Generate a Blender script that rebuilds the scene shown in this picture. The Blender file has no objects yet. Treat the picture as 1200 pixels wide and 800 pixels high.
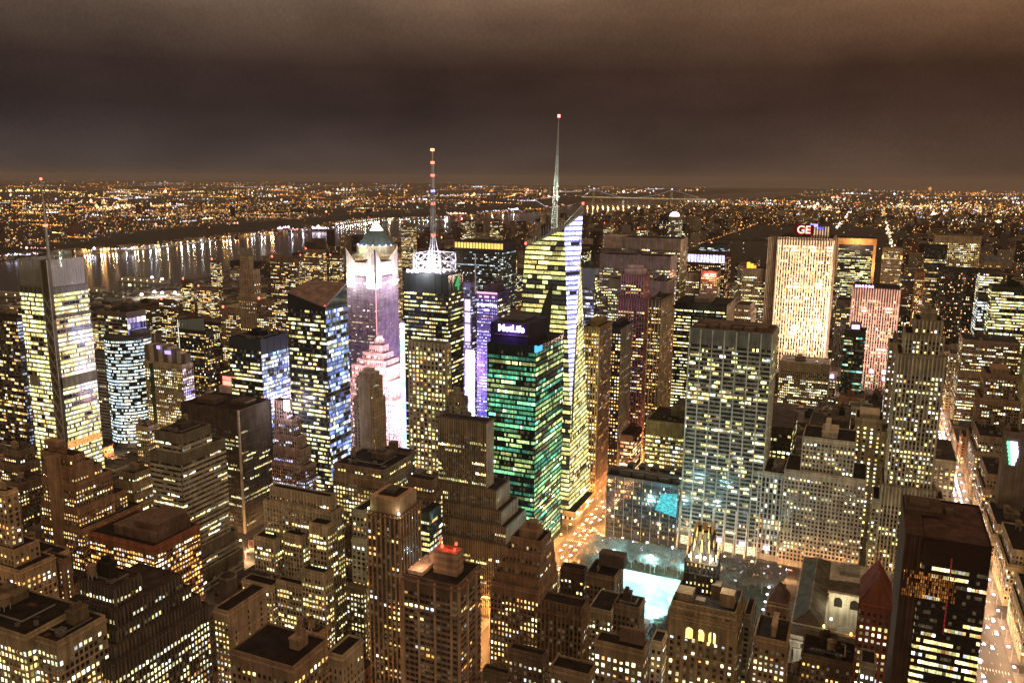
import bpy, math, random, time
import numpy as np
from mathutils import Matrix, Vector
T0 = time.time()
sc = bpy.context.scene
COL = sc.collection
R = random.Random(7)
NR = np.random.RandomState(11)

# ------------------------------------------------------------------ camera
CAM = np.array([-19.65, 11.72, 317.4]); HEAD, PITCH, ROLL, F = -.407509, .194425, .00771, 966.9
fw = np.array([math.sin(HEAD)*math.cos(PITCH), math.cos(HEAD)*math.cos(PITCH), -math.sin(PITCH)])
rt = np.array([math.cos(HEAD), -math.sin(HEAD), 0.]); up_ = np.cross(rt, fw)
r1 = rt*math.cos(ROLL)+up_*math.sin(ROLL); u1 = up_*math.cos(ROLL)-rt*math.sin(ROLL)
cd = bpy.data.cameras.new('camera'); cam = bpy.data.objects.new('camera', cd); COL.objects.link(cam)
cd.sensor_width = 36; cd.lens = F/1200*36; cd.clip_start = 1; cd.clip_end = 90000
m = Matrix.Identity(4)
for i in range(3):
    m[i][0] = r1[i]; m[i][1] = u1[i]; m[i][2] = -fw[i]; m[i][3] = CAM[i]
cam.matrix_world = m
sc.camera = cam
# surveyed positions: the street grid gives each building's distance, the sight line its breadth and height
def proj(x, y, z):
    d = np.array([x, y, z], float)-CAM; w = d@fw
    return 600+F*(d@r1)/w, 400-F*(d@u1)/w
def ray(u, v): return fw+r1*(u-600)/F-u1*(v-400)/F
def atY(u, v, Y): d = ray(u, v); return CAM+d*(Y-CAM[1])/d[1]
def atZ(u, v, Z=0.): d = ray(u, v); return CAM+d*(Z-CAM[2])/d[2]
def bis(f, a, b, it=50):
    fa = f(a)
    for _ in range(it):
        c = (a+b)/2; fc = f(c)
        if (fc > 0) == (fa > 0): a, fa = c, fc
        else: b = c
    return (a+b)/2

# ------------------------------------------------------------------ world, glow of the overcast sky, exposure
world = bpy.data.worlds.new('World'); sc.world = world; world.use_nodes = True
nt = world.node_tree; nt.nodes.clear()
def N(nt, t, **k):
    n = nt.nodes.new(t)
    for a, b in k.items(): setattr(n, a, b)
    return n
def L(nt, a, b): nt.links.new(a, b)
tc = N(nt, 'ShaderNodeTexCoord'); sep = N(nt, 'ShaderNodeSeparateXYZ'); L(nt, tc.outputs['Generated'], sep.inputs[0])
mr = N(nt, 'ShaderNodeMapRange'); L(nt, sep.outputs['Z'], mr.inputs[0]); mr.inputs[1].default_value = -.02; mr.inputs[2].default_value = .30
cr = N(nt, 'ShaderNodeValToRGB'); L(nt, mr.outputs[0], cr.inputs[0])
st = [(0, (.054, .040, .034)), (.06, (.054, .040, .034)), (.17, (.040, .029, .026)), (.30, (.027, .0175, .0155)), (.44, (.031, .0185, .0145)), (.60, (.082, .052, .035)), (.80, (.185, .125, .083)), (1, (.23, .155, .102))]
e = cr.color_ramp.elements
e[0].position = 0; e[0].color = (*st[0][1], 1); e[1].position = 1; e[1].color = (*st[-1][1], 1)
for p_, c_ in st[1:-1]:
    k_ = e.new(p_); k_.color = (*c_, 1)
mp = N(nt, 'ShaderNodeMapping'); L(nt, tc.outputs['Generated'], mp.inputs[0]); mp.inputs['Scale'].default_value = (2.2, 2.2, 5.5)
nz = N(nt, 'ShaderNodeTexNoise'); L(nt, mp.outputs[0], nz.inputs['Vector']); nz.inputs['Scale'].default_value = 2.2; nz.inputs['Detail'].default_value = 8; nz.inputs['Roughness'].default_value = .55
mr2 = N(nt, 'ShaderNodeMapRange'); L(nt, nz.outputs[0], mr2.inputs[0]); mr2.inputs[1].default_value = .3; mr2.inputs[2].default_value = .7; mr2.inputs[3].default_value = .72; mr2.inputs[4].default_value = 1.25
# the city glow is warmer and stronger towards the right (east)
azr = N(nt, 'ShaderNodeMapRange'); L(nt, sep.outputs['X'], azr.inputs[0]); azr.inputs[1].default_value = -.75; azr.inputs[2].default_value = .25
azc = N(nt, 'ShaderNodeMix'); azc.data_type = 'RGBA'; L(nt, azr.outputs[0], azc.inputs[0])
azc.inputs[6].default_value = (.92, .95, 1.0, 1); azc.inputs[7].default_value = (1.45, 1.12, .80, 1)
m1 = N(nt, 'ShaderNodeMix'); m1.data_type = 'RGBA'; m1.blend_type = 'MULTIPLY'; m1.inputs[0].default_value = 1
L(nt, cr.outputs[0], m1.inputs[6]); L(nt, azc.outputs[2], m1.inputs[7])
# fine mottling of the lit cloud base
nf_ = N(nt, 'ShaderNodeTexNoise'); L(nt, tc.outputs['Generated'], nf_.inputs['Vector']); nf_.inputs['Scale'].default_value = 330; nf_.inputs['Detail'].default_value = 2
mr3 = N(nt, 'ShaderNodeMapRange'); L(nt, nf_.outputs[0], mr3.inputs[0]); mr3.inputs[1].default_value = .25; mr3.inputs[2].default_value = .75; mr3.inputs[3].default_value = .88; mr3.inputs[4].default_value = 1.12
mm = N(nt, 'ShaderNodeMath', operation='MULTIPLY'); L(nt, mr2.outputs[0], mm.inputs[0]); L(nt, mr3.outputs[0], mm.inputs[1])
m2 = N(nt, 'ShaderNodeVectorMath', operation='SCALE'); L(nt, m1.outputs[2], m2.inputs[0]); L(nt, mm.outputs[0], m2.inputs['Scale'])
bg = N(nt, 'ShaderNodeBackground'); L(nt, m2.outputs[0], bg.inputs[0]); bg.inputs[1].default_value = .86
ow = N(nt, 'ShaderNodeOutputWorld'); L(nt, bg.outputs[0], ow.inputs[0])
sun = bpy.data.lights.new('sky_glow', 'SUN'); sun.energy = .46; sun.angle = math.radians(70); sun.color = (1.0, .84, .56)
so = bpy.data.objects.new('sky_glow', sun); COL.objects.link(so)
so.rotation_euler = Vector((-.72, .66, -.32)).to_track_quat('-Z', 'Y').to_euler()
sc.view_settings.view_transform = 'Standard'; sc.view_settings.look = 'None'; sc.view_settings.exposure = 0.58; sc.view_settings.gamma = 1
sc.view_settings.use_curve_mapping = False
sc.render.engine = 'CYCLES'
cy = sc.cycles; cy.max_bounces = 4; cy.diffuse_bounces = 2; cy.glossy_bounces = 2; cy.transmission_bounces = 2; cy.transparent_max_bounces = 4
cy.sample_clamp_indirect = 1.5; cy.sample_clamp_direct = 0; cy.use_denoising = True; cy.denoiser = 'OPENIMAGEDENOISE'; cy.denoising_input_passes = 'RGB_ALBEDO_NORMAL'; cy.denoising_prefilter = 'ACCURATE'; cy.filter_width = 1.5; cy.caustics_reflective = False; cy.caustics_refractive = False
cy.use_light_tree = True

# ------------------------------------------------------------------ materials (all procedural)
def mat_new(name):
    m = bpy.data.materials.new(name); m.use_nodes = True; m.node_tree.nodes.clear()
    return m, m.node_tree
def principled(name, col=None, rough=.85, metal=0., noise=(.05, 4, .5), attr=False, objcol=False, spec=.3, bump=0):
    m, t = mat_new(name)
    b = N(t, 'ShaderNodeBsdfPrincipled'); o = N(t, 'ShaderNodeOutputMaterial'); L(t, b.outputs[0], o.inputs[0])
    b.inputs['Roughness'].default_value = rough; b.inputs['Metallic'].default_value = metal; b.inputs['Specular IOR Level'].default_value = spec
    g = N(t, 'ShaderNodeNewGeometry'); n = N(t, 'ShaderNodeTexNoise'); L(t, g.outputs['Position'], n.inputs['Vector'])
    n.inputs['Scale'].default_value = noise[0]; n.inputs['Detail'].default_value = noise[1]
    mr = N(t, 'ShaderNodeMapRange'); L(t, n.outputs[0], mr.inputs[0]); mr.inputs[1].default_value = .25; mr.inputs[2].default_value = .75
    mr.inputs[3].default_value = 1-noise[2]; mr.inputs[4].default_value = 1+noise[2]
    s = N(t, 'ShaderNodeVectorMath', operation='SCALE'); L(t, mr.outputs[0], s.inputs['Scale']); L(t, s.outputs[0], b.inputs['Base Color'])
    if name == 'masonry':
        mq = N(t, 'ShaderNodeMapping'); L(t, g.outputs['Position'], mq.inputs[0]); mq.inputs['Scale'].default_value = (.5, .5, .035)
        n2 = N(t, 'ShaderNodeTexNoise'); L(t, mq.outputs[0], n2.inputs['Vector']); n2.inputs['Scale'].default_value = 1; n2.inputs['Detail'].default_value = 4
        q2 = N(t, 'ShaderNodeMapRange'); L(t, n2.outputs[0], q2.inputs[0]); q2.inputs[1].default_value = .3; q2.inputs[2].default_value = .7; q2.inputs[3].default_value = .65; q2.inputs[4].default_value = 1.25
        mu = N(t, 'ShaderNodeMath', operation='MULTIPLY'); L(t, mr.outputs[0], mu.inputs[0]); L(t, q2.outputs[0], mu.inputs[1]); L(t, mu.outputs[0], s.inputs['Scale'])
    if attr:
        a = N(t, 'ShaderNodeAttribute'); a.attribute_name = 'Col'; L(t, a.outputs['Color'], s.inputs[0])
    elif objcol:
        a = N(t, 'ShaderNodeObjectInfo'); L(t, a.outputs['Color'], s.inputs[0])
    else: s.inputs[0].default_value = col
    return m
M = {}
M['masonry'] = principled('masonry', attr=True, noise=(.12, 6, .35), rough=.9, spec=.15)
M['metal'] = principled('brushed_metal', attr=True, noise=(.05, 3, .15), rough=.38, metal=.6)
M['glass'] = principled('dark_curtain_glass', attr=True, noise=(.02, 2, .25), rough=.14, spec=.9)
M['roof'] = principled('roof_felt', attr=True, noise=(.18, 7, .55), rough=.95, spec=.1)
M['asphalt'] = principled('asphalt', (.035, .033, .031), noise=(.1, 6, .35), rough=.55, spec=.4)
M['pavement'] = principled('pavement', (.16, .15, .14), noise=(.3, 5, .3))
M['paint'] = principled('road_paint', (.7, .7, .66), noise=(.6, 4, .2))
M['ground'] = principled('city_ground', (.035, .030, .026), noise=(.01, 8, .6))
M['hill'] = principled('hill_woods', (.020, .018, .014), noise=(.02, 8, .6))
M['bark'] = principled('bark', (.30, .28, .24), noise=(.6, 4, .4))
M['steel'] = principled('painted_steel', (.42, .43, .44), noise=(.3, 3, .15), rough=.5, metal=.3)
M['wood'] = principled('tank_wood', (.22, .15, .10), noise=(1.5, 4, .35))
M['lawn'] = principled('lawn_soil', (.05, .06, .035), noise=(.2, 6, .5))
M['copper'] = principled('green_copper', (.12, .17, .17), noise=(.15, 5, .3), rough=.6)
M['gold'] = principled('gilded_terracotta', (.50, .35, .13), noise=(.5, 4, .35), rough=.6, metal=.2)
M['carbody'] = principled('car_paint', objcol=True, noise=(1, 2, .05), rough=.3, spec=.6)
M['rubber'] = principled('tyre', (.02, .02, .02))
def windowmat(name, attr=True, samp='NONE'):
    m, t = mat_new(name)
    b = N(t, 'ShaderNodeBsdfPrincipled'); o = N(t, 'ShaderNodeOutputMaterial'); L(t, b.outputs[0], o.inputs[0])
    b.inputs['Base Color'].default_value = (.018, .021, .026, 1); b.inputs['Roughness'].default_value = .12; b.inputs['Specular IOR Level'].default_value = .8
    g = N(t, 'ShaderNodeNewGeometry'); n = N(t, 'ShaderNodeTexNoise'); L(t, g.outputs['Position'], n.inputs['Vector'])
    n.inputs['Scale'].default_value = .75; n.inputs['Detail'].default_value = 2
    mr = N(t, 'ShaderNodeMapRange'); L(t, n.outputs[0], mr.inputs[0]); mr.inputs[1].default_value = .35; mr.inputs[2].default_value = .65
    mr.inputs[3].default_value = .45; mr.inputs[4].default_value = 1.45
    a = N(t, 'ShaderNodeAttribute' if attr else 'ShaderNodeObjectInfo')
    if attr: a.attribute_name = 'Col'
    L(t, a.outputs['Color'], b.inputs['Emission Color']); L(t, mr.outputs[0], b.inputs['Emission Strength'])
    m.cycles.emission_sampling = samp
    return m
M['window'] = windowmat('window_glass'); M['window1'] = windowmat('window_pane', False)
def emit(name, col, s, samp='NONE', attr=False, obj=False):
    m, t = mat_new(name); e = N(t, 'ShaderNodeEmission'); o = N(t, 'ShaderNodeOutputMaterial'); L(t, e.outputs[0], o.inputs[0])
    e.inputs[0].default_value = (*col, 1); e.inputs[1].default_value = s
    if attr: a = N(t, 'ShaderNodeAttribute'); a.attribute_name = 'Col'; L(t, a.outputs['Color'], e.inputs[0])
    if obj: a = N(t, 'ShaderNodeObjectInfo'); L(t, a.outputs['Color'], e.inputs[0])
    m.cycles.emission_sampling = samp
    return m
M['lights'] = emit('lamp_glow', (1, 1, 1), 1, attr=True)
M['lamp1'] = emit('lamp_bulb', (1, 1, 1), 1, obj=True)
M['screen'] = windowmat('led_screen', True); 
def watermat():
    m, t = mat_new('river_water')
    b = N(t, 'ShaderNodeBsdfPrincipled'); o = N(t, 'ShaderNodeOutputMaterial'); L(t, b.outputs[0], o.inputs[0])
    b.inputs['Base Color'].default_value = (.012, .011, .012, 1); b.inputs['Roughness'].default_value = .16; b.inputs['IOR'].default_value = 1.45
    g = N(t, 'ShaderNodeNewGeometry'); n = N(t, 'ShaderNodeTexNoise'); L(t, g.outputs['Position'], n.inputs['Vector']); n.inputs['Scale'].default_value = .03; n.inputs['Detail'].default_value = 4
    bp = N(t, 'ShaderNodeBump'); bp.inputs['Strength'].default_value = .25; bp.inputs['Distance'].default_value = 1.0; L(t, n.outputs[0], bp.inputs['Height']); L(t, bp.outputs[0], b.inputs['Normal'])
    return m
M['water'] = watermat()

# ------------------------------------------------------------------ mesh helpers
class MB:
    def __init__(s): s.Q = []; s.T = []
    def quads(s, A, mi=0, col=(1, 1, 1)):
        A = np.asarray(A, float).reshape(-1, 4, 3)
        if len(A) == 0: return
        c = np.asarray(col, float)
        if c.ndim == 1: c = np.tile(c, (len(A), 1))
        s.Q.append((A, np.full(len(A), mi, np.int32), c))
    def tris(s, A, mi=0, col=(1, 1, 1)):
        A = np.asarray(A, float).reshape(-1, 3, 3); c = np.asarray(col, float)
        if c.ndim == 1: c = np.tile(c, (len(A), 1))
        s.T.append((A, np.full(len(A), mi, np.int32), c))
    def frame_boxes(s, P, e, n, a0, a1, d0, d1, z0, z1, mi=0, col=(1, 1, 1), faces='FLRTB'):
        """boxes in the frame of a wall: a along it, d outwards, z up"""
        a0, a1, d0, d1, z0, z1 = [np.atleast_1d(np.asarray(q, float)) for q in (a0, a1, d0, d1, z0, z1)]
        k = max(len(q) for q in (a0, a1, d0, d1, z0, z1))
        a0, a1, d0, d1, z0, z1 = [np.broadcast_to(q, (k,)) for q in (a0, a1, d0, d1, z0, z1)]
        P = np.asarray(P, float); e = np.asarray(e, float); n = np.asarray(n, float)
        def pt(a, d, z):
            o = P[None]+a[:, None]*e[None]+d[:, None]*n[None]; o = o.copy(); o[:, 2] = z; return o
        out = []
        if 'F' in faces: out.append([pt(a0, d1, z0), pt(a1, d1, z0), pt(a1, d1, z1), pt(a0, d1, z1)])
        if 'L' in faces: out.append([pt(a0, d0, z0), pt(a0, d1, z0), pt(a0, d1, z1), pt(a0, d0, z1)])
        if 'R' in faces: out.append([pt(a1, d1, z0), pt(a1, d0, z0), pt(a1, d0, z1), pt(a1, d1, z1)])
        if 'T' in faces: out.append([pt(a0, d1, z1), pt(a1, d1, z1), pt(a1, d0, z1), pt(a0, d0, z1)])
        if 'B' in faces: out.append([pt(a0, d0, z0), pt(a1, d0, z0), pt(a1, d1, z0), pt(a0, d1, z0)])
        if 'K' in faces: out.append([pt(a1, d0, z0), pt(a0, d0, z0), pt(a0, d0, z1), pt(a1, d0, z1)])
        for q in out: s.quads(np.stack(q, 1), mi, col)
    def box(s, x0, x1, y0, y1, z0, z1, mi=0, col=(1, 1, 1), faces='FLRTBK'):
        s.frame_boxes((0, 0, 0), (1, 0, 0), (0, -1, 0), x0, x1, -np.asarray(y1, float), -np.asarray(y0, float), z0, z1, mi, col, faces)
    def prism(s, cx, cy, r0, r1, z0, z1, k=12, mi=0, col=(1, 1, 1), rot=0, cap=True, sx=1, sy=1):
        a = np.arange(k+1)*2*math.pi/k+rot
        p0 = np.stack([cx+r0*sx*np.cos(a), cy+r0*sy*np.sin(a), np.full(k+1, z0)], 1)
        p1 = np.stack([cx+r1*sx*np.cos(a), cy+r1*sy*np.sin(a), np.full(k+1, z1)], 1)
        s.quads(np.stack([p0[:-1], p0[1:], p1[1:], p1[:-1]], 1), mi, col)
        if cap and r1 > 0:
            c = np.tile([cx, cy, z1], (k, 1)); s.tris(np.stack([p1[:-1], p1[1:], c], 1), mi, col)
    def beam(s, p, q, w, mi=0, col=(1, 1, 1), w2=None):
        p = np.asarray(p, float); q = np.asarray(q, float); d = q-p; d /= np.linalg.norm(d)
        h = np.array([0, 0, 1.]) if abs(d[2]) < .9 else np.array([1., 0, 0])
        a = np.cross(d, h); a /= np.linalg.norm(a); b = np.cross(d, a); w2 = w if w2 is None else w2
        c = [(a+b), (b-a), (-a-b), (a-b)]
        for i in range(4):
            j = (i+1) % 4
            s.quads([[p+c[i]*w/2, p+c[j]*w/2, q+c[j]*w2/2, q+c[i]*w2/2]], mi, col)
    def build(s, name, mats, parent=None, origin=None, label=None, kind=None):
        if not s.Q and not s.T: return None
        V = []; cols = []; mi = []; ls = []; lt = []; nv = 0
        for A, m_, c in s.Q:
            V.append(A.reshape(-1, 3)); cols.append(np.repeat(c, 4, 0)); mi.append(m_); lt.append(np.full(len(A), 4, np.int32))
        for A, m_, c in s.T:
            V.append(A.reshape(-1, 3)); cols.append(np.repeat(c, 3, 0)); mi.append(m_); lt.append(np.full(len(A), 3, np.int32))
        V = np.concatenate(V); cols = np.concatenate(cols); mi = np.concatenate(mi); lt = np.concatenate(lt)
        ls = np.concatenate([[0], np.cumsum(lt)[:-1]]).astype(np.int32)
        if origin is None: origin = parent['_o'] if (parent is not None and '_o' in parent) else (0, 0, 0)
        V = V-np.asarray(list(origin), float)
        me = bpy.data.meshes.new(name)
        me.vertices.add(len(V)); me.vertices.foreach_set('co', V.astype(np.float32).ravel())
        me.loops.add(len(V)); me.loops.foreach_set('vertex_index', np.arange(len(V), dtype=np.int32))
        me.polygons.add(len(lt)); me.polygons.foreach_set('loop_start', ls)
        me.polygons.foreach_set('material_index', mi.astype(np.int32))
        for k in mats: me.materials.append(M[k])
        me.update(calc_edges=True)
        ca = me.color_attributes.new('Col', 'FLOAT_COLOR', 'CORNER')
        ca.data.foreach_set('color', np.concatenate([cols, np.ones((len(cols), 1))], 1).astype(np.float32).ravel())
        ob = bpy.data.objects.new(name, me); COL.objects.link(ob)
        if parent is not None: ob.parent = parent
        else: ob.location = origin
        if label: ob['label'] = label
        if kind: ob['kind'] = kind
        return ob
def thing(name, label, cat, loc, group=None):
    o = bpy.data.objects.new(name, None); COL.objects.link(o); o.location = loc; o.empty_display_size = 5
    o['label'] = label; o['category'] = cat; o['_o'] = [float(q) for q in loc]
    if group: o['group'] = group
    return o
def struct(name, mb, mats, kind='structure', label=None):
    o = mb.build(name, mats, None, (0, 0, 0)); o['kind'] = kind
    if label: o['label'] = label
    return o
def tag(o, label, cat, group=None):
    o['label'] = label; o['category'] = cat
    if group: o['group'] = group
    return o
def pieces(name, boxes, mats, root, col):
    for b in boxes:
        q = MB(); q.box(*b, 0, col); q.build(name, mats, root)
def text(body, name, parent, loc, size, col, s, rot=(math.pi/2, 0, 0), ext=.25, label=None):
    c = bpy.data.curves.new(name, 'FONT'); c.body = body; c.size = size; c.extrude = ext; c.align_x = 'CENTER'; c.align_y = 'CENTER'; c.offset = size*.012
    k = 'txt%s%s' % (col, s)
    if k not in M: M[k] = emit('sign_letters', col, s)
    tmp = bpy.data.objects.new('tmp', c); COL.objects.link(tmp); dg = bpy.context.evaluated_depsgraph_get(); me = bpy.data.meshes.new_from_object(tmp.evaluated_get(dg)); bpy.data.objects.remove(tmp)
    me.materials.clear(); me.materials.append(M[k]); o = bpy.data.objects.new(name, me); COL.objects.link(o); o.parent = parent
    o.location = Vector(loc)-Vector(list(parent['_o'])); o.rotation_euler = rot
    if label: o['label'] = label
    return o
def lamp(name, parent, loc, power, col, r=1.0, spot=None, target=None):
    l = bpy.data.lights.new(name, 'SPOT' if spot else 'POINT'); l.energy = power; l.color = col; l.shadow_soft_size = r
    o = bpy.data.objects.new(name, l); COL.objects.link(o)
    if spot: l.spot_size = math.radians(spot); l.spot_blend = .8; o.rotation_euler = (Vector(target)-Vector(loc)).to_track_quat('-Z', 'Y').to_euler()
    o.location = Vector(loc)-(Vector(list(parent['_o'])) if parent is not None else Vector((0, 0, 0)))
    if parent is not None: o.parent = parent
    return o

# ------------------------------------------------------------------ facades
PAL = {
 'warm': [(1, .66, .22), (1, .75, .30), (1, .52, .15), (1, .82, .42), (.95, .88, .48)],
 'amber': [(1, .58, .16), (1, .68, .25), (1, .5, .12), (1, .8, .4)],
 'yellow': [(1, .80, .28), (.95, .86, .38), (1, .88, .5), (.9, .95, .6)],
 'white': [(1, .90, .55), (.92, 1, .78), (1, .80, .42), (1, .94, .75), (1, .85, .40)],
 'lime': [(.92, .92, .34), (1, .90, .42), (1, .82, .32), (.85, .92, .48)],
 'green': [(.25, .85, .38), (.60, .95, .32), (.90, .95, .32), (.12, .60, .38), (.75, .95, .4), (.1, .5, .3)],
 'teal': [(.15, .55, .5), (.6, .8, .4), (1, .8, .35), (.3, .8, .7)],
 'blue': [(.28, .40, 1), (.40, .62, 1), (.75, .85, 1), (.9, .9, .6), (.2, .3, .9)],
 'ice': [(.62, .68, 1), (.8, .82, 1), (1, 1, 1), (.5, .5, 1)],
 'violet': [(.62, .42, 1), (.9, .75, 1), (1, .85, .8), (.4, .35, 1)],
 'cyanw': [(.75, .95, .95), (.9, 1, .9), (.6, .8, .95), (1, .98, .75)],
 'pink': [(1, .6, .6), (1, .8, .75), (1, .7, .4)],
 'red': [(1, .35, .15), (1, .5, .2), (1, .75, .35)],
}
for k_ in ('warm', 'amber', 'yellow', 'lime', 'white'): PAL[k_] = [(a, b*(.97 if k_ != 'white' else 1), c*.78) for a, b, c in PAL[k_]]
DEF = dict(bay=3.0, fl=3.7, ww=.52, wh=.52, pe=1, pw=.35, pd=.35, sh=0, sd=.2, p=.22, pf=.06, run=2, pal='warm', b=.9, base='masonry', pc=None, scol=None, top=3.5, bot=5, split=0, var=.6, belt=1, fc=.45)
def sty(**k): d = dict(DEF); d.update(k); return d
def tint(c, f): return tuple(min(1, q*f) for q in c)
def facade(wall, win, P, e, n, W, z0, z1, st, col):
    if z1-z0 < 2.5 or W < 2: return
    mi = {'masonry': 0, 'metal': 1, 'glass': 2}[st['base']]
    pc = st['pc'] or tint(col, 1.12); scol = st['scol'] or col
    wall.frame_boxes(P, e, n, 0, W, 0, 0, z0, z1, mi, col, 'F')
    nb = max(1, int(round(W/st['bay']))); bw = W/nb
    top = min(st['top'], (z1-z0)*.15+1); zb = max(z0, 0)+(st['bot'] if z0 < 1 else .9)
    nf = int((z1-top-zb)/st['fl'])
    if st['base'] == 'masonry' and st['belt'] and nf > 3:
        # cornice and belt courses
        zz = [z1-1.6]+[zb+st['fl']*k-.1 for k in ((nf-2,) if nf < 9 else (3, nf-3))]
        wall.frame_boxes(P, e, n, -.3, W+.3, .02, st['pd']+.35, np.array(zz), np.array(zz)+.75, 0, tint(col, 1.35), 'FLRTB')
    if st['pd'] > 0 and st['pe']:
        k = np.arange(0, nb+1, st['pe'], dtype=float)*bw
        a0 = np.clip(k-st['pw']/2, 0.02, W-st['pw']-.02)
        if len(a0): wall.frame_boxes(P, e, n, a0, a0+st['pw'], 0.01, st['pd'], z0+.02, z1-.02, 1 if st['base'] == 'metal' else 0, pc, 'FLRT')
    if nf < 1: return
    f = np.arange(nf); zf = zb+f*st['fl']
    if st['sh'] > 0:
        hh = st['sh']*st['fl']
        wall.frame_boxes(P, e, n, 0.05, W-.05, .01, st['sd'], zf-hh*.5, zf+hh*.5, 1 if st['base'] == 'metal' else 0, scol, 'FTB')
    fm = NR.rand(nf); pf = np.where(fm < st['pf'], .93, np.clip(st['p']*1.12*NR.uniform(.2, 2.0, nf), 0, .97))
    run = max(1, st['run']); off = NR.randint(0, run, nf)
    seg = NR.rand(nf, nb//run+2); idx = (np.arange(nb)[None]+off[:, None])//run
    lit = np.take_along_axis(seg, idx, 1) < pf[:, None]
    lit &= NR.rand(nf, nb) < .9
    pal = np.array(PAL[st['pal']]); ci = NR.randint(0, len(pal), (nf, nb//run+2)); ci = np.take_along_axis(ci, idx, 1)
    fi = NR.randint(0, len(pal), nf); ci = np.where(NR.rand(nf, nb) < st['fc'], fi[:, None], ci)
    br = np.exp(NR.normal(0, st['var'], (nf, nb//run+2))); br = np.take_along_axis(br, idx, 1)*np.exp(NR.normal(0, .22, (nf, nb)))
    br = np.clip(br*st['b']*1.15, .12, 3.4)
    hot = (NR.rand(nf, nb) < .022)
    C = pal[ci]
    od = NR.rand(nf, nb) if st['pal'] in ('warm', 'amber', 'yellow', 'lime', 'white') else np.full((nf, nb), .5); C = np.where((od < .10)[..., None], np.array([.80, .92, 1.0]), C); C = np.where(((od > .88))[..., None], np.array([1, .50, .16]), C); C = np.where(((od > .10) & (od < .22))[..., None], np.array([1, .93, .72]), C)
    C = C*br[..., None]
    C[hot] = np.array([1, .95, .85])*2.2
    C[~lit] = 0
    dim = (~lit) & (NR.rand(nf, nb) < .25); C[dim] = np.array([1, .75, .4])*.05
    w2 = bw*st['ww']/2; ac = (np.arange(nb)+.5)*bw
    A0 = np.broadcast_to(ac-w2, (nf, nb)); A1 = np.broadcast_to(ac+w2, (nf, nb))
    zc = zf+st['fl']*.5; h2 = st['fl']*st['wh']/2
    Z0 = np.broadcast_to((zc-h2)[:, None], (nf, nb)); Z1 = np.broadcast_to((zc+h2)[:, None], (nf, nb))
    if st['base'] == 'masonry' and st['fl'] < 4.6:
        bl = lit & (NR.rand(nf, nb) < .45); Z1 = np.where(bl, Z0+(Z1-Z0)*NR.uniform(.5, .9, (nf, nb)), Z1)
    win.append((np.asarray(P, float), np.asarray(e, float), np.asarray(n, float), A0.ravel(), A1.ravel(), Z0.ravel(), Z1.ravel(), C.reshape(-1, 3), (lit | hot).ravel()))
UNITWIN = None
def unitwin():
    global UNITWIN
    if UNITWIN: return UNITWIN
    me = bpy.data.meshes.new('window')
    f = .08
    V = [(-.5, 0, -.5), (.5, 0, -.5), (.5, 0, .5), (-.5, 0, .5), (-.5+f, -.02, -.5+f), (.5-f, -.02, -.5+f), (.5-f, -.02, .5-f), (-.5+f, -.02, .5-f),
         (-.5, -.06, -.5), (.5, -.06, -.5), (.5, -.06, .5), (-.5, -.06, .5), (-.5+f, -.06, -.5+f), (.5-f, -.06, -.5+f), (.5-f, -.06, .5-f), (-.5+f, -.06, .5-f)]
    Fc = [(4, 5, 6, 7), (8, 9, 13, 12), (9, 10, 14, 13), (10, 11, 15, 14), (11, 8, 12, 15), (0, 1, 9, 8), (1, 2, 10, 9), (2, 3, 11, 10), (3, 0, 8, 11)]
    me.from_pydata(V, [], Fc); me.materials.append(M['window1']); me.materials.append(M['rubber'])
    for i, p in enumerate(me.polygons): p.material_index = 0 if i == 0 else 1
    UNITWIN = me; return me
NWIN = [0]
def make_windows(root, win, nind):
    """panes: the lit ones that show largest as objects of their own, all the rest of the facade as one part"""
    if not win: return
    mb = MB(); keep = []
    tot = sum(int(w[8].sum()) for w in win)
    fr = 0 if tot == 0 else min(1., nind/tot)
    for P, e, n, A0, A1, Z0, Z1, C, lit in win:
        sel = lit & (NR.rand(len(lit)) < fr)
        if n[1] > .5: sel[:] = False
        r = ~sel
        def pt(a, z): o = P[None]+a[:, None]*e[None]+.06*n[None]; o = o.copy(); o[:, 2] = z; return o
        mb.quads(np.stack([pt(A0[r], Z0[r]), pt(A1[r], Z0[r]), pt(A1[r], Z1[r]), pt(A0[r], Z1[r])], 1), 0, C[r])
        for i in np.where(sel)[0]:
            keep.append((P+e*(A0[i]+A1[i])/2+n*.10, (Z0[i]+Z1[i])/2, A1[i]-A0[i], Z1[i]-Z0[i], n, C[i]))
    o = mb.build('window', ['window'], root)
    if o: o['kind'] = 'stuff'
    org = root['_o']
    for p, z, w, h, n, c in keep[:100]:
        q = bpy.data.objects.new('window', unitwin()); COL.objects.link(q); q.parent = root
        q.location = (p[0]-org[0], p[1]-org[1], z-org[2]); q.scale = (w, 1, h); q.rotation_euler = (0, 0, math.atan2(n[0], -n[1])); q.color = (*c, 1); NWIN[0] += 1
FACES = {'S': lambda x0, x1, y0, y1: ((x0, y0, 0), (1, 0, 0), (0, -1, 0), x1-x0), 'E': lambda x0, x1, y0, y1: ((x1, y0, 0), (0, 1, 0), (1, 0, 0), y1-y0),
         'W': lambda x0, x1, y0, y1: ((x0, y1, 0), (0, -1, 0), (-1, 0, 0), y1-y0), 'N': lambda x0, x1, y0, y1: ((x1, y1, 0), (-1, 0, 0), (0, 1, 0), x1-x0)}
ROOFC = (.024, .020, .018)
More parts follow.
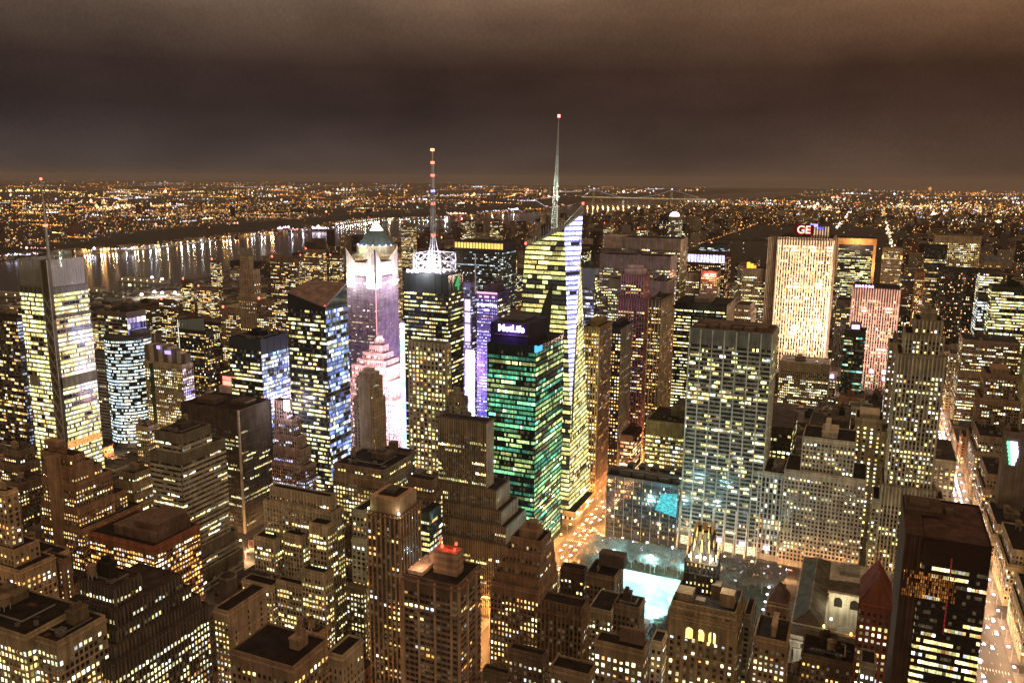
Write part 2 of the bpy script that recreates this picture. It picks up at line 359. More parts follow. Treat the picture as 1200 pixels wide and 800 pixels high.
def tier(wall, roof, win, x0, x1, y0, y1, z0, z1, st, col, stE=None, roofc=ROOFC, blank='', par=1.0):
    for k in 'SEWN':
        P, e, n, W = FACES[k](x0, x1, y0, y1)
        s_ = st if k not in 'EW' or stE is None else stE
        ds = k == 'N' or k in blank or (k == 'W' and x1 < -120) or (k == 'E' and x0 > 160)
        if ds: wall.frame_boxes(P, e, n, 0, W, 0, 0, z0, z1-par, 0 if s_['base'] == 'masonry' else 1, col, 'F')
        else: facade(wall, win, P, e, n, W, z0, z1-par, s_, col)
    # parapet ring and roof deck
    t = .45; zc = z1-par
    for (a, b, c, d) in ((x0, x1, y0, y0+t), (x0, x1, y1-t, y1), (x0, x0+t, y0+t, y1-t), (x1-t, x1, y0+t, y1-t)):
        wall.box(a, b, c, d, zc, z1, 0, tint(col, 1.05), 'FLRTK')
    roof.quads([[(x0+.1, y0+.1, zc+.05), (x1-.1, y0+.1, zc+.05), (x1-.1, y1-.1, zc+.05), (x0+.1, y1-.1, zc+.05)]], 0, roofc)
def water_tank(root, x, y, z, r=2.2, h=4):
    mb = MB()
    mb.prism(x, y, r, r*.95, z+3, z+3+h, 14, 0); mb.prism(x, y, r*1.12, 0, z+3+h, z+3+h+r*.7, 14, 0)
    t = mb.build('water_tank', ['wood'], root); 
    m2 = MB()
    for sx in (-1, 1):
        for sy in (-1, 1): m2.box(x+sx*r*.6-.15, x+sx*r*.6+.15, y+sy*r*.6-.15, y+sy*r*.6+.15, z, z+3, 0)
    m2.box(x-r*.8, x+r*.8, y-r*.8, y+r*.8, z+2.7, z+2.95, 0)
    o = m2.build('tank_stand', ['steel'], t, origin=root['_o'])
    return t
def clutter(root, x0, x1, y0, y1, z, rng, tanks=1, col=(.12, .10, .08), n=4):
    w, d = x1-x0, y1-y0
    if w < 9 or d < 9: return
    if y0 < 620:
        # duct runs, pipes, a railing and tar patches
        m3 = MB(); yy = y0+d*rng.uniform(.15, .3); m3.box(x0+w*.1, x0+w*.8, yy, yy+.7, z+.5, z+1.2, 0, (.26, .25, .23)); m3.box(x0+w*.8, x0+w*.8+.7, yy, y0+d*.85, z+.5, z+1.2, 0, (.26, .25, .23)); m3.build('duct', ['metal'], root)
        m4 = MB()
        for k in range(5): a, b = rng.uniform(x0, x1-5), rng.uniform(y0, y1-4); m4.quads([[(a, b, z+.02+k*.004), (a+rng.uniform(2, 5), b, z+.02+k*.004), (a+rng.uniform(2, 5), b+rng.uniform(2, 4), z+.02+k*.004), (a, b+rng.uniform(2, 4), z+.02+k*.004)]], 0, tuple(q*rng.uniform(.5, 4) for q in (.03, .026, .023)))
        m4.build('tar_patch', ['roof'], root)
    mb = MB(); px = x0+w*rng.uniform(.2, .5); py = y0+d*rng.uniform(.3, .55); pw = min(w*.35, 14); pdp = min(d*.35, 12); ph = rng.uniform(4, 8)
    mb.box(px, px+pw, py, py+pdp, z, z+ph, 0, col); mb.box(px+pw*.2, px+pw*.6, py+pdp*.2, py+pdp*.8, z+ph, z+ph+2.2, 0, tint(col, .8))
    mb.box(px-.3, px+pw+.3, py-.3, py+pdp+.3, z+ph-.5, z+ph-.1, 0, tint(col, 1.3))
    mb.build('stair_bulkhead', ['masonry'], root)
    for i in range(n+(4 if y0 < 620 else 0)):
        m2 = MB(); ax = rng.uniform(x0+1.5, x1-4.5); ay = rng.uniform(y0+1.5, y0+d*.3-2)
        if rng.random() < .5: ay = rng.uniform(y0+1.5, y1-4)
        if px-4 < ax < px+pw+1 and py-4 < ay < py+pdp+1: continue
        a = rng.uniform(1.5, 3.5); b = rng.uniform(1.2, 3); h = rng.uniform(1, 2.4)
        m2.box(ax, ax+a, ay, ay+b, z, z+h, 0, (.30, .28, .25)); m2.box(ax+a*.2, ax+a*.8, ay+b*.2, ay+b*.8, z+h+.01, z+h+.3, 0, (.1, .1, .1)); m2.build('roof_vent', ['metal'], root)
    for i in range(tanks+(1 if y0 < 620 and w > 14 else 0)):
        water_tank(root, rng.uniform(x0+3, x1-3), (py+pdp+3 if py+pdp+3 < y1-3 else py-3.5), z, rng.uniform(1.8, 2.6), rng.uniform(3.4, 4.6))
FOOT = []; NBLD = [0]; HERO = []
def reg(x0, x1, y0, y1, h, vb, ref):
    us = [proj(x, y, z)[0] for x in (x0, x1) for y in (y0, y1) for z in (h,)]
    vt = proj(x1, y0, h)[1]; vg = proj((x0+x1)/2, y0, 0)[1]
    if vb is None: vb = vt+.6*(vg-vt)
    FOOT.append((x0, x1, y0, y1)); HERO.append((min(us), max(us), vt, vb, y0, ref, (x0+x1)/2, (y0+y1)/2))
def dims(a, b, c, v, Y, side, depth):
    """breadth, depth and height from the sight lines of a block's visible corners on the plane y = Y"""
    if side == 'E':
        p = atY(b, v, Y); x1, h = p[0], p[2]; x0 = bis(lambda x: proj(x, Y, h)[0]-a, x1-400, x1+.01)
        y1 = Y+depth if depth else bis(lambda y: proj(x1, y, h)[0]-c, Y, Y+400)
    else:
        p = atY(b, v, Y); x0, h = p[0], p[2]; x1 = bis(lambda x: proj(x, Y, h)[0]-c, x0, x0+400)
        y1 = Y+depth if depth else bis(lambda y: proj(x0, y, h)[0]-a, Y, Y+400)
    return x0, x1, Y, y1, h
def zat(x, y, v): return bis(lambda z: proj(x, y, z)[1]-v, -50, 500)
def B(name, label, ref, uL, uC, uR, v, Y, st, col=(.3, .25, .2), side='E', depth=None, low=(), up=(), stE=None, vb=None, cat='building', tanks=0, cl=4, roofc=ROOFC, blank='', nind=None, finish=True, parc=None):
    x0, x1, y0, y1, h = dims(uL, uC, uR, v, Y, side, depth)
    root = thing(name, label, cat, ((x0+x1)/2, (y0+y1)/2, 0))
    tiers = [(x0, x1, y0, y1, h)]
    for (lv, dw, de, ds, dn) in low:
        cx = x1+de if side == 'E' else x0-dw
        z = zat(cx, y0-ds, lv); tiers.append((x0-dw, x1+de, y0-ds, y1+dn, z))
    tiers.sort(key=lambda t: t[4])
    wall = MB(); roof = MB(); win = []; z = 0
    for (a, b_, c, d, zz) in tiers:
        if zz-z < 1: continue
        tier(wall, roof, win, a, b_, c, d, z, zz, st, col, stE, roofc, blank); z = zz-1.0
    zt = h-.95
    for (dz, iw, ie, is_, in_, *cc) in up:
        c2 = cc[0] if cc else col
        pm = MB(); pm.box(x0+iw, x1-ie, y0+is_, y1-in_, zt, zt+dz, 0, c2, 'FLRTK'); pm.box(x0+iw-.25, x1-ie+.25, y0+is_-.25, y1-in_+.25, zt+dz-.7, zt+dz+.15, 0, tint(c2, 1.2), 'FLRTBK')
        pm.build('penthouse', ['masonry'], root); zt += dz+.1
    wall.build('wall', ['masonry', 'metal', 'glass'], root); roof.build('roof', ['roof'], root)
    far = math.hypot((x0+x1)/2+20, y0)
    if nind is None: nind = 100 if far < 480 else (60 if far < 800 else (25 if far < 1100 else 0))
    make_windows(root, win, nind)
    rng = random.Random(int(x0*7+y0))
    if cl and not up and far < 1300: clutter(root, x0+1, x1-1, y0+1, y1-1, h-.9, rng, tanks, tint(col, .5), cl)
    mx = tiers[0]; reg(mx[0], mx[1], mx[2], mx[3], h, vb, ref); NBLD[0] += 1
    print('B %-34s x %5.0f..%5.0f y %4.0f..%4.0f h %4.0f' % (ref[:34], x0, x1, y0, y1, h))
    return root, (x0, x1, y0, y1, h)
BR = (.24, .175, .115); TAN = (.42, .34, .24); LTAN = (.52, .45, .34); GR = (.33, .31, .28); DK = (.10, .09, .08); WH = (.66, .63, .57); RB = (.28, .12, .07); MAU = (.33, .24, .25); NAVY = (.025, .03, .04); OLV = (.34, .33, .22)
S_old = sty(bay=2.6, fl=3.5, ww=.54, wh=.56, pe=3, pw=.5, pd=.3, p=.30, pf=.13, run=3, pal='warm')
S_deco = sty(bay=2.5, fl=3.5, ww=.62, wh=.58, pe=1, pw=.6, pd=.5, p=.30, pf=.14, run=3, pal='warm')
S_band = sty(belt=0, bay=1.7, fl=3.9, ww=.86, wh=.42, pe=0, sh=.5, sd=.45, p=.2, pf=.14, run=7, pal='white', scol=(.42, .38, .29))
S_rib = sty(belt=0, bay=1.5, fl=3.8, ww=.6, wh=.5, pe=1, pw=.35, pd=.5, p=.12, pf=.1, run=9, pal='yellow')
S_glass = sty(bay=1.8, fl=3.9, ww=.9, wh=.55, pe=5, pw=.3, pd=.2, sh=.22, sd=.12, p=.35, pf=.1, run=4, pal='yellow', base='glass', scol=(.06, .07, .08))
def S(base_, **k): d = dict(base_); d.update(k); return d

# ================================================================== towers of the middle distance
# grey-steel newspaper tower with ceramic rod screens and mast, far left
def rod_tower():
    st = sty(bay=1.55, fl=4.2, ww=.93, wh=.62, pe=4, pw=.25, pd=.35, sh=.20, sd=.5, p=.93, pf=.6, run=6, pal='lime', b=1.05, base='metal', scol=(.50, .50, .45), pc=(.5, .5, .46), var=.3)
    root, (x0, x1, y0, y1, h) = B('office_tower', 'tall bright yellow office tower with bare metal screens and a mast on top, far left', 'yellow screened tower', 22, 58, 103, 337, 531, st, (.20, .20, .18), vb=545, cl=0, finish=False)
    # rising screens of thin rods around the roof
    H = zat(x1, y0, 305); c = (.58, .60, .55)
    for (P, e, n, W, nm) in ((*FACES['S'](x0, x1, y0, y1), 's'), (*FACES['E'](x0, x1, y0, y1), 'e'), (*FACES['W'](x0, x1, y0, y1), 'w'), (*FACES['N'](x0, x1, y0, y1), 'n')):
        a = 3.0 if nm in 'se' else 1
        s = MB(); z = np.arange(h+.3, H, .8); s.frame_boxes(P, e, n, a, W-a, .2, .4, z, z+.42, 0, c, 'FTBK')
        k = np.arange(a, W-a, 3.0); s.frame_boxes(P, e, n, k, k+.2, -.1, .15, h, H, 0, c, 'FLRK'); s.build('rod_screen', ['metal'], root)
    # recessed corner with steel bracing
    s = MB(); P, e, n, W = FACES['E'](x0, x1, y0, y1); z = 12
    s.box(x1-8, x1+.75, y0-.75, y0+3, 2, H, 0, (.17, .16, .11), 'FRK')
    while z < h-10:
        s.beam((x1-8, y0-1.2, z), (x1+1.2, y0-1.2, z+14), .7, 0, c); s.beam((x1+1.2, y0-1.2, z), (x1-8, y0-1.2, z+14), .7, 0, c); z += 14
    for q in (x1-8, x1+1): s.beam((q, y0-1.2, 2), (q, y0-1.2, H), .8, 0, (.5, .5, .46))
    s.build('corner_bracing', ['metal'], root)
    s = MB(); s.box(x0+10, x1-10, y0+10, y1-8, h-.9, h+14, 0, (.16, .16, .15)); s.build('penthouse', ['masonry'], root)
    s = MB(); mx, my = (x0+x1)/2+2, (y0+y1)/2-4; mt = zat(mx, my, 211)
    s.prism(mx, my, 1.6, 1.0, h+13, H+30, 8); s.prism(mx, my, 1.0, .3, H+30, mt, 8); s.build('mast', ['steel'], root)
    s = MB(); s.prism(mx, my, 1.0, 1.0, mt, mt+2, 8, 0, (5, .5, .3)); s.build('beacon', ['lights'], root)
    s = MB(); s.prism(mx, my, 1.9, 1.9, H+29, H+31, 8, 0, (3, .5, .3)); s.build('beacon', ['lights'], root)
    s = MB()
    for v_ in (450, 372):
        zb_ = zat(x1, y0, v_); s.frame_boxes(*FACES['E'](x0, x1, y0, y1)[:3], 1, (y1-y0), .45, .75, zb_-(5 if v_ == 450 else 2), zb_+(5 if v_ == 450 else 2), 0, (.30, .31, .27))
        s.build('plant_floor_louvre', ['masonry'], root); s = MB()
        if v_ == 450: s.frame_boxes(*FACES['S'](x0, x1, y0, y1)[:3], 2, 16, .45, .75, zb_-5, zb_+5, 0, (.30, .31, .27)); s.build('plant_floor_louvre', ['masonry'], root); s = MB()
    for zz, cc in ((None, (1, .55, .2)),):
        s = MB(); za = zat(x1, y0, 522); s.frame_boxes(*FACES['E'](x0, x1, y0, y1)[:3], 2, (y1-y0)-2, .6, .8, za-4, za+3, 0, (.75, .33, .10)); s.build('lit_band', ['window'], root)
rod_tower()
B('office_tower', 'dark brown glass tower with a pale violet edge, cut by the left border', 'dark tower at the left border', -40, 19, 33, 372, 625, S(S_glass, p=.22, run=3, pal='amber', sh=.35, scol=(.14, .11, .09), b=.8), (.06, .05, .045), stE=S(S_glass, p=.3, pal='ice', b=.35, base='metal'), vb=500)
B('office_tower', 'slab tower with a grey panelled top and violet lit side', 'tower with violet side panel', 113, 148, 170, 366, 715, S(S_glass, p=.45, pal='yellow', b=.6, scol=(.3, .29, .25)), (.16, .15, .13), stE=S(S_glass, p=.97, pf=.7, pal='violet', b=.8, run=14, fl=7, wh=.85, top=1, sh=.1), vb=390)
# round-fronted hotel tower
def round_tower():
    st = sty(bay=1.9, fl=3.9, ww=.86, wh=.56, pe=2, pw=.2, pd=.25, sh=.28, sd=.35, p=.92, pf=.5, run=3, pal='cyanw', b=.85, base='metal', scol=(.10, .13, .17), var=.3)
    Y = 690; h = atY(150, 399, Y)[2]; r = (atY(172, 397, Y+18)[0]-atY(130, 397, Y+18)[0])/2*.93; cyy = Y+r; cx = (atY(172, 397, cyy)[0]+atY(130, 397, cyy)[0])/2
    root = thing('hotel_tower', 'curved glass hotel tower glowing pale cyan from base to roof', 'building', (cx, cyy, 0))
    wall = MB(); win = []; K = 14
    for i in range(K):
        a0 = -math.pi*.98+i*math.pi*1.0/K*1.1; a1 = -math.pi*.98+(i+1)*math.pi*1.0/K*1.1
        P = np.array([cx+r*math.cos(a0), cyy+r*math.sin(a0), 0]); Q = np.array([cx+r*math.cos(a1), cyy+r*math.sin(a1), 0]); e_ = Q-P; W = np.linalg.norm(e_); e_ /= W
        facade(wall, win, P, e_, np.array([e_[1], -e_[0], 0]), W, 0, h, S(st, top=.3), (.10, .12, .14))
    wall.prism(cx, cyy, r-.3, r-.3, h-.5, h, 24, 0, (.06, .06, .06)); wall.box(cx-r*.4, cx+r*.4, cyy, cyy+r*.8, h, h+5, 0, (.12, .12, .12))
    wall.build('wall', ['masonry', 'metal', 'glass'], root); make_windows(root, win, 60); reg(cx-r, cx+r, cyy-r, cyy+r, h, 535, 'curved cyan hotel tower'); NBLD[0] += 1
round_tower()
B('office_block', 'grey banded low wing beside the curved cyan hotel tower', 'grey banded wing', 108, 131, 138, 413, 700, S(S_band, p=.06, pf=.02, b=.5, scol=(.34, .33, .33)), (.12, .12, .13), vb=520)
def fan_hotel():
    root, (x0, x1, y0, y1, h) = B('hotel_tower', 'hotel tower with a fan shaped ribbed crown and a violet lit side', 'fan crowned hotel tower', 169, 213, 226, 427, 700, S(S_old, bay=2.7, p=.45, pal='yellow', ww=.4, b=1.0), (.38, .34, .24), stE=S(S_old, bay=2.6, p=.85, pal='violet', b=1.1, ww=.6, wh=.7), vb=500, cl=0)  # violet light on the east side put into its window colours
    s = MB(); k = 9
    for i in range(k):
        a = x0+(x1-x0)*i/k; b = x0+(x1-x0)*(i+1)/k; ha = h+20*math.sin(math.pi*(.12+.5*(k-i)/k))*.95
        s.box(a, b-.3, y0+1.5+i*.6, y1-2, h-.9, ha, 0, (.46, .42, .31) if i % 2 else (.16, .14, .10))
    s.build('fan_crown', ['masonry'], root)
    s = MB(); s.box(x0+8, x0+13, y0-.6, y0-.01, 3, h-2, 0, (.05, .09, .06)); s.build('green_strip', ['glass'], root)
    for q in (178, 182):
        p = atY(q, 405, y0+12); s = MB(); s.prism(p[0], y0+12, .5, .3, h+10, h+34, 6); s.build('antenna', ['steel'], root)
    for (u, v, w_) in ((185, 407, 5), (196, 413, 9)):
        p = atY(u, v, y0+.5); s = MB(); s.box(p[0]-w_/2, p[0]+w_/2, y0+.9, y0+1.3, p[2]-2, p[2]+2, 0, (.6, .45, 1.4)); s.build('lit_sign', ['lights'], root)
fan_hotel()
def glass_crown():
    root, (x0, x1, y0, y1, h) = B('apartment_tower', 'slim dark apartment tower with a curved glass screen on its roof', 'slim dark tower with glass screen', 206, 241, 250, 388, 860, S(S_glass, p=.16, run=1, bay=2.6, pal='amber', ww=.6, b=.7), (.05, .045, .045), vb=455, cl=0)
    s = MB(); 
    for i in range(8):
        a = x0+6+(x1-x0-10)*i/8; s.box(a, a+(x1-x0-10)/8-.15, y0+1+math.sin(i*.4)*1.5, y0+1.5+math.sin(i*.4)*1.5, h-1, h+12+i*.7, 0, (.22, .30, .28))
    s.build('glass_screen', ['glass'], root)
    s = MB(); s.box(x0+4.2, x0+5, y0-.4, y0-.05, h-36, h+12, 0, (.8, .85, .7)); s.build('light_line', ['lights'], root)
glass_crown()
B('office_tower', 'navy glass tower with grey parapet and blue lit east side, behind the dark flat-topped tower', 'navy tower with blue side', 268, 305, 337, 398, 615, S(S_glass, bay=2.2, p=.45, pal='yellow', run=4, b=1.05, sh=.5, scol=(.05, .06, .07), top=9), (.035, .045, .06), stE=S(S_glass, bay=1.9, p=.62, pf=.3, pal='blue', run=4, b=.75, wh=.7, scol=(.25, .28, .5), top=13, var=.7), vb=470, nind=100)  # screen light on the east glass put into its blue window colours
def prism_tower():
    # slanted-roof glass tower: dark south face, blue shimmering east face
    Y = 612; p = atY(381, 360, Y); x1 = p[0]; h = p[2]; x0 = bis(lambda x: proj(x, Y, h)[0]-337, x1-200, x1); y1 = bis(lambda y: proj(x1, y, h)[0]-407, Y, Y+200)
    hNE = zat(x1, y1, 331); hSW = zat(x0, Y, 342); hNW = hNE
    root = thing('office_tower', 'dark glass tower with a slanted roof and a shimmering blue side facing the neon', 'building', ((x0+x1)/2, Y+20, 0))
    wall = MB(); win = []
    sS = sty(bay=1.7, fl=4.0, ww=.9, wh=.5, pe=0, sh=.42, sd=.15, p=.36, pf=.10, run=3, pal='lime', b=1.0, base='glass', scol=(.05, .055, .06), top=1)
    sE = sty(bay=1.7, fl=4.0, ww=.94, wh=.74, pe=0, sh=.2, sd=.1, p=.68, pf=.2, run=4, pal='blue', b=.6, base='glass', scol=(.3, .35, .45), top=1, var=.7)  # blue light of the screens on the east glass put into the window colours
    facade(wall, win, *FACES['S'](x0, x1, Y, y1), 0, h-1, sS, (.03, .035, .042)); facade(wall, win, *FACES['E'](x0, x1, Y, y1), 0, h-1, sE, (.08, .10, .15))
    wall.frame_boxes(*FACES['W'](x0, x1, Y, y1)[:3], 0, y1-Y, 0, 0, 0, h-1, 2, (.03, .035, .042), 'F'); wall.frame_boxes(*FACES['N'](x0, x1, Y, y1)[:3], 0, x1-x0, 0, 0, 0, h-1, 2, (.03, .035, .042), 'F')
    wall.quads([[(x0, Y, h-1), (x1, Y, h-1), (x1, Y, h), (x0, Y, hSW)], [(x1, Y, h-1), (x1, y1, h-1), (x1, y1, hNE), (x1, Y, h)], [(x1, y1, h-1), (x0, y1, h-1), (x0, y1, hNW), (x1, y1, hNE)], [(x0, y1, h-1), (x0, Y, h-1), (x0, Y, hSW), (x0, y1, hNW)]], 2, (.035, .04, .048))
    wall.build('wall', ['masonry', 'metal', 'glass'], root); make_windows(root, win, 100)
    s = MB(); s.quads([[(x0, Y, hSW+.05), (x1, Y, h+.05), (x1, y1, hNE+.05), (x0, y1, hNW+.05)]], 0, (.21, .15, .13)); s.build('roof', ['roof'], root)
    s = MB(); s.beam((x0, Y, hSW), (x1, Y, h), 1.2, 0, (.3, .22, .2)); s.beam((x1, Y, h), (x1, y1, hNE), 1.2, 0, (.34, .3, .32)); s.build('roof_edge', ['metal'], root)
    s = MB(); s.prism(x1-1, Y+1, .6, .6, h, h+1.5, 6, 0, (4, .3, .2)); s.build('beacon', ['lights'], root)
    reg(x0, x1, Y, y1, h, 560, 'slant roofed glass tower'); NBLD[0] += 1
prism_tower()
def winged_tower():
    st = sty(bay=1.6, fl=3.9, ww=.55, wh=.4, pe=1, pw=.45, pd=.6, p=.13, pf=.02, run=2, pal='white', b=.8, base='masonry', belt=0, pc=(.34, .27, .33))
    root, (x0, x1, y0, y1, h) = B('office_tower', 'mauve ribbed skyscraper with floodlit white winged crown above the pink pyramid', 'mauve tower with winged crown', 406, 440, 466, 325, 852, st, (.12, .09, .12), vb=520, cl=0)
    c = (.84, .80, .74); hb = zat(x1, y0, 309)
    s = MB(); s.box(x0+1.5, x1-1.5, y0+1.5, y1-1.5, h-.9, hb, 0, c); s.build('crown_wall', ['masonry'], root)
    s = MB(); s.quads([[(x0+2.5, y0+2.5, hb+.06), (x1-2.5, y0+2.5, hb+.06), (x1-2.5, y1-2.5, hb+.06), (x0+2.5, y1-2.5, hb+.06)]], 0, ROOFC); s.build('roof', ['roof'], root)
    hf = zat(x1, y0, 302)+3
    for (px, py, dx, dy) in ((x0, y0, 1, 1), (x1, y0, -1, 1), (x1, y1, -1, -1), (x0, y1, 1, -1)):
        f = MB(); w = 13
        for (ax, ay) in ((dx*w, 0), (0, dy*w)):
            A = [(px-dx*.6, py-dy*.6, h-14), (px-dx*.6+ax, py-dy*.6+ay, h-14), (px-dx*.6+ax, py-dy*.6+ay, hb+1), (px-dx*.6, py-dy*.6, hf+7)]
            th = np.array([dx*1.2 if ax == 0 else 0, dy*1.2 if ay == 0 else 0, 0])
            Bq = [tuple(np.array(q)+th) for q in A]; f.quads([A, Bq[::-1]], 0, c)
            for i in range(4): f.quads([[A[i], A[(i+1) % 4], Bq[(i+1) % 4], Bq[i]]], 0, c)
        f.build('crown_fin', ['masonry'], root)
    s = MB(); s.box(x1-.2, x1+.7, y0-.8, y0-.1, 40, h-14, 0, (1.0, .45, .42)); s.build('light_line', ['lights'], root)
    s = MB(); ly = y0-1.4
    pieces('floodlight', [(x0+2+i*(x1-x0-4)/6-.9, x0+2+i*(x1-x0-4)/6+.9, y0-2.4, y0-.7, h-9, h-7.4) for i in range(7)], ['lights'], root, (4, 3.6, 4.5))
    pieces('floodlight', [(x1+.7, x1+2.4, y0+2+i*(y1-y0-4)/6-.9, y0+2+i*(y1-y0-4)/6+.9, h-9, h-7.4) for i in range(7)], ['lights'], root, (4, 3.2, 4.8))
    cx, cz = (x0+x1)/2, h-6
    lamp('flood_lamp', root, (cx-4, y0-14, h-8), 38000, (1, .95, .88), 3); lamp('flood_lamp', root, (x1+14, (y0+y1)/2, h-8), 38000, (1, .92, .95), 3); lamp('flood_lamp', root, (x1+6, y0-6, h-7), 22000, (1, .95, 1), 2)
    lamp('flood_lamp', root, (cx, (y0+y1)/2, hb+16), 30000, (1, .9, .8), 3)
winged_tower()
def pyramid_tower():
    Y = 1255; c = atY(433, 262, Y); cx, cyy = c[0], Y+22; top = zat(cx, cyy, 259)
    root = thing('office_tower', 'tower with a glowing white glass pyramid over a ribbed copper roof, behind the winged crown', 'building', (cx, cyy, 0))
    z1 = zat(cx, cyy, 270); z2 = zat(cx, cyy, 287); z3 = zat(cx, cyy, 296)
    s = MB(); s.prism(cx, cyy, 12.5, 0, z1, top, 4, 0, (3.2, 2.7, 1.9), rot=math.pi/4); s.build('glass_pyramid', ['lights'], root)
    s = MB(); s.prism(cx, cyy, 33, 14, z2, z1, 16, 0, cap=True)
    for i in range(16):
        a = i*math.pi/8; s.beam((cx+33.2*math.cos(a), cyy+33.2*math.sin(a), z2), (cx+14.2*math.cos(a), cyy+14.2*math.sin(a), z1), 1.2, 0)
    s.build('roof', ['copper'], root)
    s = MB(); s.prism(cx, cyy, 36, 36, z3, z2, 12, 0, (.6, .5, .34)); s.prism(cx, cyy, 37, 37, z2-1.5, z2+.6, 12, 0, (.7, .62, .45)); s.prism(cx, cyy, 42, 37, z3-3, z3, 12, 0, (.6, .5, .34)); s.build('cornice', ['masonry'], root)
    wall = MB(); win = []; roof = MB()
    tier(wall, roof, win, cx-38, cx+38, Y, Y+44, 0, z3-3, S(S_old, p=.5, pal='warm', bay=3), (.42, .34, .24)); wall.build('wall', ['masonry', 'metal', 'glass'], root); make_windows(root, win, 0)
    s = MB()
    for i in range(9):
        a = -math.pi*.95+i*math.pi*.9/8; s.box(cx+33.5*math.cos(a)-.9, cx+33.5*math.cos(a)+.9, cyy+33.5*math.sin(a)-.9, cyy+33.5*math.sin(a)+.9, z2+.6, z2+2.4, 0, (1.6, 1.7, 4))
    s.build('floodlight', ['lights'], root)
    lamp('flood_lamp', root, (cx-10, cyy-52, z2+1), 16000, (.7, .95, 1), 2); lamp('flood_lamp', root, (cx+40, cyy-36, z2+4), 14000, (.8, .95, 1), 2); lamp('flood_lamp', root, (cx, cyy-55, z3-12), 42000, (1, .85, .5), 2)
    reg(cx-38, cx+38, Y, Y+44, top, 305, 'pyramid topped tower'); NBLD[0] += 1
pyramid_tower()
def truss_tower():
    st = sty(bay=2.3, fl=3.95, ww=.8, wh=.42, pe=3, pw=.3, pd=.25, sh=.3, sd=.15, p=.42, pf=.06, run=3, pal='lime', b=.95, base='glass', scol=(.05, .055, .05), top=14)
    root, (x0, x1, y0, y1, h) = B('office_tower', 'dark glass skyscraper carrying a white lit truss cube and a tall striped mast', 'truss crowned skyscraper', 473, 525, 543, 322, 700, st, (.035, .04, .038), vb=400, cl=0)
    cx, cyy = (x0+x1)/2, (y0+y1)/2
    p0 = atY(489, 322, cyy-8); p1 = atY(521, 322, cyy-8); a, b = p0[0], p1[0]; zt = zat((a+b)/2, cyy-8, 297); zb = h-.5; w = b-a; ya, yb = cyy-w/2, cyy+w/2
    s = MB(); q = [(a, ya), (b, ya), (b, yb), (a, yb)]; c = (.72, .74, .8); n = 1
    for i in range(4):
        P, Q = q[i], q[(i+1) % 4]
        s.beam((*P, zb), (*P, zt), 1.1, 0, c)
        for z in (zb+2, (zb+zt)/2, zt): s.beam((*P, z), (*Q, z), .8, 0, c)
        mid = ((P[0]+Q[0])/2, (P[1]+Q[1])/2)
        for (za, zc) in ((zb+2, (zb+zt)/2), ((zb+zt)/2, zt)):
            s.beam((*P, za), (*mid, zc), .6, 0, c); s.beam((*mid, zc), (*Q, za), .6, 0, c); s.beam((*P, zc), (*mid, za), .6, 0, c); s.beam((*mid, za), (*Q, zc), .6, 0, c)
    s.build('truss_cube', ['steel'], root)
    s = MB(); 
    for i in range(6):
        s.prism(a+w*(i+.5)/6, ya+w*.3, 1.3, 1.3, zb+1, zb+3, 8, 0, (5, 4.6, 6)); s.prism(a+w*(i+.5)/6, yb-w*.3, 1.3, 1.3, zb+1, zb+3, 8, 0, (5, 4.6, 6))
    for i in range(3): s.prism(x0+3+i*5, y0+3, 1.4, 1.4, h, h+2.5, 8, 0, (6, 5.5, 7))
    s.build('floodlight', ['lights'], root)
    lamp('flood_lamp', root, (cx, cyy-5, zb+10), 60000, (.86, .8, 1), 2); lamp('flood_lamp', root, (cx, ya-8, zb+6), 45000, (.9, .85, 1), 2); lamp('flood_lamp', root, (cx-14, cyy-6, zt-4), 25000, (.95, .9, 1), 2)
    mt = zat(cx, cyy, 177); s = MB(); zz = [zt, zat(cx, cyy, 280), zat(cx, cyy, 240), zat(cx, cyy, 224), zat(cx, cyy, 192), mt]
    for i in range(4):
        dx, dy = ((-1, -1), (1, -1), (1, 1), (-1, 1))[i]; s.beam((cx+dx*6, cyy+dy*6, zb), (cx+dx*1.6, cyy+dy*1.6, zz[1]), .7, 0, (.6, .6, .62)); s.beam((cx+dx*1.6, cyy+dy*1.6, zz[1]), (cx+dx*1.4, cyy+dy*1.4, zz[3]), .6, 0, (.5, .5, .52))
    z = zb
    while z < zz[3]:
        k = 6-(4.4*min(1, (z-zb)/(zz[1]-zb))); k2 = 6-(4.4*min(1, (z+5-zb)/(zz[1]-zb)))
        s.beam((cx-k, cyy-k, z), (cx+k2, cyy-k2, z+5), .35, 0, (.5, .5, .52)); s.beam((cx+k, cyy-k, z), (cx-k2, cyy-k2, z+5), .35, 0, (.5, .5, .52)); z += 5
    s.prism(cx, cyy, 1.3, 1.3, zz[1]-2, zz[3], 8, 0, (.12, .12, .12))
    s.build('mast_lattice', ['steel'], root)
    s = MB(); s.prism(cx, cyy, 1.7, 1.7, zz[3], zz[4], 8, 0, (.85, .85, .8)); s.prism(cx, cyy, 1.9, 1.9, (zz[3]+zz[4])/2-1, (zz[3]+zz[4])/2+1, 8, 0, (.05, .05, .05)); s.prism(cx, cyy, .9, .5, zz[4], mt, 8, 0, (.2, .17, .15)); s.build('mast_top', ['steel'], root)
    s = MB()
    for z_, c_ in ((mt, (6, 1, .5)), (zz[4], (3, .5, .3)), (zat(cx, cyy, 207), (3, .4, .3)), (zz[3]-1, (.8, .8, 5)), (zz[2], (5, .4, .3)), (zat(cx, cyy, 277), (4, .4, .3))): s.prism(cx, cyy, 1.9, 1.9, z_, z_+2.2, 8, 0, c_)
    s.build('beacon', ['lights'], root)
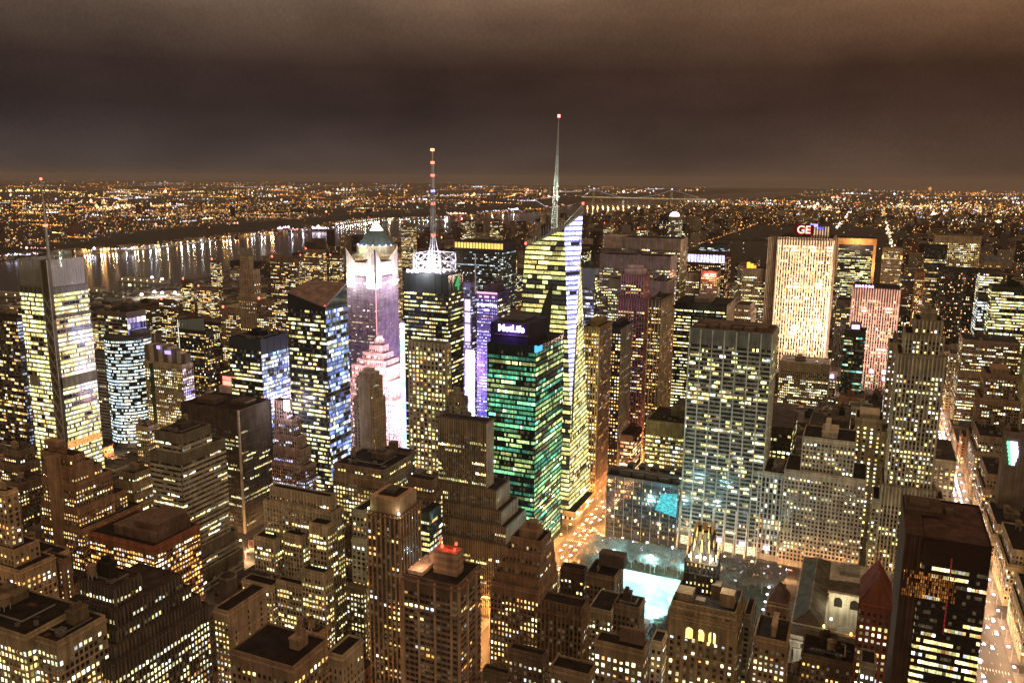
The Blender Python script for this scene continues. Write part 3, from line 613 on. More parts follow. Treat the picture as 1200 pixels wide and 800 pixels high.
    # number on the east corner
    text('4', 'number_sign', root, (x1+.9, y0+(y1-y0)*.55, zat(x1, y0+10, 334)), 19, (.05, .30, .10), 1.0, (math.pi/2, 0, math.pi/2), .3)
    # lower stone-clad block
    r2, d2 = B('stone_tower', 'pale stone office block with square windows, lower front of the truss crowned skyscraper', 'pale stone block under the truss tower', 478, 523, 545, 403, 690, sty(bay=4.4, fl=4.4, ww=.56, wh=.62, pe=1, pw=1.7, pd=.6, p=.45, pf=.25, run=1, pal='lime', b=.85, sh=.3, sd=.55, belt=0, scol=(.50, .47, .36), pc=(.52, .48, .37), top=2), (.30, .28, .22), depth=9, vb=535, cl=0)
truss_tower()
B('office_tower', 'wide dark slab tower with an amber lit top colonnade, behind the striped mast', 'slab with amber colonnade', 533, 590, 593, 284, 1400, sty(bay=2.8, fl=3.9, ww=.5, wh=.5, pe=2, pw=.4, pd=.4, p=.16, pf=.05, run=2, pal='cyanw', b=.7, base='glass', top=14), (.05, .055, .06), depth=60, vb=330)
def amber_top(Y=1399):
    x0 = atY(533, 290, Y)[0]; x1 = atY(590, 290, Y)[0]; za = atY(560, 291, Y)[2]; zb = atY(560, 284.6, Y)[2]
    r = thing('roof_colonnade', 'row of amber lit columns along the top of the wide dark slab', 'colonnade', ((x0+x1)/2, Y-1, za)); s = MB(); k = 16
    for i in range(k): s.box(x0+(x1-x0)*i/k+1, x0+(x1-x0)*(i+1)/k-1, Y-1.6, Y-.8, za, zb, 0, (1.25, .62+.1*(i % 3), .16))
    s.build('lit_panel', ['window'], r); s = MB(); s.box(x0-1, x1+1, Y-2, Y-.2, zb, zb+2.2, 0, (.1, .1, .1)); s.box(x0-1, x1+1, Y-2, Y-.2, za-1.2, za-.1, 0, (.1, .1, .1)); s.build('cornice', ['masonry'], r)
amber_top()
def neon_towers():
    root, (x0, x1, y0, y1, h) = B('hotel_tower', 'slim hotel tower with rows of white violet neon panels, left of the blue black block', 'slim neon hotel tower', 543, 552, 558, 331, 930, S(S_glass, p=.3, pal='ice', b=.5), (.12, .12, .2), depth=20, vb=500, cl=0)
    s = MB(); 
    for v0, v1, c in ((351, 364, (1.6, 1.1, 1.6)), (366, 378, (1.0, .8, 1.6)), (380, 400, (1.4, .9, 1.8)), (415, 436, (2.2, 1.4, 1.8)), (440, 470, (1.9, 1.5, 2.4)), (474, 498, (1.6, 1.2, 2.2))):
        s.box(x1-(x1-x0)*.75, x1-1, y0-1.4, y0-.8, zat(x1, y0, v1), zat(x1, y0, v0), 0, c)
    s.build('neon_panel', ['screen'], root)
    root, (x0, x1, y0, y1, h) = B('hotel_tower', 'blue black block lined with pink and white neon rows, left of the green lit tower', 'blue block with neon rows', 559, 583, 598, 343, 900, sty(bay=2.7, fl=3.8, ww=.45, wh=.42, pe=2, pw=.5, pd=.3, p=.55, pf=.2, run=1, pal='ice', b=1.0, pc=(.16, .14, .4)), (.09, .08, .25), stE=S(S_old, p=.3, pal='lime'), vb=490, cl=0)
    s = MB(); w = x1-x0
    for v, c, a, b in ((344, (1.4, .5, .7), 0, 1), (348.5, (1.6, .6, .9), .12, .25), (348.5, (1.6, .6, .9), .38, .6), (348.5, (1.6, .6, .9), .75, .88), (358, (2.4, 2.2, 4), .02, .95), (364, (1.6, 1, 1.6), .35, .62)):
        z = zat(x1, y0, v); s.box(x0+w*a, x0+w*b, y0-1.2, y0-.7, z-1.1, z+1.1, 0, c)
    s.build('neon_row', ['lights'], root)
    s = MB(); s.box(x0+6, x1-6, y0+6, y1-6, h-1, h+7, 0, (.08, .06, .1)); s.build('penthouse', ['masonry'], root)
    s = MB(); s.prism(x0-6, y0+8, .8, .6, h-5, zat(x0, y0, 300), 6, 0, (.5, .2, .2)); s.prism(x0-6, y0+8, .9, .9, zat(x0, y0, 300), zat(x0, y0, 298.5), 6, 0, (1, .3, .3)); s.build('antenna', ['steel'], root)
    lamp('neon_lamp', root, (x0-10, y0-50, 60), 330000, (.70, .55, 1), 8)
    # bright sign column on the corner of the stone block and the street behind it
    r = thing('billboard', 'tall narrow blue white sign column left of the pale stone block', 'billboard', (atY(473, 400, 760)[0], 760, 0)); s = MB(); a, b = atY(470, 440, 760)[0], atY(476, 440, 760)[0]
    zt, zb = atY(473, 378, 760)[2], atY(473, 525, 760)[2]; k = 22
    for i in range(k): s.box(a, b, 759, 761, zb+(zt-zb)*i/k, zb+(zt-zb)*(i+.86)/k, 0, (R.uniform(.5, 1.8), R.uniform(.7, 1.8), R.uniform(1.8, 4)))
    lamp('sign_lamp', r, ((a+b)/2-2, 745, zb+30), 130000, (.55, .65, 1), 6); lamp('sign_lamp', r, ((a+b)/2-2, 745, zb+90), 90000, (.6, .65, 1), 6)
    s.build('sign_panel', ['lights'], r); s = MB(); s.box(a-.5, b+.5, 761.1, 762.5, max(0, zb-60), zt+1, 0); s.build('sign_frame', ['steel'], r)
    for (u0, u1, v0, v1, Y, c, lb) in ((461, 470, 480, 520, 840, (.35, .55, 1.8), 'blue screen glowing at street level right of the pink stepped tower'), (546, 556, 410, 440, 905, (2.2, 1.2, 2.0), 'pink white screen low on the slim neon hotel tower'),
                              (540, 556, 470, 520, 800, (1.7, 1.4, 2.6), 'white violet screens at the foot of the neon towers'), (455, 470, 462, 478, 870, (.5, .7, 1.8), 'small blue screen above the pink tower shoulder')):
        a = atY(u0, v0, Y); b = atY(u1, v1, Y); r = thing('billboard', lb, 'billboard', ((a[0]+b[0])/2, Y, 0)); s = MB(); k = 5
        for i in range(k):
            for j in range(3): s.box(a[0]+(b[0]-a[0])*j/3, a[0]+(b[0]-a[0])*(j+.93)/3, Y-.5, Y, b[2]+(a[2]-b[2])*i/k, b[2]+(a[2]-b[2])*(i+.9)/k, 0, np.array(c)*R.uniform(.4, 1.3))
        s.build('screen', ['screen'], r); s = MB(); s.box(a[0]-.5, b[0]+.5, Y+.1, Y+2, 0, a[2]+.5, 0); s.build('screen_frame', ['steel'], r)
        lamp('screen_lamp', r, ((a[0]+b[0])/2, Y-14, (a[2]+b[2])/2), 170000, tuple(min(1, q/2.4) for q in c), 6)
neon_towers()
def pink_tower():
    Y = 772; c = (.66, .50, .46); cx = atY(432, 400, Y)[0]
    root = thing('stepped_tower', 'pink floodlit stepped pyramid tower crowned by a glowing white globe', 'building', (cx, Y+20, 0)); wall = MB(); win = []; roof = MB()
    st = sty(bay=2.6, fl=3.7, ww=.42, wh=.5, pe=1, pw=.6, pd=.35, p=.4, pf=.1, run=1, pal='pink', b=1.3, top=1)
    tl = [(464, 470, 400, 46), (456, 448, 406, 42), (451, 432, 410, 36), (447, 425, 414, 28), (443, 417, 418, 20), (439, 408, 424, 14)]
    z = 0
    for (uR, v, uL, dep) in tl:
        x1 = atY(uR, v, Y)[0]; zz = atY(uR, v, Y)[2]; xa = atY(uL, v, Y)[0]
        yc = Y+22; tier(wall, roof, win, xa, x1, yc-dep/2, yc+dep/2, z, zz, st, c, roofc=(.3, .2, .18), par=.6); z = zz-.6
    zt = z; wall.box(cx-4, cx+4, Y+18, Y+26, zt, zt+7, 0, c); wall.box(cx-2.4, cx+2.4, Y+19.6, Y+24.4, zt+7, zt+11, 0, c)
    wall.build('wall', ['masonry', 'metal', 'glass'], root); roof.build('roof', ['roof'], root); make_windows(root, win, 40)
    zg = zat(cx, Y+22, 398); s = MB()
    for i in range(8):
        a0, a1 = -math.pi/2+i*math.pi/8, -math.pi/2+(i+1)*math.pi/8; s.prism(cx, Y+22, 4.2*math.cos(a0), max(.01, 4.2*math.cos(a1)), zg+4.2*math.sin(a0), zg+4.2*math.sin(a1), 14, 0, (3, 2.2, 2.4), cap=False)
    s.build('globe', ['lights'], root)
    s = MB(); 
    for (u, v) in ((418, 431), (424, 424), (448, 437), (444, 430), (440, 418), (452, 445), (458, 468)): 
        p = atY(u, v, Y); s.box(p[0]-.8, p[0]+.8, Y-1, Y+.6, p[2]-.6, p[2]+.8, 0, (4, 2.6, 3))
    s.build('floodlight', ['lights'], root)
    for (u, v, e, dy) in ((432, 420, 30000, 20), (418, 440, 26000, 22), (452, 440, 30000, 20), (462, 480, 40000, 30), (462, 520, 34000, 30), (470, 450, 30000, -10)):
        p = atY(u, v, Y-dy); lamp('flood_lamp', root, tuple(p), e, (1, .50, .46), 3)
    lamp('flood_lamp', root, (cx+52, Y+22, zt-30), 45000, (1, .5, .5), 3)
    reg(atY(413, 450, Y)[0], atY(464, 470, Y)[0], Y, Y+44, zt, 525, 'pink stepped tower'); NBLD[0] += 1
pink_tower()
def slender():
    root, (x0, x1, y0, y1, h) = B('office_tower', 'slender plain brown tower with a notched top standing before the pink stepped tower', 'slender plain brown tower', 417, 437, 448, 443, 640, S(S_deco, bay=3.2, p=.05, pf=0, pw=1.2, pd=.3, ww=.3), (.36, .28, .20), low=((468, 3, 1.5, 0, 2), (545, 4, 3, 2, 4)), up=((5, 2, 2, 2, 2), (3, 5, 5, 5, 5)), vb=535)
    s = MB(); s.box(x0+3, x1-3, y0-.9, y0-.02, 20, h-3, 0, (.40, .33, .24)); s.build('centre_bay', ['masonry'], root)
slender()
B('office_tower', 'olive brown stepped block with a pointed roof, right of the pale stone block', 'olive block with pointed roof', 523, 543, 548, 466, 610, S(S_deco, p=.06), (.24, .22, .15), low=((487, 5, 2, 2, 3),), up=((4, 2, 2, 2, 2), (4, 5, 5, 5, 5)), vb=495)

def green_tower():
    st = sty(bay=1.6, fl=4.1, ww=.93, wh=.6, pe=5, pw=.25, pd=.2, sh=.36, sd=.12, p=.70, pf=.32, run=9, fc=.9, pal='green', b=.44, base='glass', scol=(.012, .035, .03), top=3, var=.75)
    root, (x0, x1, y0, y1, h) = B('office_tower', 'green lit glass office tower with a glowing violet sign on its dark rooftop box', 'green glass tower', 571, 628, 661, 406, 612, st, (.012, .03, .026), vb=610, cl=0, nind=100)
    pa = atY(609, 388, y0+4); hp = zat(pa[0], y0+4, 380); s = MB(); bx1 = atY(618, 388, y0+4)[0]
    s.box(x0+1, bx1, y0+4, y1-16, h-.9, hp, 0, (.025, .022, .04)); s.box(x0+6, bx1-8, y0+14, y1-24, hp, hp+1.5, 0, (.06, .05, .05)); s.build('penthouse', ['masonry'], root)
    zc = (hp+h)/2+4; text('MetLife', 'roof_sign', root, ((x0+bx1)/2+3, y0+3.2, zc), 7.6, (.62, .38, 1), 7.0, ext=.5)
    s = MB(); qx = (x0+bx1)/2+3; s.box(qx-15, qx+15, y0+3.0, y0+3.9, zc-5.4, zc-5.1, 0, (.3, .3, .32)); s.build('sign_rail', ['metal'], root)
    s = MB(); a = atY(629, 405, y0)[0]; s.box(a-1.5, a+.2, y0-.9, y0+.8, zat(x1, y0, 413), zat(x1, y0, 405), 0, (.1, .55, 1.2)); s.box(x1+.2, x1+1, y0-.3, y0+12, zat(x1, y0, 413), zat(x1, y0, 407), 0, (.1, .5, 1.1)); s.build('corner_light', ['lights'], root)
    lamp('sign_lamp', root, ((x0+bx1)/2+3, y0-1, zc), 9000, (.35, .15, 1), 2)
green_tower()
def crystal_tower():
    Y = 705
    def P(u, v, y): return atY(u, v, y)
    SEb = np.array([atY(667, 560, Y)[0], Y, 0]); xe = SEb[0]
    P0 = np.array([xe, Y, zat(xe, Y, 492)])
    A = P(661, 268, Y+2); TW = P(616, 289, Y+3)
    yb = Y+22; Bp = atY(683, 249, yb)
    SW = np.array([P(597, 420, Y)[0]-3, Y, 0])
    NE = np.array([atY(693, 560, Y+60)[0], Y+60, 0.]); NEt = np.array([atY(684, 300, Y+60)[0]-4, Y+58, Bp[2]-22])
    NW = np.array([SW[0], Y+60, 0.]); NWt = np.array([TW[0]-2, Y+56, TW[2]-10])
    root = thing('skyscraper', 'tallest glass skyscraper with faceted sides, white lit edge band and thin spire', 'building', (xe-30, Y+30, 0))
    wall = MB(); 
    def poly(*q, col=(.05, .055, .04)):
        q = [np.asarray(t) for t in q]
        for i in range(1, len(q)-1): wall.tris([[q[0], q[i], q[i+1]]], 2, col)
    poly(SW, SEb, P0, A, TW); poly(P0, Bp, A); poly(SEb, NE, NEt, Bp, P0); poly(NE, NW, NWt, NEt); poly(NW, SW, TW, NWt); poly(TW, A, Bp, NEt, NWt)
    wall.build('wall', ['masonry', 'metal', 'glass'], root)
    def plane_windows(poly, st, fl=4.4, bay=1.7, zmin=8, zmax=999, gap=.35):
        """storeys of glazing on a leaning facet; each storey is a run of panes between the facet's edges"""
        q = [np.asarray(t, float) for t in poly]; out = []; cols = []; sp = []
        n = np.cross(q[1]-q[0], q[-1]-q[0]); n /= np.linalg.norm(n); 
        if n[1] > 0: n = -n
        zs = np.arange(zmin, min(zmax, max(t[2] for t in q)), fl)
        def cut(z):
            pts = []
            for i in range(len(q)):
                a, b = q[i], q[(i+1) % len(q)]
                if (a[2]-z)*(b[2]-z) < 0: pts.append(a+(b-a)*(z-a[2])/(b[2]-a[2]))
            if len(pts) < 2: return None
            pts.sort(key=lambda t: t[0]*1+t[1]*.9); return pts[0], pts[-1]
        for z in zs:
            lo, hi = cut(z+fl*.16), cut(z+fl*(1-gap)+fl*.16)
            if lo is None or hi is None: continue
            W = min(np.linalg.norm(lo[1]-lo[0]), np.linalg.norm(hi[1]-hi[0])); nb = int(W/bay)
            if nb < 1: continue
            fm = NR.rand(); p = .95 if fm < st['pf'] else min(.97, st['p']*NR.uniform(.5, 1.5)); pal = PAL[st['pal']]; fc = pal[NR.randint(len(pal))]; run = 0; on = False; b_ = 1
            for i in range(nb):
                if run <= 0: run = NR.randint(1, st['run']+1); on = NR.rand() < p; b_ = st['b']*math.exp(NR.normal(0, st['var'])); cc = fc if NR.rand() < .5 else pal[NR.randint(len(pal))]
                run -= 1; t0, t1 = (i+.05)/nb, (i+.95)/nb
                out.append([lo[0]+(lo[1]-lo[0])*t0+n*.15, lo[0]+(lo[1]-lo[0])*t1+n*.15, hi[0]+(hi[1]-hi[0])*t1+n*.15, hi[0]+(hi[1]-hi[0])*t0+n*.15]); cols.append(np.array(cc)*b_ if on else np.array([.02, .02, .015]))
            hh = cut(z+fl*.02)
            if hh: sp.append((lo[0]+n*.2, lo[1]+n*.2))
        return out, cols
    sS = sty(pal='lime', p=.62, pf=.38, run=7, b=.85, var=.55); o1, c1 = plane_windows([SW, SEb, P0, A, TW], sS)
    sL = sty(pal='ice', p=.97, pf=.9, run=9, b=1.9, var=.25); o2, c2 = plane_windows([P0, Bp, A], sL, gap=.36)
    sE = sty(pal='yellow', p=.85, pf=.5, run=4, b=.9, var=.4); o3, c3 = plane_windows([SEb, NE, NEt, Bp, P0], sE)
    for o_, c_ in ((o1, c1), (o2, c2), (o3, c3)):
        s = MB(); s.quads(np.array(o_), 0, np.array(c_)); w = s.build('window', ['window'], root); w['kind'] = 'stuff'
    o4 = [[q[3]+(q[3]-q[0])*.02+np.array([.03, -.03, 0]), q[2]+(q[2]-q[1])*.02+np.array([.03, -.03, 0]), q[2]+(q[2]-q[1])*.42+np.array([.03, -.03, 0]), q[3]+(q[3]-q[0])*.42+np.array([.03, -.03, 0])] for q in map(lambda t: [np.asarray(k) for k in t], o2)]  # unlit glass between the white bands; its bluish light put in as glow
    s = MB(); s.quads(np.array(o4), 0, np.tile((.30, .28, .95), (len(o4), 1))*NR.uniform(.6, 1.2, (len(o4), 1))); w = s.build('blue_glow_strip', ['window'], root); w['kind'] = 'stuff'
    s = MB()
    # open steel screen above the roof edge
    for t in np.linspace(0, 1, 16): 
        p = A*(1-t)+Bp*t; q2 = TW*(1-t)+A*t
        s.beam(p-np.array([0, 0, 2]), p+np.array([0, 0, 6*t+1]), .35, 0, (.5, .5, .5)); s.beam(q2-np.array([0, 0, 2]), q2+np.array([0, 0, 9*math.sin(t*2.6)+1]), .35, 0, (.4, .42, .4))
    s.beam(TW, A, .8, 0, (.5, .5, .48)); s.beam(A, Bp, .8, 0, (.6, .6, .62)); s.beam(A+np.array([0, 0, 4]), Bp+np.array([0, 0, 7]), .5, 0, (.5, .5, .5)); s.beam(Bp, NEt, .8, 0, (.5, .5, .48)); s.beam(TW, NWt, .8, 0, (.5, .5, .48))
    for t in np.linspace(0, 1, 14): q = A*(1-t)+np.array(NWt)*t; s.beam(q, q+np.array([0, 0, 12*(1-t)]), .4, 0, (.4, .42, .4))
    s.build('screen_frame', ['steel'], root)
    # spire: three-legged lattice narrowing to a needle
    sx, sy = atY(650, 275, Y+34)[0], Y+34; zb = zat(sx, sy, 283); zt = zat(sx+4, sy, 137); s = MB(); tip = np.array([atY(655, 137, sy)[0], sy, zt])
    base = [np.array([sx-3.6, sy-3, zb-8]), np.array([sx+3.6, sy-3, zb-8]), np.array([sx, sy+4, zb-8])]
    for i in range(3):
        s.beam(base[i], tip, .7, 0, (.62, .66, .58), w2=.3)
    k = 26
    for j in range(k):
        t0, t1 = j/k*.9, (j+1)/k*.9
        for i in range(3):
            a = base[i]*(1-t0)+tip*t0; b = base[(i+1) % 3]*(1-t1)+tip*t1; c = base[(i+1) % 3]*(1-t0)+tip*t0
            s.beam(a, b, .45, 0, (.6, .64, .56)); s.beam(a, c, .45, 0, (.6, .64, .56))
    s.build('spire', ['steel'], root)
    lamp('spire_lamp', root, (sx-6, sy-14, zb+4), 30000, (.85, 1, .75), 1); lamp('spire_lamp', root, (sx+3, sy-16, zb+45), 26000, (.85, 1, .75), 1)
    s = MB(); s.prism(tip[0], tip[1], 1.3, 1.3, zt-.5, zt+2, 8, 0, (6, .8, .6)); s.prism(Bp[0], Bp[1], 1, 1, Bp[2]+7, Bp[2]+9, 8, 0, (5, .4, .3)); s.prism(TW[0], TW[1], 1, 1, TW[2]+2, TW[2]+4, 8, 0, (4, .4, .3)); s.build('beacon', ['lights'], root)
    # lower wing and podium
    w2 = MB(); win = []; rf = MB()
    xa, xb = xe-1, atY(694, 560, Y+40)[0]
    tier(w2, rf, win, SEb[0]-4, xe+9, Y-6, Y+50, 0, zat(xe+9, Y-6, 600), sty(bay=2, fl=4.2, ww=.9, wh=.66, pe=0, sh=.2, p=.95, pf=.8, run=5, pal='yellow', b=1.1, base='metal', scol=(.4, .38, .25)), (.35, .33, .22))
    w2.build('podium', ['masonry', 'metal', 'glass'], root); rf.build('podium_roof', ['roof'], root); make_windows(root, win, 60)
    reg(SW[0], NE[0]+6, Y-6, Y+60, 280, 640, 'faceted spire skyscraper'); NBLD[0] += 1
crystal_tower()
B('office_tower', 'blue grey glass block with a plain upper half, just right of the white edge band', 'blue grey glass block', 681, 697, 702, 315, 1000, S(S_glass, p=.55, pal='ice', b=.5, scol=(.2, .23, .25), top=20), (.14, .17, .19), stE=S(S_glass, p=.5, pal='lime', b=.8), vb=395)
RIBT = sty(belt=0, bay=2.6, fl=3.9, ww=.62, wh=.5, pe=2, pw=.9, pd=.8, p=.36, pf=.12, run=4, pal='yellow', b=.85, top=10)
def ave_towers():
    B('office_tower', 'slab tower with a columned rooftop box, behind the wide grey slab', 'slab with columned rooftop box', 704, 745, 748, 292, 1420, S(RIBT, top=3), (.15, .13, .11), depth=50, vb=300, up=((22, 3, 3, 6, 6, (.38, .30, .25)),))
    B('office_tower', 'tall slab with lit stone piers on its east side, highest of the avenue slabs', 'tall slab with lit stone piers', 729, 798, 806, 280, 1330, S(RIBT, p=.3, top=16, pd=.3, pw=.5), (.20, .17, .155), stE=S(RIBT, p=.25, pc=(.62, .52, .42)), vb=400, cl=0)  # light on the east piers put in as a paler stone colour
    B('office_tower', 'broad smooth grey mauve slab with a blank top band and warm rows of windows', 'broad grey mauve slab', 703, 786, 790, 301, 1170, S(RIBT, pd=.15, pw=.4, p=.34, top=16, bay=1.9, sh=.3, scol=(.30, .26, .28)), (.26, .22, .24), depth=44, vb=350)
    B('office_tower', 'pinkish tower with glowing roof bands and red lines, before the grey mauve slab', 'pinkish tower with glowing bands', 728, 755, 761, 322, 960, sty(bay=3.2, fl=4, ww=.7, wh=.45, pe=1, pw=.8, pd=.6, p=.35, pf=.1, run=2, pal='warm', b=.8, pc=(.42, .2, .22), top=12), (.16, .09, .10), vb=510, up=((6, 3, 3, 3, 3, (.4, .3, .3)), (4, 6, 6, 6, 6, (.4, .3, .3))), low=((350, 2, 3, 2, 5),))
    B('office_tower', 'plain box tower with grey blank top, right half of the avenue slab group', 'plain box with grey top', 760, 782, 787, 330, 1060, S(RIBT, top=18), (.24, .20, .19), depth=42, vb=350)
    B('office_tower', 'tan ribbed tower with dark bays below the plain grey box', 'tan ribbed tower with dark bays', 760, 775, 788, 351, 900, sty(bay=2.1, fl=3.9, ww=.6, wh=.45, pe=2, pw=1.0, pd=.9, p=.4, pf=.05, run=2, pal='amber', b=.9, pc=(.45, .35, .26)), (.10, .08, .07), vb=490)
    B('office_tower', 'small greenish block with lit rows in front of the grey mauve slab', 'small greenish lit block', 713, 728, 730, 327, 1120, S(RIBT, p=.5, pal='lime', pd=.2), (.2, .19, .14), depth=30, vb=380, cl=0)
    B('office_tower', 'ribbed orange lit slab seen edge on, right of the tan ribbed tower', 'orange edge lit slab', 786, 790, 792, 360, 1000, S(RIBT, pc=(.7, .42, .25), p=.5, pal='red'), (.4, .22, .13), depth=50, vb=465)  # orange light on the slab put into its wall and pier colours
    B('office_tower', 'pier fronted tower with amber uplit piers on the avenue corner', 'amber uplit pier tower', 684, 703, 717, 383, 780, sty(bay=2.8, fl=4, ww=.55, wh=.6, pe=1, pw=1.1, pd=.9, p=.8, pf=.3, run=2, pal='amber', b=.9, pc=(.62, .47, .22), top=4), (.22, .16, .08), stE=S(S_deco, p=.25, pc=(.28, .19, .15), pal='amber'), vb=575, up=((6, 5, 5, 4, 4),))  # gold light on the south piers put into their colour
    B('office_tower', 'black slim tower with scattered warm windows, right of the amber uplit pier tower', 'black slim tower', 712, 728, 741, 384, 850, sty(bay=2.8, fl=3.9, ww=.55, wh=.45, pe=0, sh=0, p=.5, pf=.05, run=1, pal='amber', b=1.0, base='glass'), (.028, .028, .035), stE=S(S_rib, p=.15, pc=(.3, .26, .24)), vb=545, up=((5, 4, 4, 4, 4),))
    B('office_tower', 'narrow brown tower between the black slim tower and the tan ribbed tower', 'narrow brown tower', 741, 751, 760, 365, 1020, S(S_deco, p=.4, pal='amber', bay=2.4), (.22, .14, .12), vb=510, cl=2)
    B('office_tower', 'black tower with wide yellow window rows and a pale east edge', 'black tower with yellow rows', 791, 852, 861, 357, 1000, sty(bay=2.0, fl=4, ww=.75, wh=.42, pe=0, sh=.45, sd=.2, p=.75, pf=.2, run=4, pal='yellow', b=1.0, base='glass', scol=(.02, .022, .02)), (.02, .022, .022), stE=S(S_rib, pc=(.6, .5, .4), p=.1), vb=450, up=((6, 22, 22, 8, 8, (.16, .13, .1)),))
    B('office_block', 'olive concrete grid block filled with warm light, behind the dark glass library annex block', 'olive concrete grid block', 757, 805, 812, 497, 790, sty(bay=2.6, fl=4.3, ww=.82, wh=.5, pe=2, pw=.6, pd=.5, sh=.36, sd=.4, p=.7, pf=.3, run=2, pal='lime', b=.95, scol=OLV, pc=OLV, top=12), (.33, .31, .2), depth=55, vb=550, side='E')
    B('office_block', 'low glass storefront block with red signs by the amber pier tower', 'low storefront block', 727, 742, 752, 510, 800, S(S_glass, p=.7, pal='red', b=1), (.12, .06, .05), vb=545, cl=2)
ave_towers()
def skyline_extra():
    root, (x0, x1, y0, y1, h) = B('office_tower', 'dark blue glass tower at the park edge behind the white crowned tower', 'dark blue tower at the park edge', 821, 852, 855, 287, 1900, S(S_glass, p=.35, pal='cyanw', b=.6), (.04, .06, .075), depth=40, vb=300)
    root, (x0, x1, y0, y1, h) = B('office_tower', 'black tower with a glowing white violet crown band and red side', 'white crowned black tower', 803, 850, 857, 298, 1500, S(S_old, p=.35, pal='warm', bay=3.6), (.10, .04, .035), stE=S(S_old, p=.3, pal='red'), vb=330, cl=0)
    s = MB(); za, zb = zat(x1, y0, 308.5), zat(x1, y0, 299.5); k = 13
    for i in range(k): s.box(x0+(x1-x0)*i/k+.5, x0+(x1-x0)*(i+1)/k-.9, y0-1, y0-.6, za, zb, 0, np.array((1.5, 1.45, 2.3))*R.uniform(.5, 1.2))
    s.build('crown_light', ['window'], root)
    B('office_tower', 'grey brown ribbed tower left of the tower with the red sign', 'grey ribbed tower by the red sign', 804, 820, 823, 320, 1320, S(RIBT, p=.4), (.25, .2, .16), depth=30, vb=345, cl=0)
    root, (x0, x1, y0, y1, h) = B('office_tower', 'pinkish block tower with a round logo and red letters near its top', 'tower with red letters', 822, 841, 845, 318, 1310, S(S_old, p=.35, bay=2.6), (.28, .20, .17), vb=350, cl=0)
    z = zat(x1, y0, 323); text('UBS', 'roof_sign', root, ((x0+x1)/2+4, y0-.8, z), 8, (1, .25, .2), 4); s = MB(); s.prism(x0+8, 0, 2.6, 2.6, 0, .5, 14, 0, (3.5, .9, .7)); A_ = []
    s2 = MB(); s2.box(x0+5.4, x0+10.4, y0-1.2, y0-.6, z-2.5, z+2.5, 0, (3.5, .9, .7)); s2.build('round_logo', ['lights'], root); lamp('sign_lamp', root, ((x0+x1)/2, y0-7, z), 14000, (1, .15, .1), 2)
    root, (x0, x1, y0, y1, h) = B('office_tower', 'tall thin ribbed tower with an amber roof lamp, left of the floodlit slab', 'thin ribbed tower with amber lamp', 870, 898, 901, 315, 1290, S(RIBT, p=.4, pal='yellow', bay=2.4, pd=1), (.22, .17, .13), depth=40, vb=400, cl=0)
    s = MB(); s.box(x0+6, x0+10, y0+3, y0+8, h-.8, h+8, 0, (2.0, .8, .06)); s.box(x0+11, x0+15, y0+3, y0+8, h-.8, h+6, 0, (2.0, .7, .06)); s.box(x0+15.5, x0+19, y0+3, y0+8, h-.8, h+3.5, 0, (1.6, .5, .05)); s.build('roof_light', ['lights'], root)
    B('stone_tower', 'pale pink stepped tower below the thin ribbed tower', 'pale pink stepped tower', 861, 879, 884, 358, 1080, S(S_deco, p=.1, pc=(.6, .48, .42)), (.46, .36, .32), low=((366, 2, 2, 2, 3),), vb=400, cl=0)
    root, (x0, x1, y0, y1, h) = B('office_tower', 'slim tower capped by a glowing white dome on the skyline', 'white domed tower', 781, 795, 800, 254, 1640, S(S_old, p=.4, pal='white'), (.3, .27, .24), vb=275, cl=0)
    s = MB(); cx, cyy = (x0+x1)/2, (y0+y1)/2; r = (x1-x0)*.42
    for i in range(5):
        a0, a1 = i*math.pi/10, (i+1)*math.pi/10; s.prism(cx, cyy, r*math.cos(a0), max(.01, r*math.cos(a1)), h+r*.9*math.sin(a0), h+r*.9*math.sin(a1), 16, 0, (2.6, 2.3, 2.6), cap=False)
    s.build('dome', ['lights'], root)
    B('office_tower', 'dark round shouldered tower left of the white domed tower', 'dark tower by the dome', 773, 781, 784, 254, 1560, S(S_old, p=.2), (.05, .045, .045), vb=275, cl=0)
    B('office_tower', 'black square tower right of the white domed tower', 'black tower by the dome', 794, 803, 806, 263, 1700, S(S_glass, p=.05), (.03, .03, .035), vb=280, cl=0)
    B('office_tower', 'blank tan stepped telephone building between the river and the navy tower', 'blank tan building', 281, 292, 296, 301, 1150, S(S_old, p=.02, bay=5, ww=.2), (.36, .28, .2), vb=340, cl=0, low=((316, 2, 9, 2, 6), (345, 4, 16, 4, 12)))
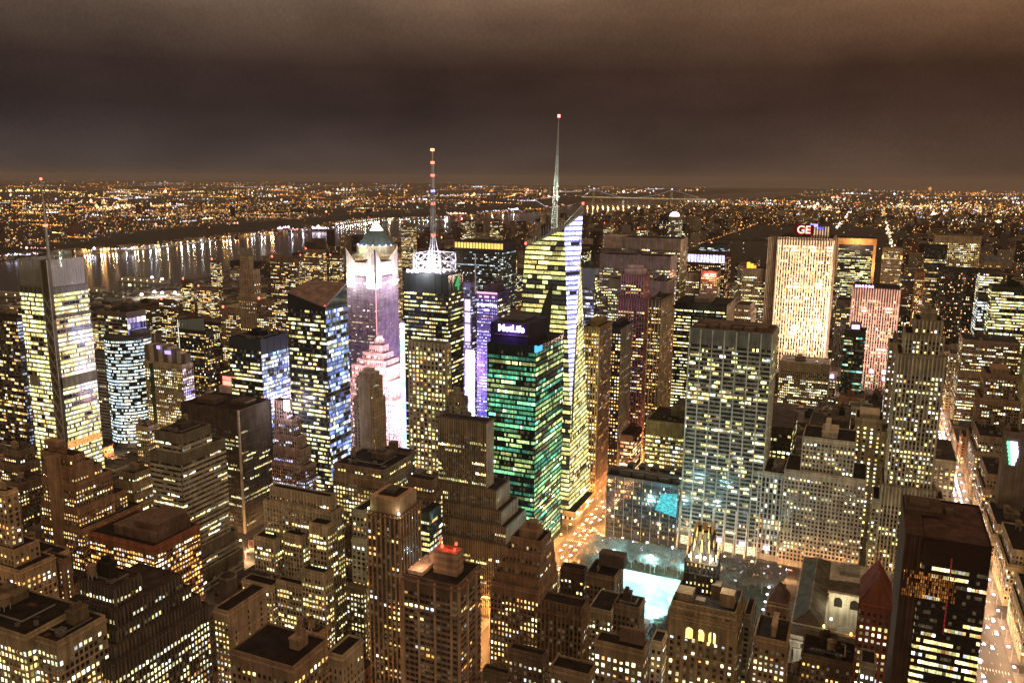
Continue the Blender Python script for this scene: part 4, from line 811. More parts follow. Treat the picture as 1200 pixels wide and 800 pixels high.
    for (a, b, c, v, Y, lb, ref, p) in ((246, 257, 259, 305, 1500, 'slim dark apartment tower with red roof lamps by the river', 'slim tower by the river', .5), (316, 345, 349, 303, 1250, 'wide dark apartment slab below the far river bend', 'wide apartment slab', .35), (212, 222, 226, 328, 1350, 'dotted apartment tower right of the bright riverside lot', 'dotted tower by the bright lot', .6),
        (230, 250, 256, 337, 1300, 'low apartment slab with many dots of light right of the bright riverside lot', 'low dotted slab', .5), (356, 378, 382, 293, 1500, 'apartment tower group with warm dots left of the winged crown', 'warm dotted tower', .45), (385, 398, 402, 300, 1600, 'narrow apartment tower touching the left of the winged crown', 'narrow dotted tower', .4),
        (470, 484, 488, 262, 2300, 'distant apartment tower left of the mast before the river', 'distant tower left of mast', .4), (540, 552, 556, 258, 2500, 'distant dark tower with warm dots before the river bend', 'distant tower by the river bend', .4), (574, 586, 589, 262, 2300, 'distant stepped tower right of the amber colonnade', 'distant stepped tower', .4),
        (596, 603, 606, 300, 1500, 'tall green white dotted tower left of the faceted skyscraper', 'green white dotted tower', .7), (350, 362, 366, 300, 1750, 'dim apartment tower on the near river bank', 'dim riverbank tower', .3), (707, 716, 719, 262, 2600, 'small domed apartment tower on the skyline above the avenue slabs', 'small skyline apartment tower', .4), (746, 756, 759, 268, 2200, 'dim apartment block on the skyline above the avenue slabs', 'dim skyline block', .4),
        (186, 200, 206, 352, 1050, 'brown apartment tower beyond the fan crowned hotel tower', 'brown tower beyond the fan crown', .4), (258, 276, 281, 362, 1000, 'plain brown apartment slab left of the navy tower', 'plain brown slab', .35), (300, 318, 322, 352, 980, 'brown mid-rise touching the navy tower', 'brown mid-rise', .4)):
        root, (x0, x1, y0, y1, h) = B('apartment_tower', lb, ref, a, b, c, v, Y, S(S_old, p=p, pal='warm', bay=3.2, b=1.0), tuple(np.array((.24, .17, .12))*R.uniform(.5, 1.2)), vb=None, cl=0, nind=0)
        s = MB(); s.box(x0+2, x0+4, y0+2, y0+4, h-.9, h+3, 0, (4, .5, .3)); s.build('beacon', ['lights'], root)
skyline_extra()
def annex():
    st = sty(bay=1.65, fl=4.1, ww=.86, wh=.72, pe=5, pw=.35, pd=.3, sh=.12, sd=.12, p=.13, pf=.01, run=1, pal='lime', b=.8, base='glass', pc=(.25, .27, .27), scol=(.07, .08, .085), top=2.5)
    root, (x0, x1, y0, y1, h) = B('glass_block', 'low dark glass curtain wall block north of the park reflecting the cyan rink', 'dark glass block by the park', 711, 795, 799, 568, 693, st, (.03, .045, .055), vb=632, cl=0, nind=100)
    s = MB()
    for i in range(5): s.box(x0+10+i*12, x0+20+i*12, y0+6, y0+9, h-.9, h+1.8+.5*(i % 2), 0, (.2, .2, .2)); s.box(x0+12+i*11, x0+18+i*11, y0+24, y0+34, h-.9, h+3, 0, (.07, .08, .08))
    s.box(x0+2, x1-2, y0+12, y1-6, h-.9, h+4.5, 0, (.055, .06, .065)); s.build('roof_plant', ['metal'], root)
    s = MB(); a = atY(768, 590, y0)[0]; s.quads([[(a, y0-.35, h-26), (x1-.6, y0-.35, h-30), (x1-.6, y0-.35, h-8), (a+5, y0-.35, h-10)]], 0, (.05, .42, .45)); s.build('rink_reflection', ['screen'], root)  # reflection of the cyan rink, put in as a glowing quad on the glass
annex()
def grid_tower():
    st = sty(belt=0, bay=1.62, fl=3.75, ww=.9, wh=.62, pe=6, pw=1.0, pd=.9, sh=.40, sd=.55, p=.19, pf=.06, run=3, pal='lime', b=.9, base='masonry', pc=(.54, .55, .49), scol=(.32, .34, .30), top=11, bot=14)
    root, (x0, x1, y0, y1, h) = B('office_tower', 'broad white travertine slab with a dark window grid, north side of the park', 'white travertine grid slab', 808, 905, 908, 391, 700, S(st), (.16, .17, .155), depth=46, vb=640, cl=0, nind=100, roofc=(.10, .07, .06))
    s = MB()
    for i in range(6): s.box(x0+4+i*10, x0+12+i*10, y0+5+(i % 2)*4, y0+16, h-.9, h+1.4+(i % 3)*.6, 0, (.14, .10, .08))
    s.box(x0+6, x1-6, y0+20, y1-5, h-.9, h+1.8, 0, (.13, .10, .085)); s.build('roof_plant', ['masonry'], root)
    s = MB(); k = 7
    for i in range(k): s.box(x0+(x1-x0)*(i+.15)/k, x0+(x1-x0)*(i+.85)/k, y0-1.1, y0-.95, 2, 10, 0, (.75, .72, .42)); 
    s.build('lobby_glass', ['window'], root)
    s = MB(); k = 4
    for i in range(k): s.box(x0+12+i*20, x0+17+i*20, y0-1.6, y0-1.2, 10, 13, 0, (3, 2.2, 4))
    s.build('lobby_light', ['lights'], root)
    # flared foot
    s = MB(); zf = 40
    for i in range(8):
        a = x0+(x1-x0)*i/7
        for j in range(6):
            t0, t1 = j/6, (j+1)/6; d0, d1 = 9*(1-t0)**2, 9*(1-t1)**2; s.beam((a, y0-1-d0, zf*t0), (a, y0-1-d1, zf*t1), 1.1, 0, (.6, .6, .56))
    s.build('flared_pier', ['masonry'], root)
grid_tower()

# ------------------------------------------------------------------ right of the park
def right_mid():
    B('office_block', 'pale classical block with tall arched bays between the travertine slab and the wide tan block', 'pale classical block', 889, 926, 930, 556, 700, sty(bay=3.2, fl=4.6, ww=.55, wh=.72, pe=1, pw=1.0, pd=.6, p=.12, pf=.06, run=1, pal='white', pc=(.52, .5, .43)), (.40, .39, .34), depth=40, vb=640)
    B('stone_tower', 'wide tan setback office block with many lit windows, right of the pale classical block', 'wide tan setback block', 941, 1003, 1008, 518, 700, S(S_old, bay=2.9, pe=1, pw=.7, p=.28, pf=.1, pal='white', ww=.5), (.44, .39, .30), depth=36, low=((562, 12, 10, 3, 3),), vb=640, up=((5, 14, 14, 6, 6), (6, 20, 24, 8, 8)), nind=100)
    B('stone_tower', 'blank sided pale tower with one column of lit windows, left of the tall setback tower', 'blank pale tower', 1003, 1035, 1038, 492, 745, sty(bay=5.2, fl=3.8, ww=.32, wh=.5, pe=0, p=.62, pf=.2, run=1, pal='yellow', b=1.1), (.47, .42, .32), depth=28, vb=600, up=((4, 3, 3, 3, 3),))
    B('stone_tower', 'tan block with a lit shopfront base at the foot of the tall setback tower', 'tan block with shopfront', 1023, 1054, 1057, 588, 700, S(S_old, bay=2.8, pe=1, p=.35, pal='yellow'), (.44, .39, .29), depth=30, vb=665)
    B('stone_tower', 'narrow tan block above the shopfront block beside the tall setback tower', 'narrow tan block', 1030, 1056, 1058, 508, 760, S(S_old, bay=3, pe=1, p=.32, pal='yellow'), (.38, .34, .25), depth=30, low=((545, 3, 0, 2, 3),), vb=580)
    root, d = B('stone_tower', 'tall slim setback tower with vertical stone piers rising left of the bright avenue', 'tall slim setback tower', 1073, 1105, 1107, 376, 700, sty(bay=2.75, fl=3.7, ww=.5, wh=.56, pe=1, pw=.95, pd=.6, p=.3, pf=.08, run=1, pal='yellow', b=1.0, pc=(.46, .41, .31), top=13), (.24, .21, .15), side='E', depth=30, low=((393, 6, 2, 3, 2), (418, 10, 4, 5, 4), (575, 12, 7, 7, 6)), vb=620, up=((6, 4, 4, 4, 4), (5, 8, 8, 8, 8, (.2, .17, .12))), nind=100)
    B('office_block', 'small cream corner block with red lit windows by the bright avenue', 'small cream corner block', 1081, 1106, 1108, 585, 690, S(S_old, bay=3, p=.3, pal='red'), (.46, .40, .30), depth=20, vb=610)
    B('office_block', 'tan office slab with a dark top band under the floodlit ribbed slab', 'tan slab under the floodlit tower', 914, 972, 974, 427, 1150, S(S_deco, p=.35, pal='white', top=12), (.34, .28, .2), depth=40, vb=470)
    B('office_tower', 'slim blank shaft with a single column of white windows left of the tall setback tower', 'slim blank shaft', 1042, 1059, 1062, 402, 860, sty(bay=4, fl=3.8, ww=.4, wh=.5, pe=0, p=.75, pf=.3, run=1, pal='cyanw', b=1.2), (.30, .23, .15), depth=24, vb=465)
    root, (x0, x1, y0, y1, h) = B('office_tower', 'dark green glass tower with a violet sign, before the pink lit ribbed block', 'dark green glass tower', 990, 1015, 1018, 388, 1120, S(S_glass, p=.22, pal='teal', b=.6), (.03, .04, .035), depth=30, vb=460, up=((8, 6, 6, 4, 4, (.06, .05, .06)),))
    s = MB(); s.box(x0+8, x1-8, y0-1, y0-.2, h+2, h+7, 0, (2.6, 1.2, 3.2)); s.build('roof_sign', ['lights'], root)
    # floodlit ribbed slab with red letters
    st = sty(belt=0, bay=3.6, fl=5.2, ww=.5, wh=.55, pe=1, pw=1.5, pd=1.3, sh=.22, sd=.2, scol=(.30, .24, .18), p=.42, pf=.08, run=1, pal='amber', b=.8, pc=(.70, .60, .47), top=4)
    root, (x0, x1, y0, y1, h) = B('office_tower', 'huge floodlit ribbed limestone slab with red letters on its roof', 'floodlit limestone slab', 913, 976, 979, 279, 1255, st, (.07, .055, .045), depth=90, vb=425, cl=0, low=((281.5, 0, 1.5, 3, 0),), up=())
    xb = atY(951, 270, y0+8)[0]; hh = zat(x1, y0+8, 266); s = MB(); s.box(xb, x1-5, y0+8, y1-20, h-.9, hh, 0, (.07, .055, .045))
    P, e, n, W = FACES['S'](xb, x1-5, y0+8, 0); k = np.arange(0, W, 3.6); s.frame_boxes(P, e, n, k, k+1.5, .02, .9, h-.9, hh, 0, (.72, .62, .5), 'FLRT'); s.build('upper_block', ['masonry'], root)
    s = MB(); a = atY(900.5, 279, y0+22)[0]; s.box(a, x0-.1, y0+22, y0+60, 0, h-3, 0, (.2, .16, .12)); P, e, n, W = FACES['S'](a, x0, y0+22, 0); k = np.arange(0, W, 2.4); s.frame_boxes(P, e, n, k, k+.9, .02, .9, 0, h-3, 0, (.6, .5, .38), 'FLRT'); s.build('west_wing', ['masonry'], root)
    text('GE', 'roof_sign', root, (atY(942, 269, y0+3)[0], y0+3, zat(x0+30, y0+3, 269.5)), 15, (1, .20, .16), 4, ext=.6)
    s = MB(); a = atY(942, 269, y0+4)[0]; z = zat(a, y0+4, 269.5); s.box(a-13, a+13, y0+4.2, y0+4.8, z-7.5, z+7.5, 0, (.05, .003, .003)); s.build('sign_glow_panel', ['lights'], root)
    s = MB(); a = atY(954, 264.5, y0+6)[0]; s.box(a-5, a+5, y0+6, y0+7, hh, hh+3.5, 0, (.6, .5, 3)); a = atY(962, 268, y0+6)[0]; s.box(a-4, a+4, y0+6, y0+7, hh-4, hh-1, 0, (.1, .12, .9)); s.build('roof_light', ['lights'], root)
    s = MB(); 
    for v_ in (305.5, 397): zq = zat(x0+30, y0, v_); s.box(x0+1, x1-1, y0-2.2, y0-1.5, zq-.9, zq+.9, 0, (1.1, 1.0, 1.1))
    for u, v in ((917, 304.5), (923, 304.5), (947, 306), (960, 306), (972, 307)):
        q = atY(u, v, y0-1.4); s.box(q[0]-1.1, q[0]+1.1, y0-2, y0-1, q[2]-1, q[2]+1, 0, (3, 2.4, 5))
    s.build('floodlight', ['lights'], root)
    for (u, v, dy, pw) in ((922, 300, 60, 60000), (945, 300, 70, 66000), (968, 300, 60, 60000), (925, 345, 55, 60000), (955, 345, 55, 76000), (925, 395, 45, 90000), (955, 395, 45, 150000), (971, 370, 45, 70000)):
        q = atY(u, v, y0-dy); lamp('flood_lamp', root, tuple(q), pw, (1, .72, .50), 4)
    root, d = B('office_tower', 'black glass slab framed by an orange lit travertine border, right of the floodlit slab', 'black slab with orange frame', 984, 1026, 1029, 280, 1930, sty(bay=2.0, fl=3.9, ww=.85, wh=.5, pe=0, sh=.3, p=.45, pf=.12, run=5, pal='lime', b=.75, base='glass', scol=(.03, .03, .035), top=18), (.03, .03, .04), depth=50, vb=345, cl=0)
    x0, x1, y0, y1, h = d; s = MB(); c = (.62, .38, .20); s.box(x0-.2, x1+3, y0-4, y0-.3, h-13, h, 0, c); s.box(x1-2.5, x1+3, y0-4, y0-.3, 0, h-13.1, 0, c); s.box(x0-3, x0-.3, y0-4, y0-.3, 0, h, 0, (.6, .4, .3)); s.build('stone_frame', ['masonry'], root)
    lamp('flood_lamp', root, ((x0+x1)/2, y0-26, h-8), 55000, (1, .55, .25), 3); lamp('flood_lamp', root, (x1+6, y0-26, h-60), 55000, (1, .55, .25), 3)
    root, (x0, x1, y0, y1, h) = B('office_tower', 'pink lit ribbed limestone block with violet roof lights, right of the floodlit slab', 'pink lit ribbed block', 1000, 1055, 1058, 339, 1345, S(st, p=.25, pf=.04, pc=(.62, .48, .43), pal='warm', top=12, b=.7), (.08, .05, .05), depth=60, vb=455, cl=0)
    s = MB(); 
    for i in range(6): s.prism(x0+4+i*4.5, y0+2, 1.6, 1.2, h, h+3.2, 8, 0, (4, 1.8, 5))
    s.build('roof_light', ['lights'], root)
    for (u, v) in ((1012, 375), (1042, 375), (1012, 420), (1036, 425)):
        q = atY(u, v, y0-50); lamp('flood_lamp', root, tuple(q), 52000, (1, .58, .46), 4)
    s = MB(); 
    for (u, v, c) in ((1036, 436, (4, 2.5, 5)), (1021, 435, (3, 2, 4)), (975, 441, (4, 2.2, 5)), (1036, 444, (2, 1.2, 2.6))):
        q = atY(u, v, 1180); s.prism(q[0], q[1], 2.6, 2.0, q[2]-2, q[2]+2.4, 8, 0, c)
    s.build('floodlight', ['lights'], root)
    B('office_tower', 'narrow grey ribbed tower between the floodlit slab and the pink lit block', 'narrow grey ribbed tower', 981, 998, 1000, 352, 1400, S(S_deco, p=.15, pc=(.34, .3, .28)), (.18, .15, .14), depth=40, vb=430)
    root, (x0, x1, y0, y1, h) = B('hotel_tower', 'tan square hotel tower with two amber uplit corners on the skyline', 'tan hotel tower with amber corners', 1035, 1058, 1060, 291, 1990, S(S_old, p=.2, pe=1), (.42, .33, .25), depth=30, vb=334)
    s = MB(); s.box(x0-.5, x0+2.5, y0-1.4, y0-.5, zat(x0, y0, 303), zat(x0, y0, 299), 0, (2.5, 1.3, .3)); s.box(x1-2.5, x1+.5, y0-1.4, y0-.5, zat(x0, y0, 303), zat(x0, y0, 299), 0, (2.5, 1.3, .3)); s.build('corner_light', ['lights'], root)
    B('office_tower', 'broad white ribbed marble tower far right on the skyline', 'white ribbed marble tower', 1097, 1150, 1153, 277, 2030, sty(bay=3.4, fl=4, ww=.62, wh=.5, pe=1, pw=1.4, pd=1, p=.6, pf=.2, run=2, pal='yellow', b=.7, pc=(.62, .5, .36), top=14), (.4, .32, .22), side='E', depth=50, vb=330)
    B('office_tower', 'black slab tower overlapping the white marble tower from the left', 'black slab on the skyline', 1085, 1111, 1114, 288, 1740, S(S_glass, p=.06, b=.5, pal='amber'), (.035, .03, .03), depth=40, vb=395)
    B('office_tower', 'dark bronze box tower with few warm windows, in front of the black skyline slab', 'dark bronze box tower', 1102, 1147, 1150, 316, 1620, sty(bay=3, fl=4, ww=.5, wh=.5, pe=2, pw=.5, pd=.3, p=.17, pf=.04, run=1, pal='red', b=.8, base='glass'), (.04, .035, .032), depth=45, vb=400)
    root, (x0, x1, y0, y1, h) = B('office_tower', 'small tan tower with a hipped grey roof right of the white marble tower', 'small tan tower with hipped roof', 1152, 1175, 1177, 307, 1900, S(S_old, p=.3, pe=1), (.42, .28, .17), depth=30, vb=320, cl=0)
    s = MB(); xm = (x0+x1)/2; z = h-.9; s.quads([[(x0-1, y0-1, z), (x1+1, y0-1, z), (x1-5, y0+12, z+12), (x0+5, y0+12, z+12)], [(x1+1, y0-1, z), (x1+1, y1+1, z), (x1-5, y1-12, z+12), (x1-5, y0+12, z+12)], [(x1+1, y1+1, z), (x0-1, y1+1, z), (x0+5, y1-12, z+12), (x1-5, y1-12, z+12)], [(x0-1, y1+1, z), (x0-1, y0-1, z), (x0+5, y0+12, z+12), (x0+5, y1-12, z+12)], [(x0+5, y0+12, z+12), (x1-5, y0+12, z+12), (x1-5, y1-12, z+12), (x0+5, y1-12, z+12)]], 0, (.12, .14, .15)); s.build('hipped_roof', ['roof'], root)
    B('office_tower', 'lit tower with warm rows behind the green yellow slab near the right edge', 'lit tower behind the green slab', 1149, 1176, 1178, 318, 1500, S(S_glass, p=.6, pal='white', scol=(.1, .09, .08)), (.07, .06, .05), depth=40, vb=338)
    B('office_tower', 'green yellow banded glass slab at the right edge', 'green banded slab at right edge', 1163, 1215, 1218, 338, 1260, S(S_glass, p=.55, pf=.2, pal='lime', run=7, b=.8, sh=.4, scol=(.07, .08, .05)), (.04, .05, .035), depth=40, vb=400)
    B('office_tower', 'slim glass tower with a vertical red lit strip near the right edge', 'slim tower with red strip', 1147, 1158, 1161, 345, 1240, S(S_glass, p=.7, pal='cyanw', b=.8), (.08, .09, .07), depth=30, vb=400)
    B('office_block', 'terraced block with long white lit rows right of the avenue', 'terraced block with white rows', 1129, 1196, 1199, 402, 1210, sty(bay=2.6, fl=4, ww=.7, wh=.42, pe=3, pw=.6, pd=.4, p=.5, pf=.22, run=3, pal='white', b=.95), (.20, .15, .11), depth=50, vb=500, low=((440, 1, 3, 1, 3),))
    B('stone_tower', 'brown art deco block with a crowned attic right of the avenue', 'brown deco block with attic', 1156, 1192, 1196, 440, 990, S(S_deco, p=.26, pf=.08, pal='white'), (.22, .15, .10), depth=40, vb=560, low=((470, 3, 6, 2, 4), (520, 6, 12, 3, 6)), up=((5, 6, 6, 5, 5),))
    B('office_tower', 'orange brown slim pier tower left of the dark bronze box tower', 'orange brown pier tower', 1074, 1084, 1086, 318, 1560, S(S_deco, p=.3, pal='amber', pc=(.62, .34, .16)), (.3, .16, .08), depth=30, vb=360)
right_mid()
# ================================================================== foreground, left to right
def foreground():
    Wl = dict(pal='white')
    B('stone_tower', 'tan setback tower with stone piers cut by the left border', 'tan tower at the left border', -50, 6, 20, 576, 330, S(S_deco, p=.3, bay=3.4, ww=.42), (.40, .29, .19), low=((644, 2, 6, 3, 6), (668, 6, 14, 6, 10)), up=((5, 4, 4, 4, 4),), tanks=1, vb=800)
    B('loft_block', 'dark masonry block with a white side wall of windows, before the yellow screened tower', 'dark block with white side wall', 4, 22, 40, 528, 500, S(S_old, p=.3, pal='warm'), (.16, .12, .09), stE=S(S_old, p=.16), low=((545, 4, 2, 3, 3), (580, 6, 6, 4, 5)), vb=600, tanks=1)
    B('loft_block', 'low dark block with water tanks at the foot of the white side wall', 'low dark tank block', 8, 22, 43, 566, 460, S(S_old, p=.2), (.15, .11, .08), vb=600, tanks=2, depth=24)
    _br, _bt = B('brick_tower', 'tall brown brick tower with a blank pilaster and stepped east shoulders', 'brown tower with stepped shoulders', 47, 84, 99, 534, 440, S(S_old, bay=2.7, p=.32, pe=2, ww=.46, wh=.54, pal='warm', pf=.1), (.25, .16, .10), low=((545, 0, .5, 0, 7), (553, 0, 1, .5, 14), (566, 0, 1.5, 1, 22), (596, 3, 3, 2, 34), (620, 3, 8, 4, 44)), up=((6, 4, 10, 4, 8), (4, 6, 14, 6, 12)), vb=670, tanks=0, nind=100)
    s = MB(); px0, px1, py0, py1, ph = _bt; s.box(px0+(px1-px0)*.36, px0+(px1-px0)*.66, py0-5.6, py0-.4, 0, ph-2, 0, (.30, .20, .13)); s.build('blank_pilaster', ['masonry'], _br)
    B('loft_block', 'stepped loft block with three bright white window rows, behind the low russet block', 'stepped block with bright white rows', 139, 157, 178, 555, 505, S(S_old, bay=2.3, ww=.6, p=.6, pf=.35, pal='white', b=1.1), (.30, .25, .17), low=((566, 2, 1, 2, 3), (580, 3.5, 2, 4, 5), (592, 5, 3, 6, 7)), tanks=2, vb=600)
    B('apartment_block', 'small tan block with a flat cornice behind the banded tower', 'small tan block', 159, 172, 185, 500, 600, S(S_old, p=.3, bay=2.6), (.38, .31, .21), vb=545, tanks=1)
    B('loft_block', 'low russet brick block with a row of amber windows under its roofline', 'low russet block', 104, 180, 188, 640, 395, S(S_old, bay=2.6, ww=.66, p=.45, pf=.3, pal='amber', pe=4, b=1.1), (.24, .10, .06), up=((7, 18, 4, 6, 4, (.13, .09, .07)), (5, 34, 5, 9, 6, (.12, .08, .06))), vb=680, depth=42)
    B('office_tower', 'tall wedding cake office tower of olive concrete bands and ribbon windows', 'olive banded tower', 181, 212, 247, 509, 450, S(S_band, p=.13, pf=.09, b=1.0), (.16, .14, .10), low=((533, 2, 2, 4, 12), (652, 5, 5, 9, 17), (682, 9, 6, 13, 20)), vb=800, cl=3, tanks=0, nind=100, roofc=(.035, .03, .028))
    root, (x0, x1, y0, y1, h) = B('office_tower', 'dark brown ribbed flat-topped tower with a pale corner pier, right behind the olive banded tower', 'dark flat topped ribbed tower', 212, 279, 317, 481, 560, S(S_rib, p=.15, pf=.14, pal='yellow', top=20, pc=(.13, .11, .085), b=1.0, run=8), (.075, .062, .05), vb=690, cl=0, nind=100, roofc=(.03, .022, .02))
    s = MB(); s.box(x1-.9, x1+.9, y0-.9, y0+.5, 0, h+.2, 0, (.46, .40, .31)); s.build('corner_pier', ['masonry'], root)
    s = MB(); s.box(x0+10, x0+30, y0+10, y0+26, h-.9, h+3, 0, (.10, .07, .055)); s.box(x1-24, x1-8, y1-26, y1-10, h-.9, h+2.4, 0, (.09, .065, .05)); s.build('penthouse', ['masonry'], root)
    r = thing('billboard', 'small red sign with two white lines above the dark flat topped tower', 'billboard', (atY(267, 445, 720)[0], 720, 0)); a = atY(267, 445, 720); s = MB()
    s.box(a[0]-7, a[0]+7, 719.4, 720, a[2]-.3, a[2]+4, 0, (2.2, .35, .25)); s.box(a[0]-7, a[0]+7, 719.4, 720, a[2]-6, a[2]-1.4, 0, (2.2, .5, .35)); s.build('sign_panel', ['lights'], r); s = MB(); s.box(a[0]-14, a[0]+10, 720.5, 735, 0, a[2]-8, 0, (.4, .35, .32)); s.build('sign_base', ['masonry'], r)
    root, (x0, x1, y0, y1, h) = B('stone_tower', 'mauve brick tower stepping down to the right with a white beacon lamp', 'mauve stepped tower', 321, 335, 342, 470, 600, S(S_deco, p=.24, pal='ice', b=.8), (.26, .19, .17), low=((492, 0, 6, 1, 3), (512, 0, 12, 2, 6), (527, 1, 17, 3, 9), (546, 2, 22, 5, 12)), vb=570)
    a = atY(336.5, 475, y0-1); s = MB(); s.box(a[0]-2.6, a[0]+2.6, y0-2.4, y0-.6, a[2]-5, a[2]+5, 0, (6, 5, 6)); s.build('beacon_lamp', ['lights'], root); lamp('flood_lamp', root, (a[0]+4, y0-6, a[2]), 26000, (1, .85, .95), 2)
    # the big loft building with three projecting wings
    st = S(S_deco, bay=2.5, ww=.74, wh=.5, p=.25, pf=.30, run=5, pal='yellow', pc=(.46, .40, .30), b=1.0)
    root, (x0, x1, y0, y1, h) = B('loft_building', 'large tan setback loft building with three wings and glowing white window rows', 'tan three winged loft building', 316, 386, 393, 582, 430, st, (.34, .28, .20), low=((600, 4, 3, 2, 4),), vb=720, tanks=3, cl=8, nind=100)
    wall = MB(); win = []; roof = MB(); w = x1-x0
    for (a, b, zz, ds) in ((-7, w*.20, zat(x0, y0, 622), 10), (w*.36, w*.66, zat(x0, y0, 612), 9), (w*.82, w+5, zat(x1, y0, 606), 11), (-12, w*.26, zat(x0, y0, 668), 18), (w*.30, w*.72, zat(x0, y0, 662), 15), (w*.78, w+7, zat(x1, y0, 655), 18)):
        wall = MB(); roof = MB(); tier(wall, roof, win, x0+a, x0+b, y0-ds, y0-(9 if ds > 12 else .3), 0 if ds > 12 else zat(x0, y0, 662), zz, S(st, p=.35, pf=.3), (.34, .28, .20)); wg = wall.build('wing', ['masonry', 'metal', 'glass'], root); rw = roof.build('roof', ['roof'], wg, origin=root['_o'])
    make_windows(root, win, 0)
    B('loft_block', 'wide low loft block with a cornice under the slender plain brown tower', 'wide low corniced loft block', 392, 450, 456, 551, 520, S(S_old, bay=2.7, ww=.6, p=.5, pf=.2, pal='yellow', pe=1), (.24, .19, .14), depth=40, vb=600, tanks=0, low=((562, 1, 1, 1, 1),))
    B('loft_block', 'dark cubic block with rooftop hut beside the corniced loft block', 'dark cubic block', 448, 480, 486, 530, 560, S(S_old, p=.1, bay=3.6), (.15, .12, .09), vb=580, tanks=1, up=((7, 6, 14, 6, 8),))
    B('loft_block', 'jumbled dark brick block behind the art deco shaft tower', 'jumbled dark brick block', 478, 506, 513, 563, 500, S(S_old, p=.3), (.18, .13, .09), vb=620, tanks=1, low=((580, 3, 2, 3, 3),))
    B('loft_block', 'pale green grey narrow tower left of the art deco shaft tower', 'pale green grey narrow tower', 413, 426, 430, 598, 430, S(S_old, p=.1, bay=3), (.40, .42, .33), depth=26, vb=760, low=((632, 0, 2, 2, 2),))
    root, (x0, x1, y0, y1, h) = B('stone_tower', 'tall brown art deco shaft tower with lamp lit corners below its square crown', 'brown art deco shaft tower', 430, 468, 492, 604, 400, S(S_deco, bay=3.3, ww=.5, wh=.6, pw=.8, pd=.7, p=.12, pf=.05, pal='warm', pc=(.40, .27, .16)), (.13, .085, .055), up=((9.5, 1.5, 1.5, 1.5, 1.5, (.34, .23, .14)),), vb=800, nind=100)
    s = MB(); s.box(x0+5, x1-5, y0+5, y1-5, h+8.8, h+9.4, 0, (.03, .025, .02)); s.box(x0+8, x1-9, y0+8, y1-8, h+9.4, h+11.5, 0, (.08, .07, .06)); s.build('roof_deck', ['roof'], root)
    s = MB(); s.prism(x1-1, y0+1, .7, .5, h, h+1.2, 8, 0, (4, 3.4, 5)); s.prism(x0+.5, y0+1, .6, .5, h, h+1.2, 8, 0, (3, 3, 1.6)); s.build('floodlight', ['lights'], root)
    lamp('flood_lamp', root, (x1+.6, y0-.9, h+1.6), 900, (1, .97, .7), .4); lamp('flood_lamp', root, (x0-.5, y0-.9, h+1.4), 500, (.8, 1, .5), .4)
    B('glass_block', 'dark green glass block with lit floors squeezed behind the art deco shaft tower', 'dark green glass block', 492, 503, 517, 600, 470, S(S_glass, p=.4, pal='lime', b=.9), (.04, .06, .055), vb=660, cl=0)
    st = S(S_deco, bay=3.0, fl=3.1, ww=.7, wh=.5, pe=3, pw=.9, pd=1.1, sh=.34, sd=.5, p=.16, pf=.02, pal='amber', pc=(.38, .26, .18), scol=(.26, .18, .13))
    root, (x0, x1, y0, y1, h) = B('apartment_tower', 'brown apartment tower with balcony bays and red beacons on its penthouse', 'brown apartment tower with red beacons', 472, 536, 563, 686, 330, st, (.15, .10, .075), vb=800, cl=0, nind=100)
    s = MB(); c = (.30, .20, .14); s.box(x0+12, x1-5, y0+9, y1-9, h-.9, h+11, 0, c)
    for z in (h+1, h+4.6, h+8.2): s.box(x0+11.8, x1-4.8, y0+8.8, y1-8.8, z, z+1.5, 0, tint(c, 1.35))
    s.box(x0+17, x1-9, y0+13, y1-12, h+11, h+12.5, 0, tint(c, .5)); s.build('penthouse', ['masonry'], root)
    s = MB(); s.box(x0+1, x0+9, y0+3, y1-4, h-.9, h+1.0, 0, (.6, .45, .36)); s.prism(x0+7, y1-6, 3, 2.6, h+1, h+4, 10, 0, (.6, .45, .36)); s.build('terrace', ['masonry'], root)
    lamp('terrace_lamp', root, (x0+6, y0+6, h+6), 1500, (1, .55, .3), .5)
    s = MB()
    for (fx, fy, c) in ((.55, .4, (5, .35, .15)), (.72, .6, (3, .2, .1)), (.42, .62, (2, .12, .08)), (.8, .35, (2, .12, .06))): px, py = x0+(x1-x0)*fx, y0+(y1-y0)*fy; s.prism(px, py, .7, .5, h+12.5, h+13.9, 8, 0, c)
    s.build('beacon', ['lights'], root); lamp('beacon_lamp', root, (x0+(x1-x0)*.62, y0+(y1-y0)*.45, h+15.5), 1600, (1, .06, .03), .5)
    st = S(S_rib, bay=1.45, p=.16, pf=.09, pal='lime', run=9, pc=(.36, .30, .22), b=.95, ww=.55)
    root, d = B('office_tower', 'brown finely ribbed tower with pale east edge and stepped base, before the green tower', 'finely ribbed brown tower', 513, 570, 578, 495, 530, S(st, top=14), (.13, .11, .085), low=((574, 1, 9, 2, 10), (598, 4, 14, 4, 14), (617, 8, 19, 7, 18), (640, 12, 24, 10, 22)), stE=S(st, pc=(.52, .50, .45), p=.05, pf=.02), vb=740, cl=0, nind=100, roofc=(.03, .028, .026))  # light on the east side put in as paler pier colour
    B('brick_tower', 'brown brick setback office tower with many small lit windows, left of the dark tank group', 'brown setback tower', 599, 634, 646, 634, 440, S(S_old, bay=2.5, pe=1, pw=.5, p=.34, pf=.12, pal='warm', ww=.45), (.22, .14, .09), low=((650, 3, .6, 2, 3), (666, 5.5, 1.1, 4, 4), (680, 8, 1.6, 6, 5), (692, 10, 2.2, 8, 6)), vb=790, tanks=1, up=((5, 4, 4, 3, 3), (4, 8, 6, 6, 6)), nind=100)
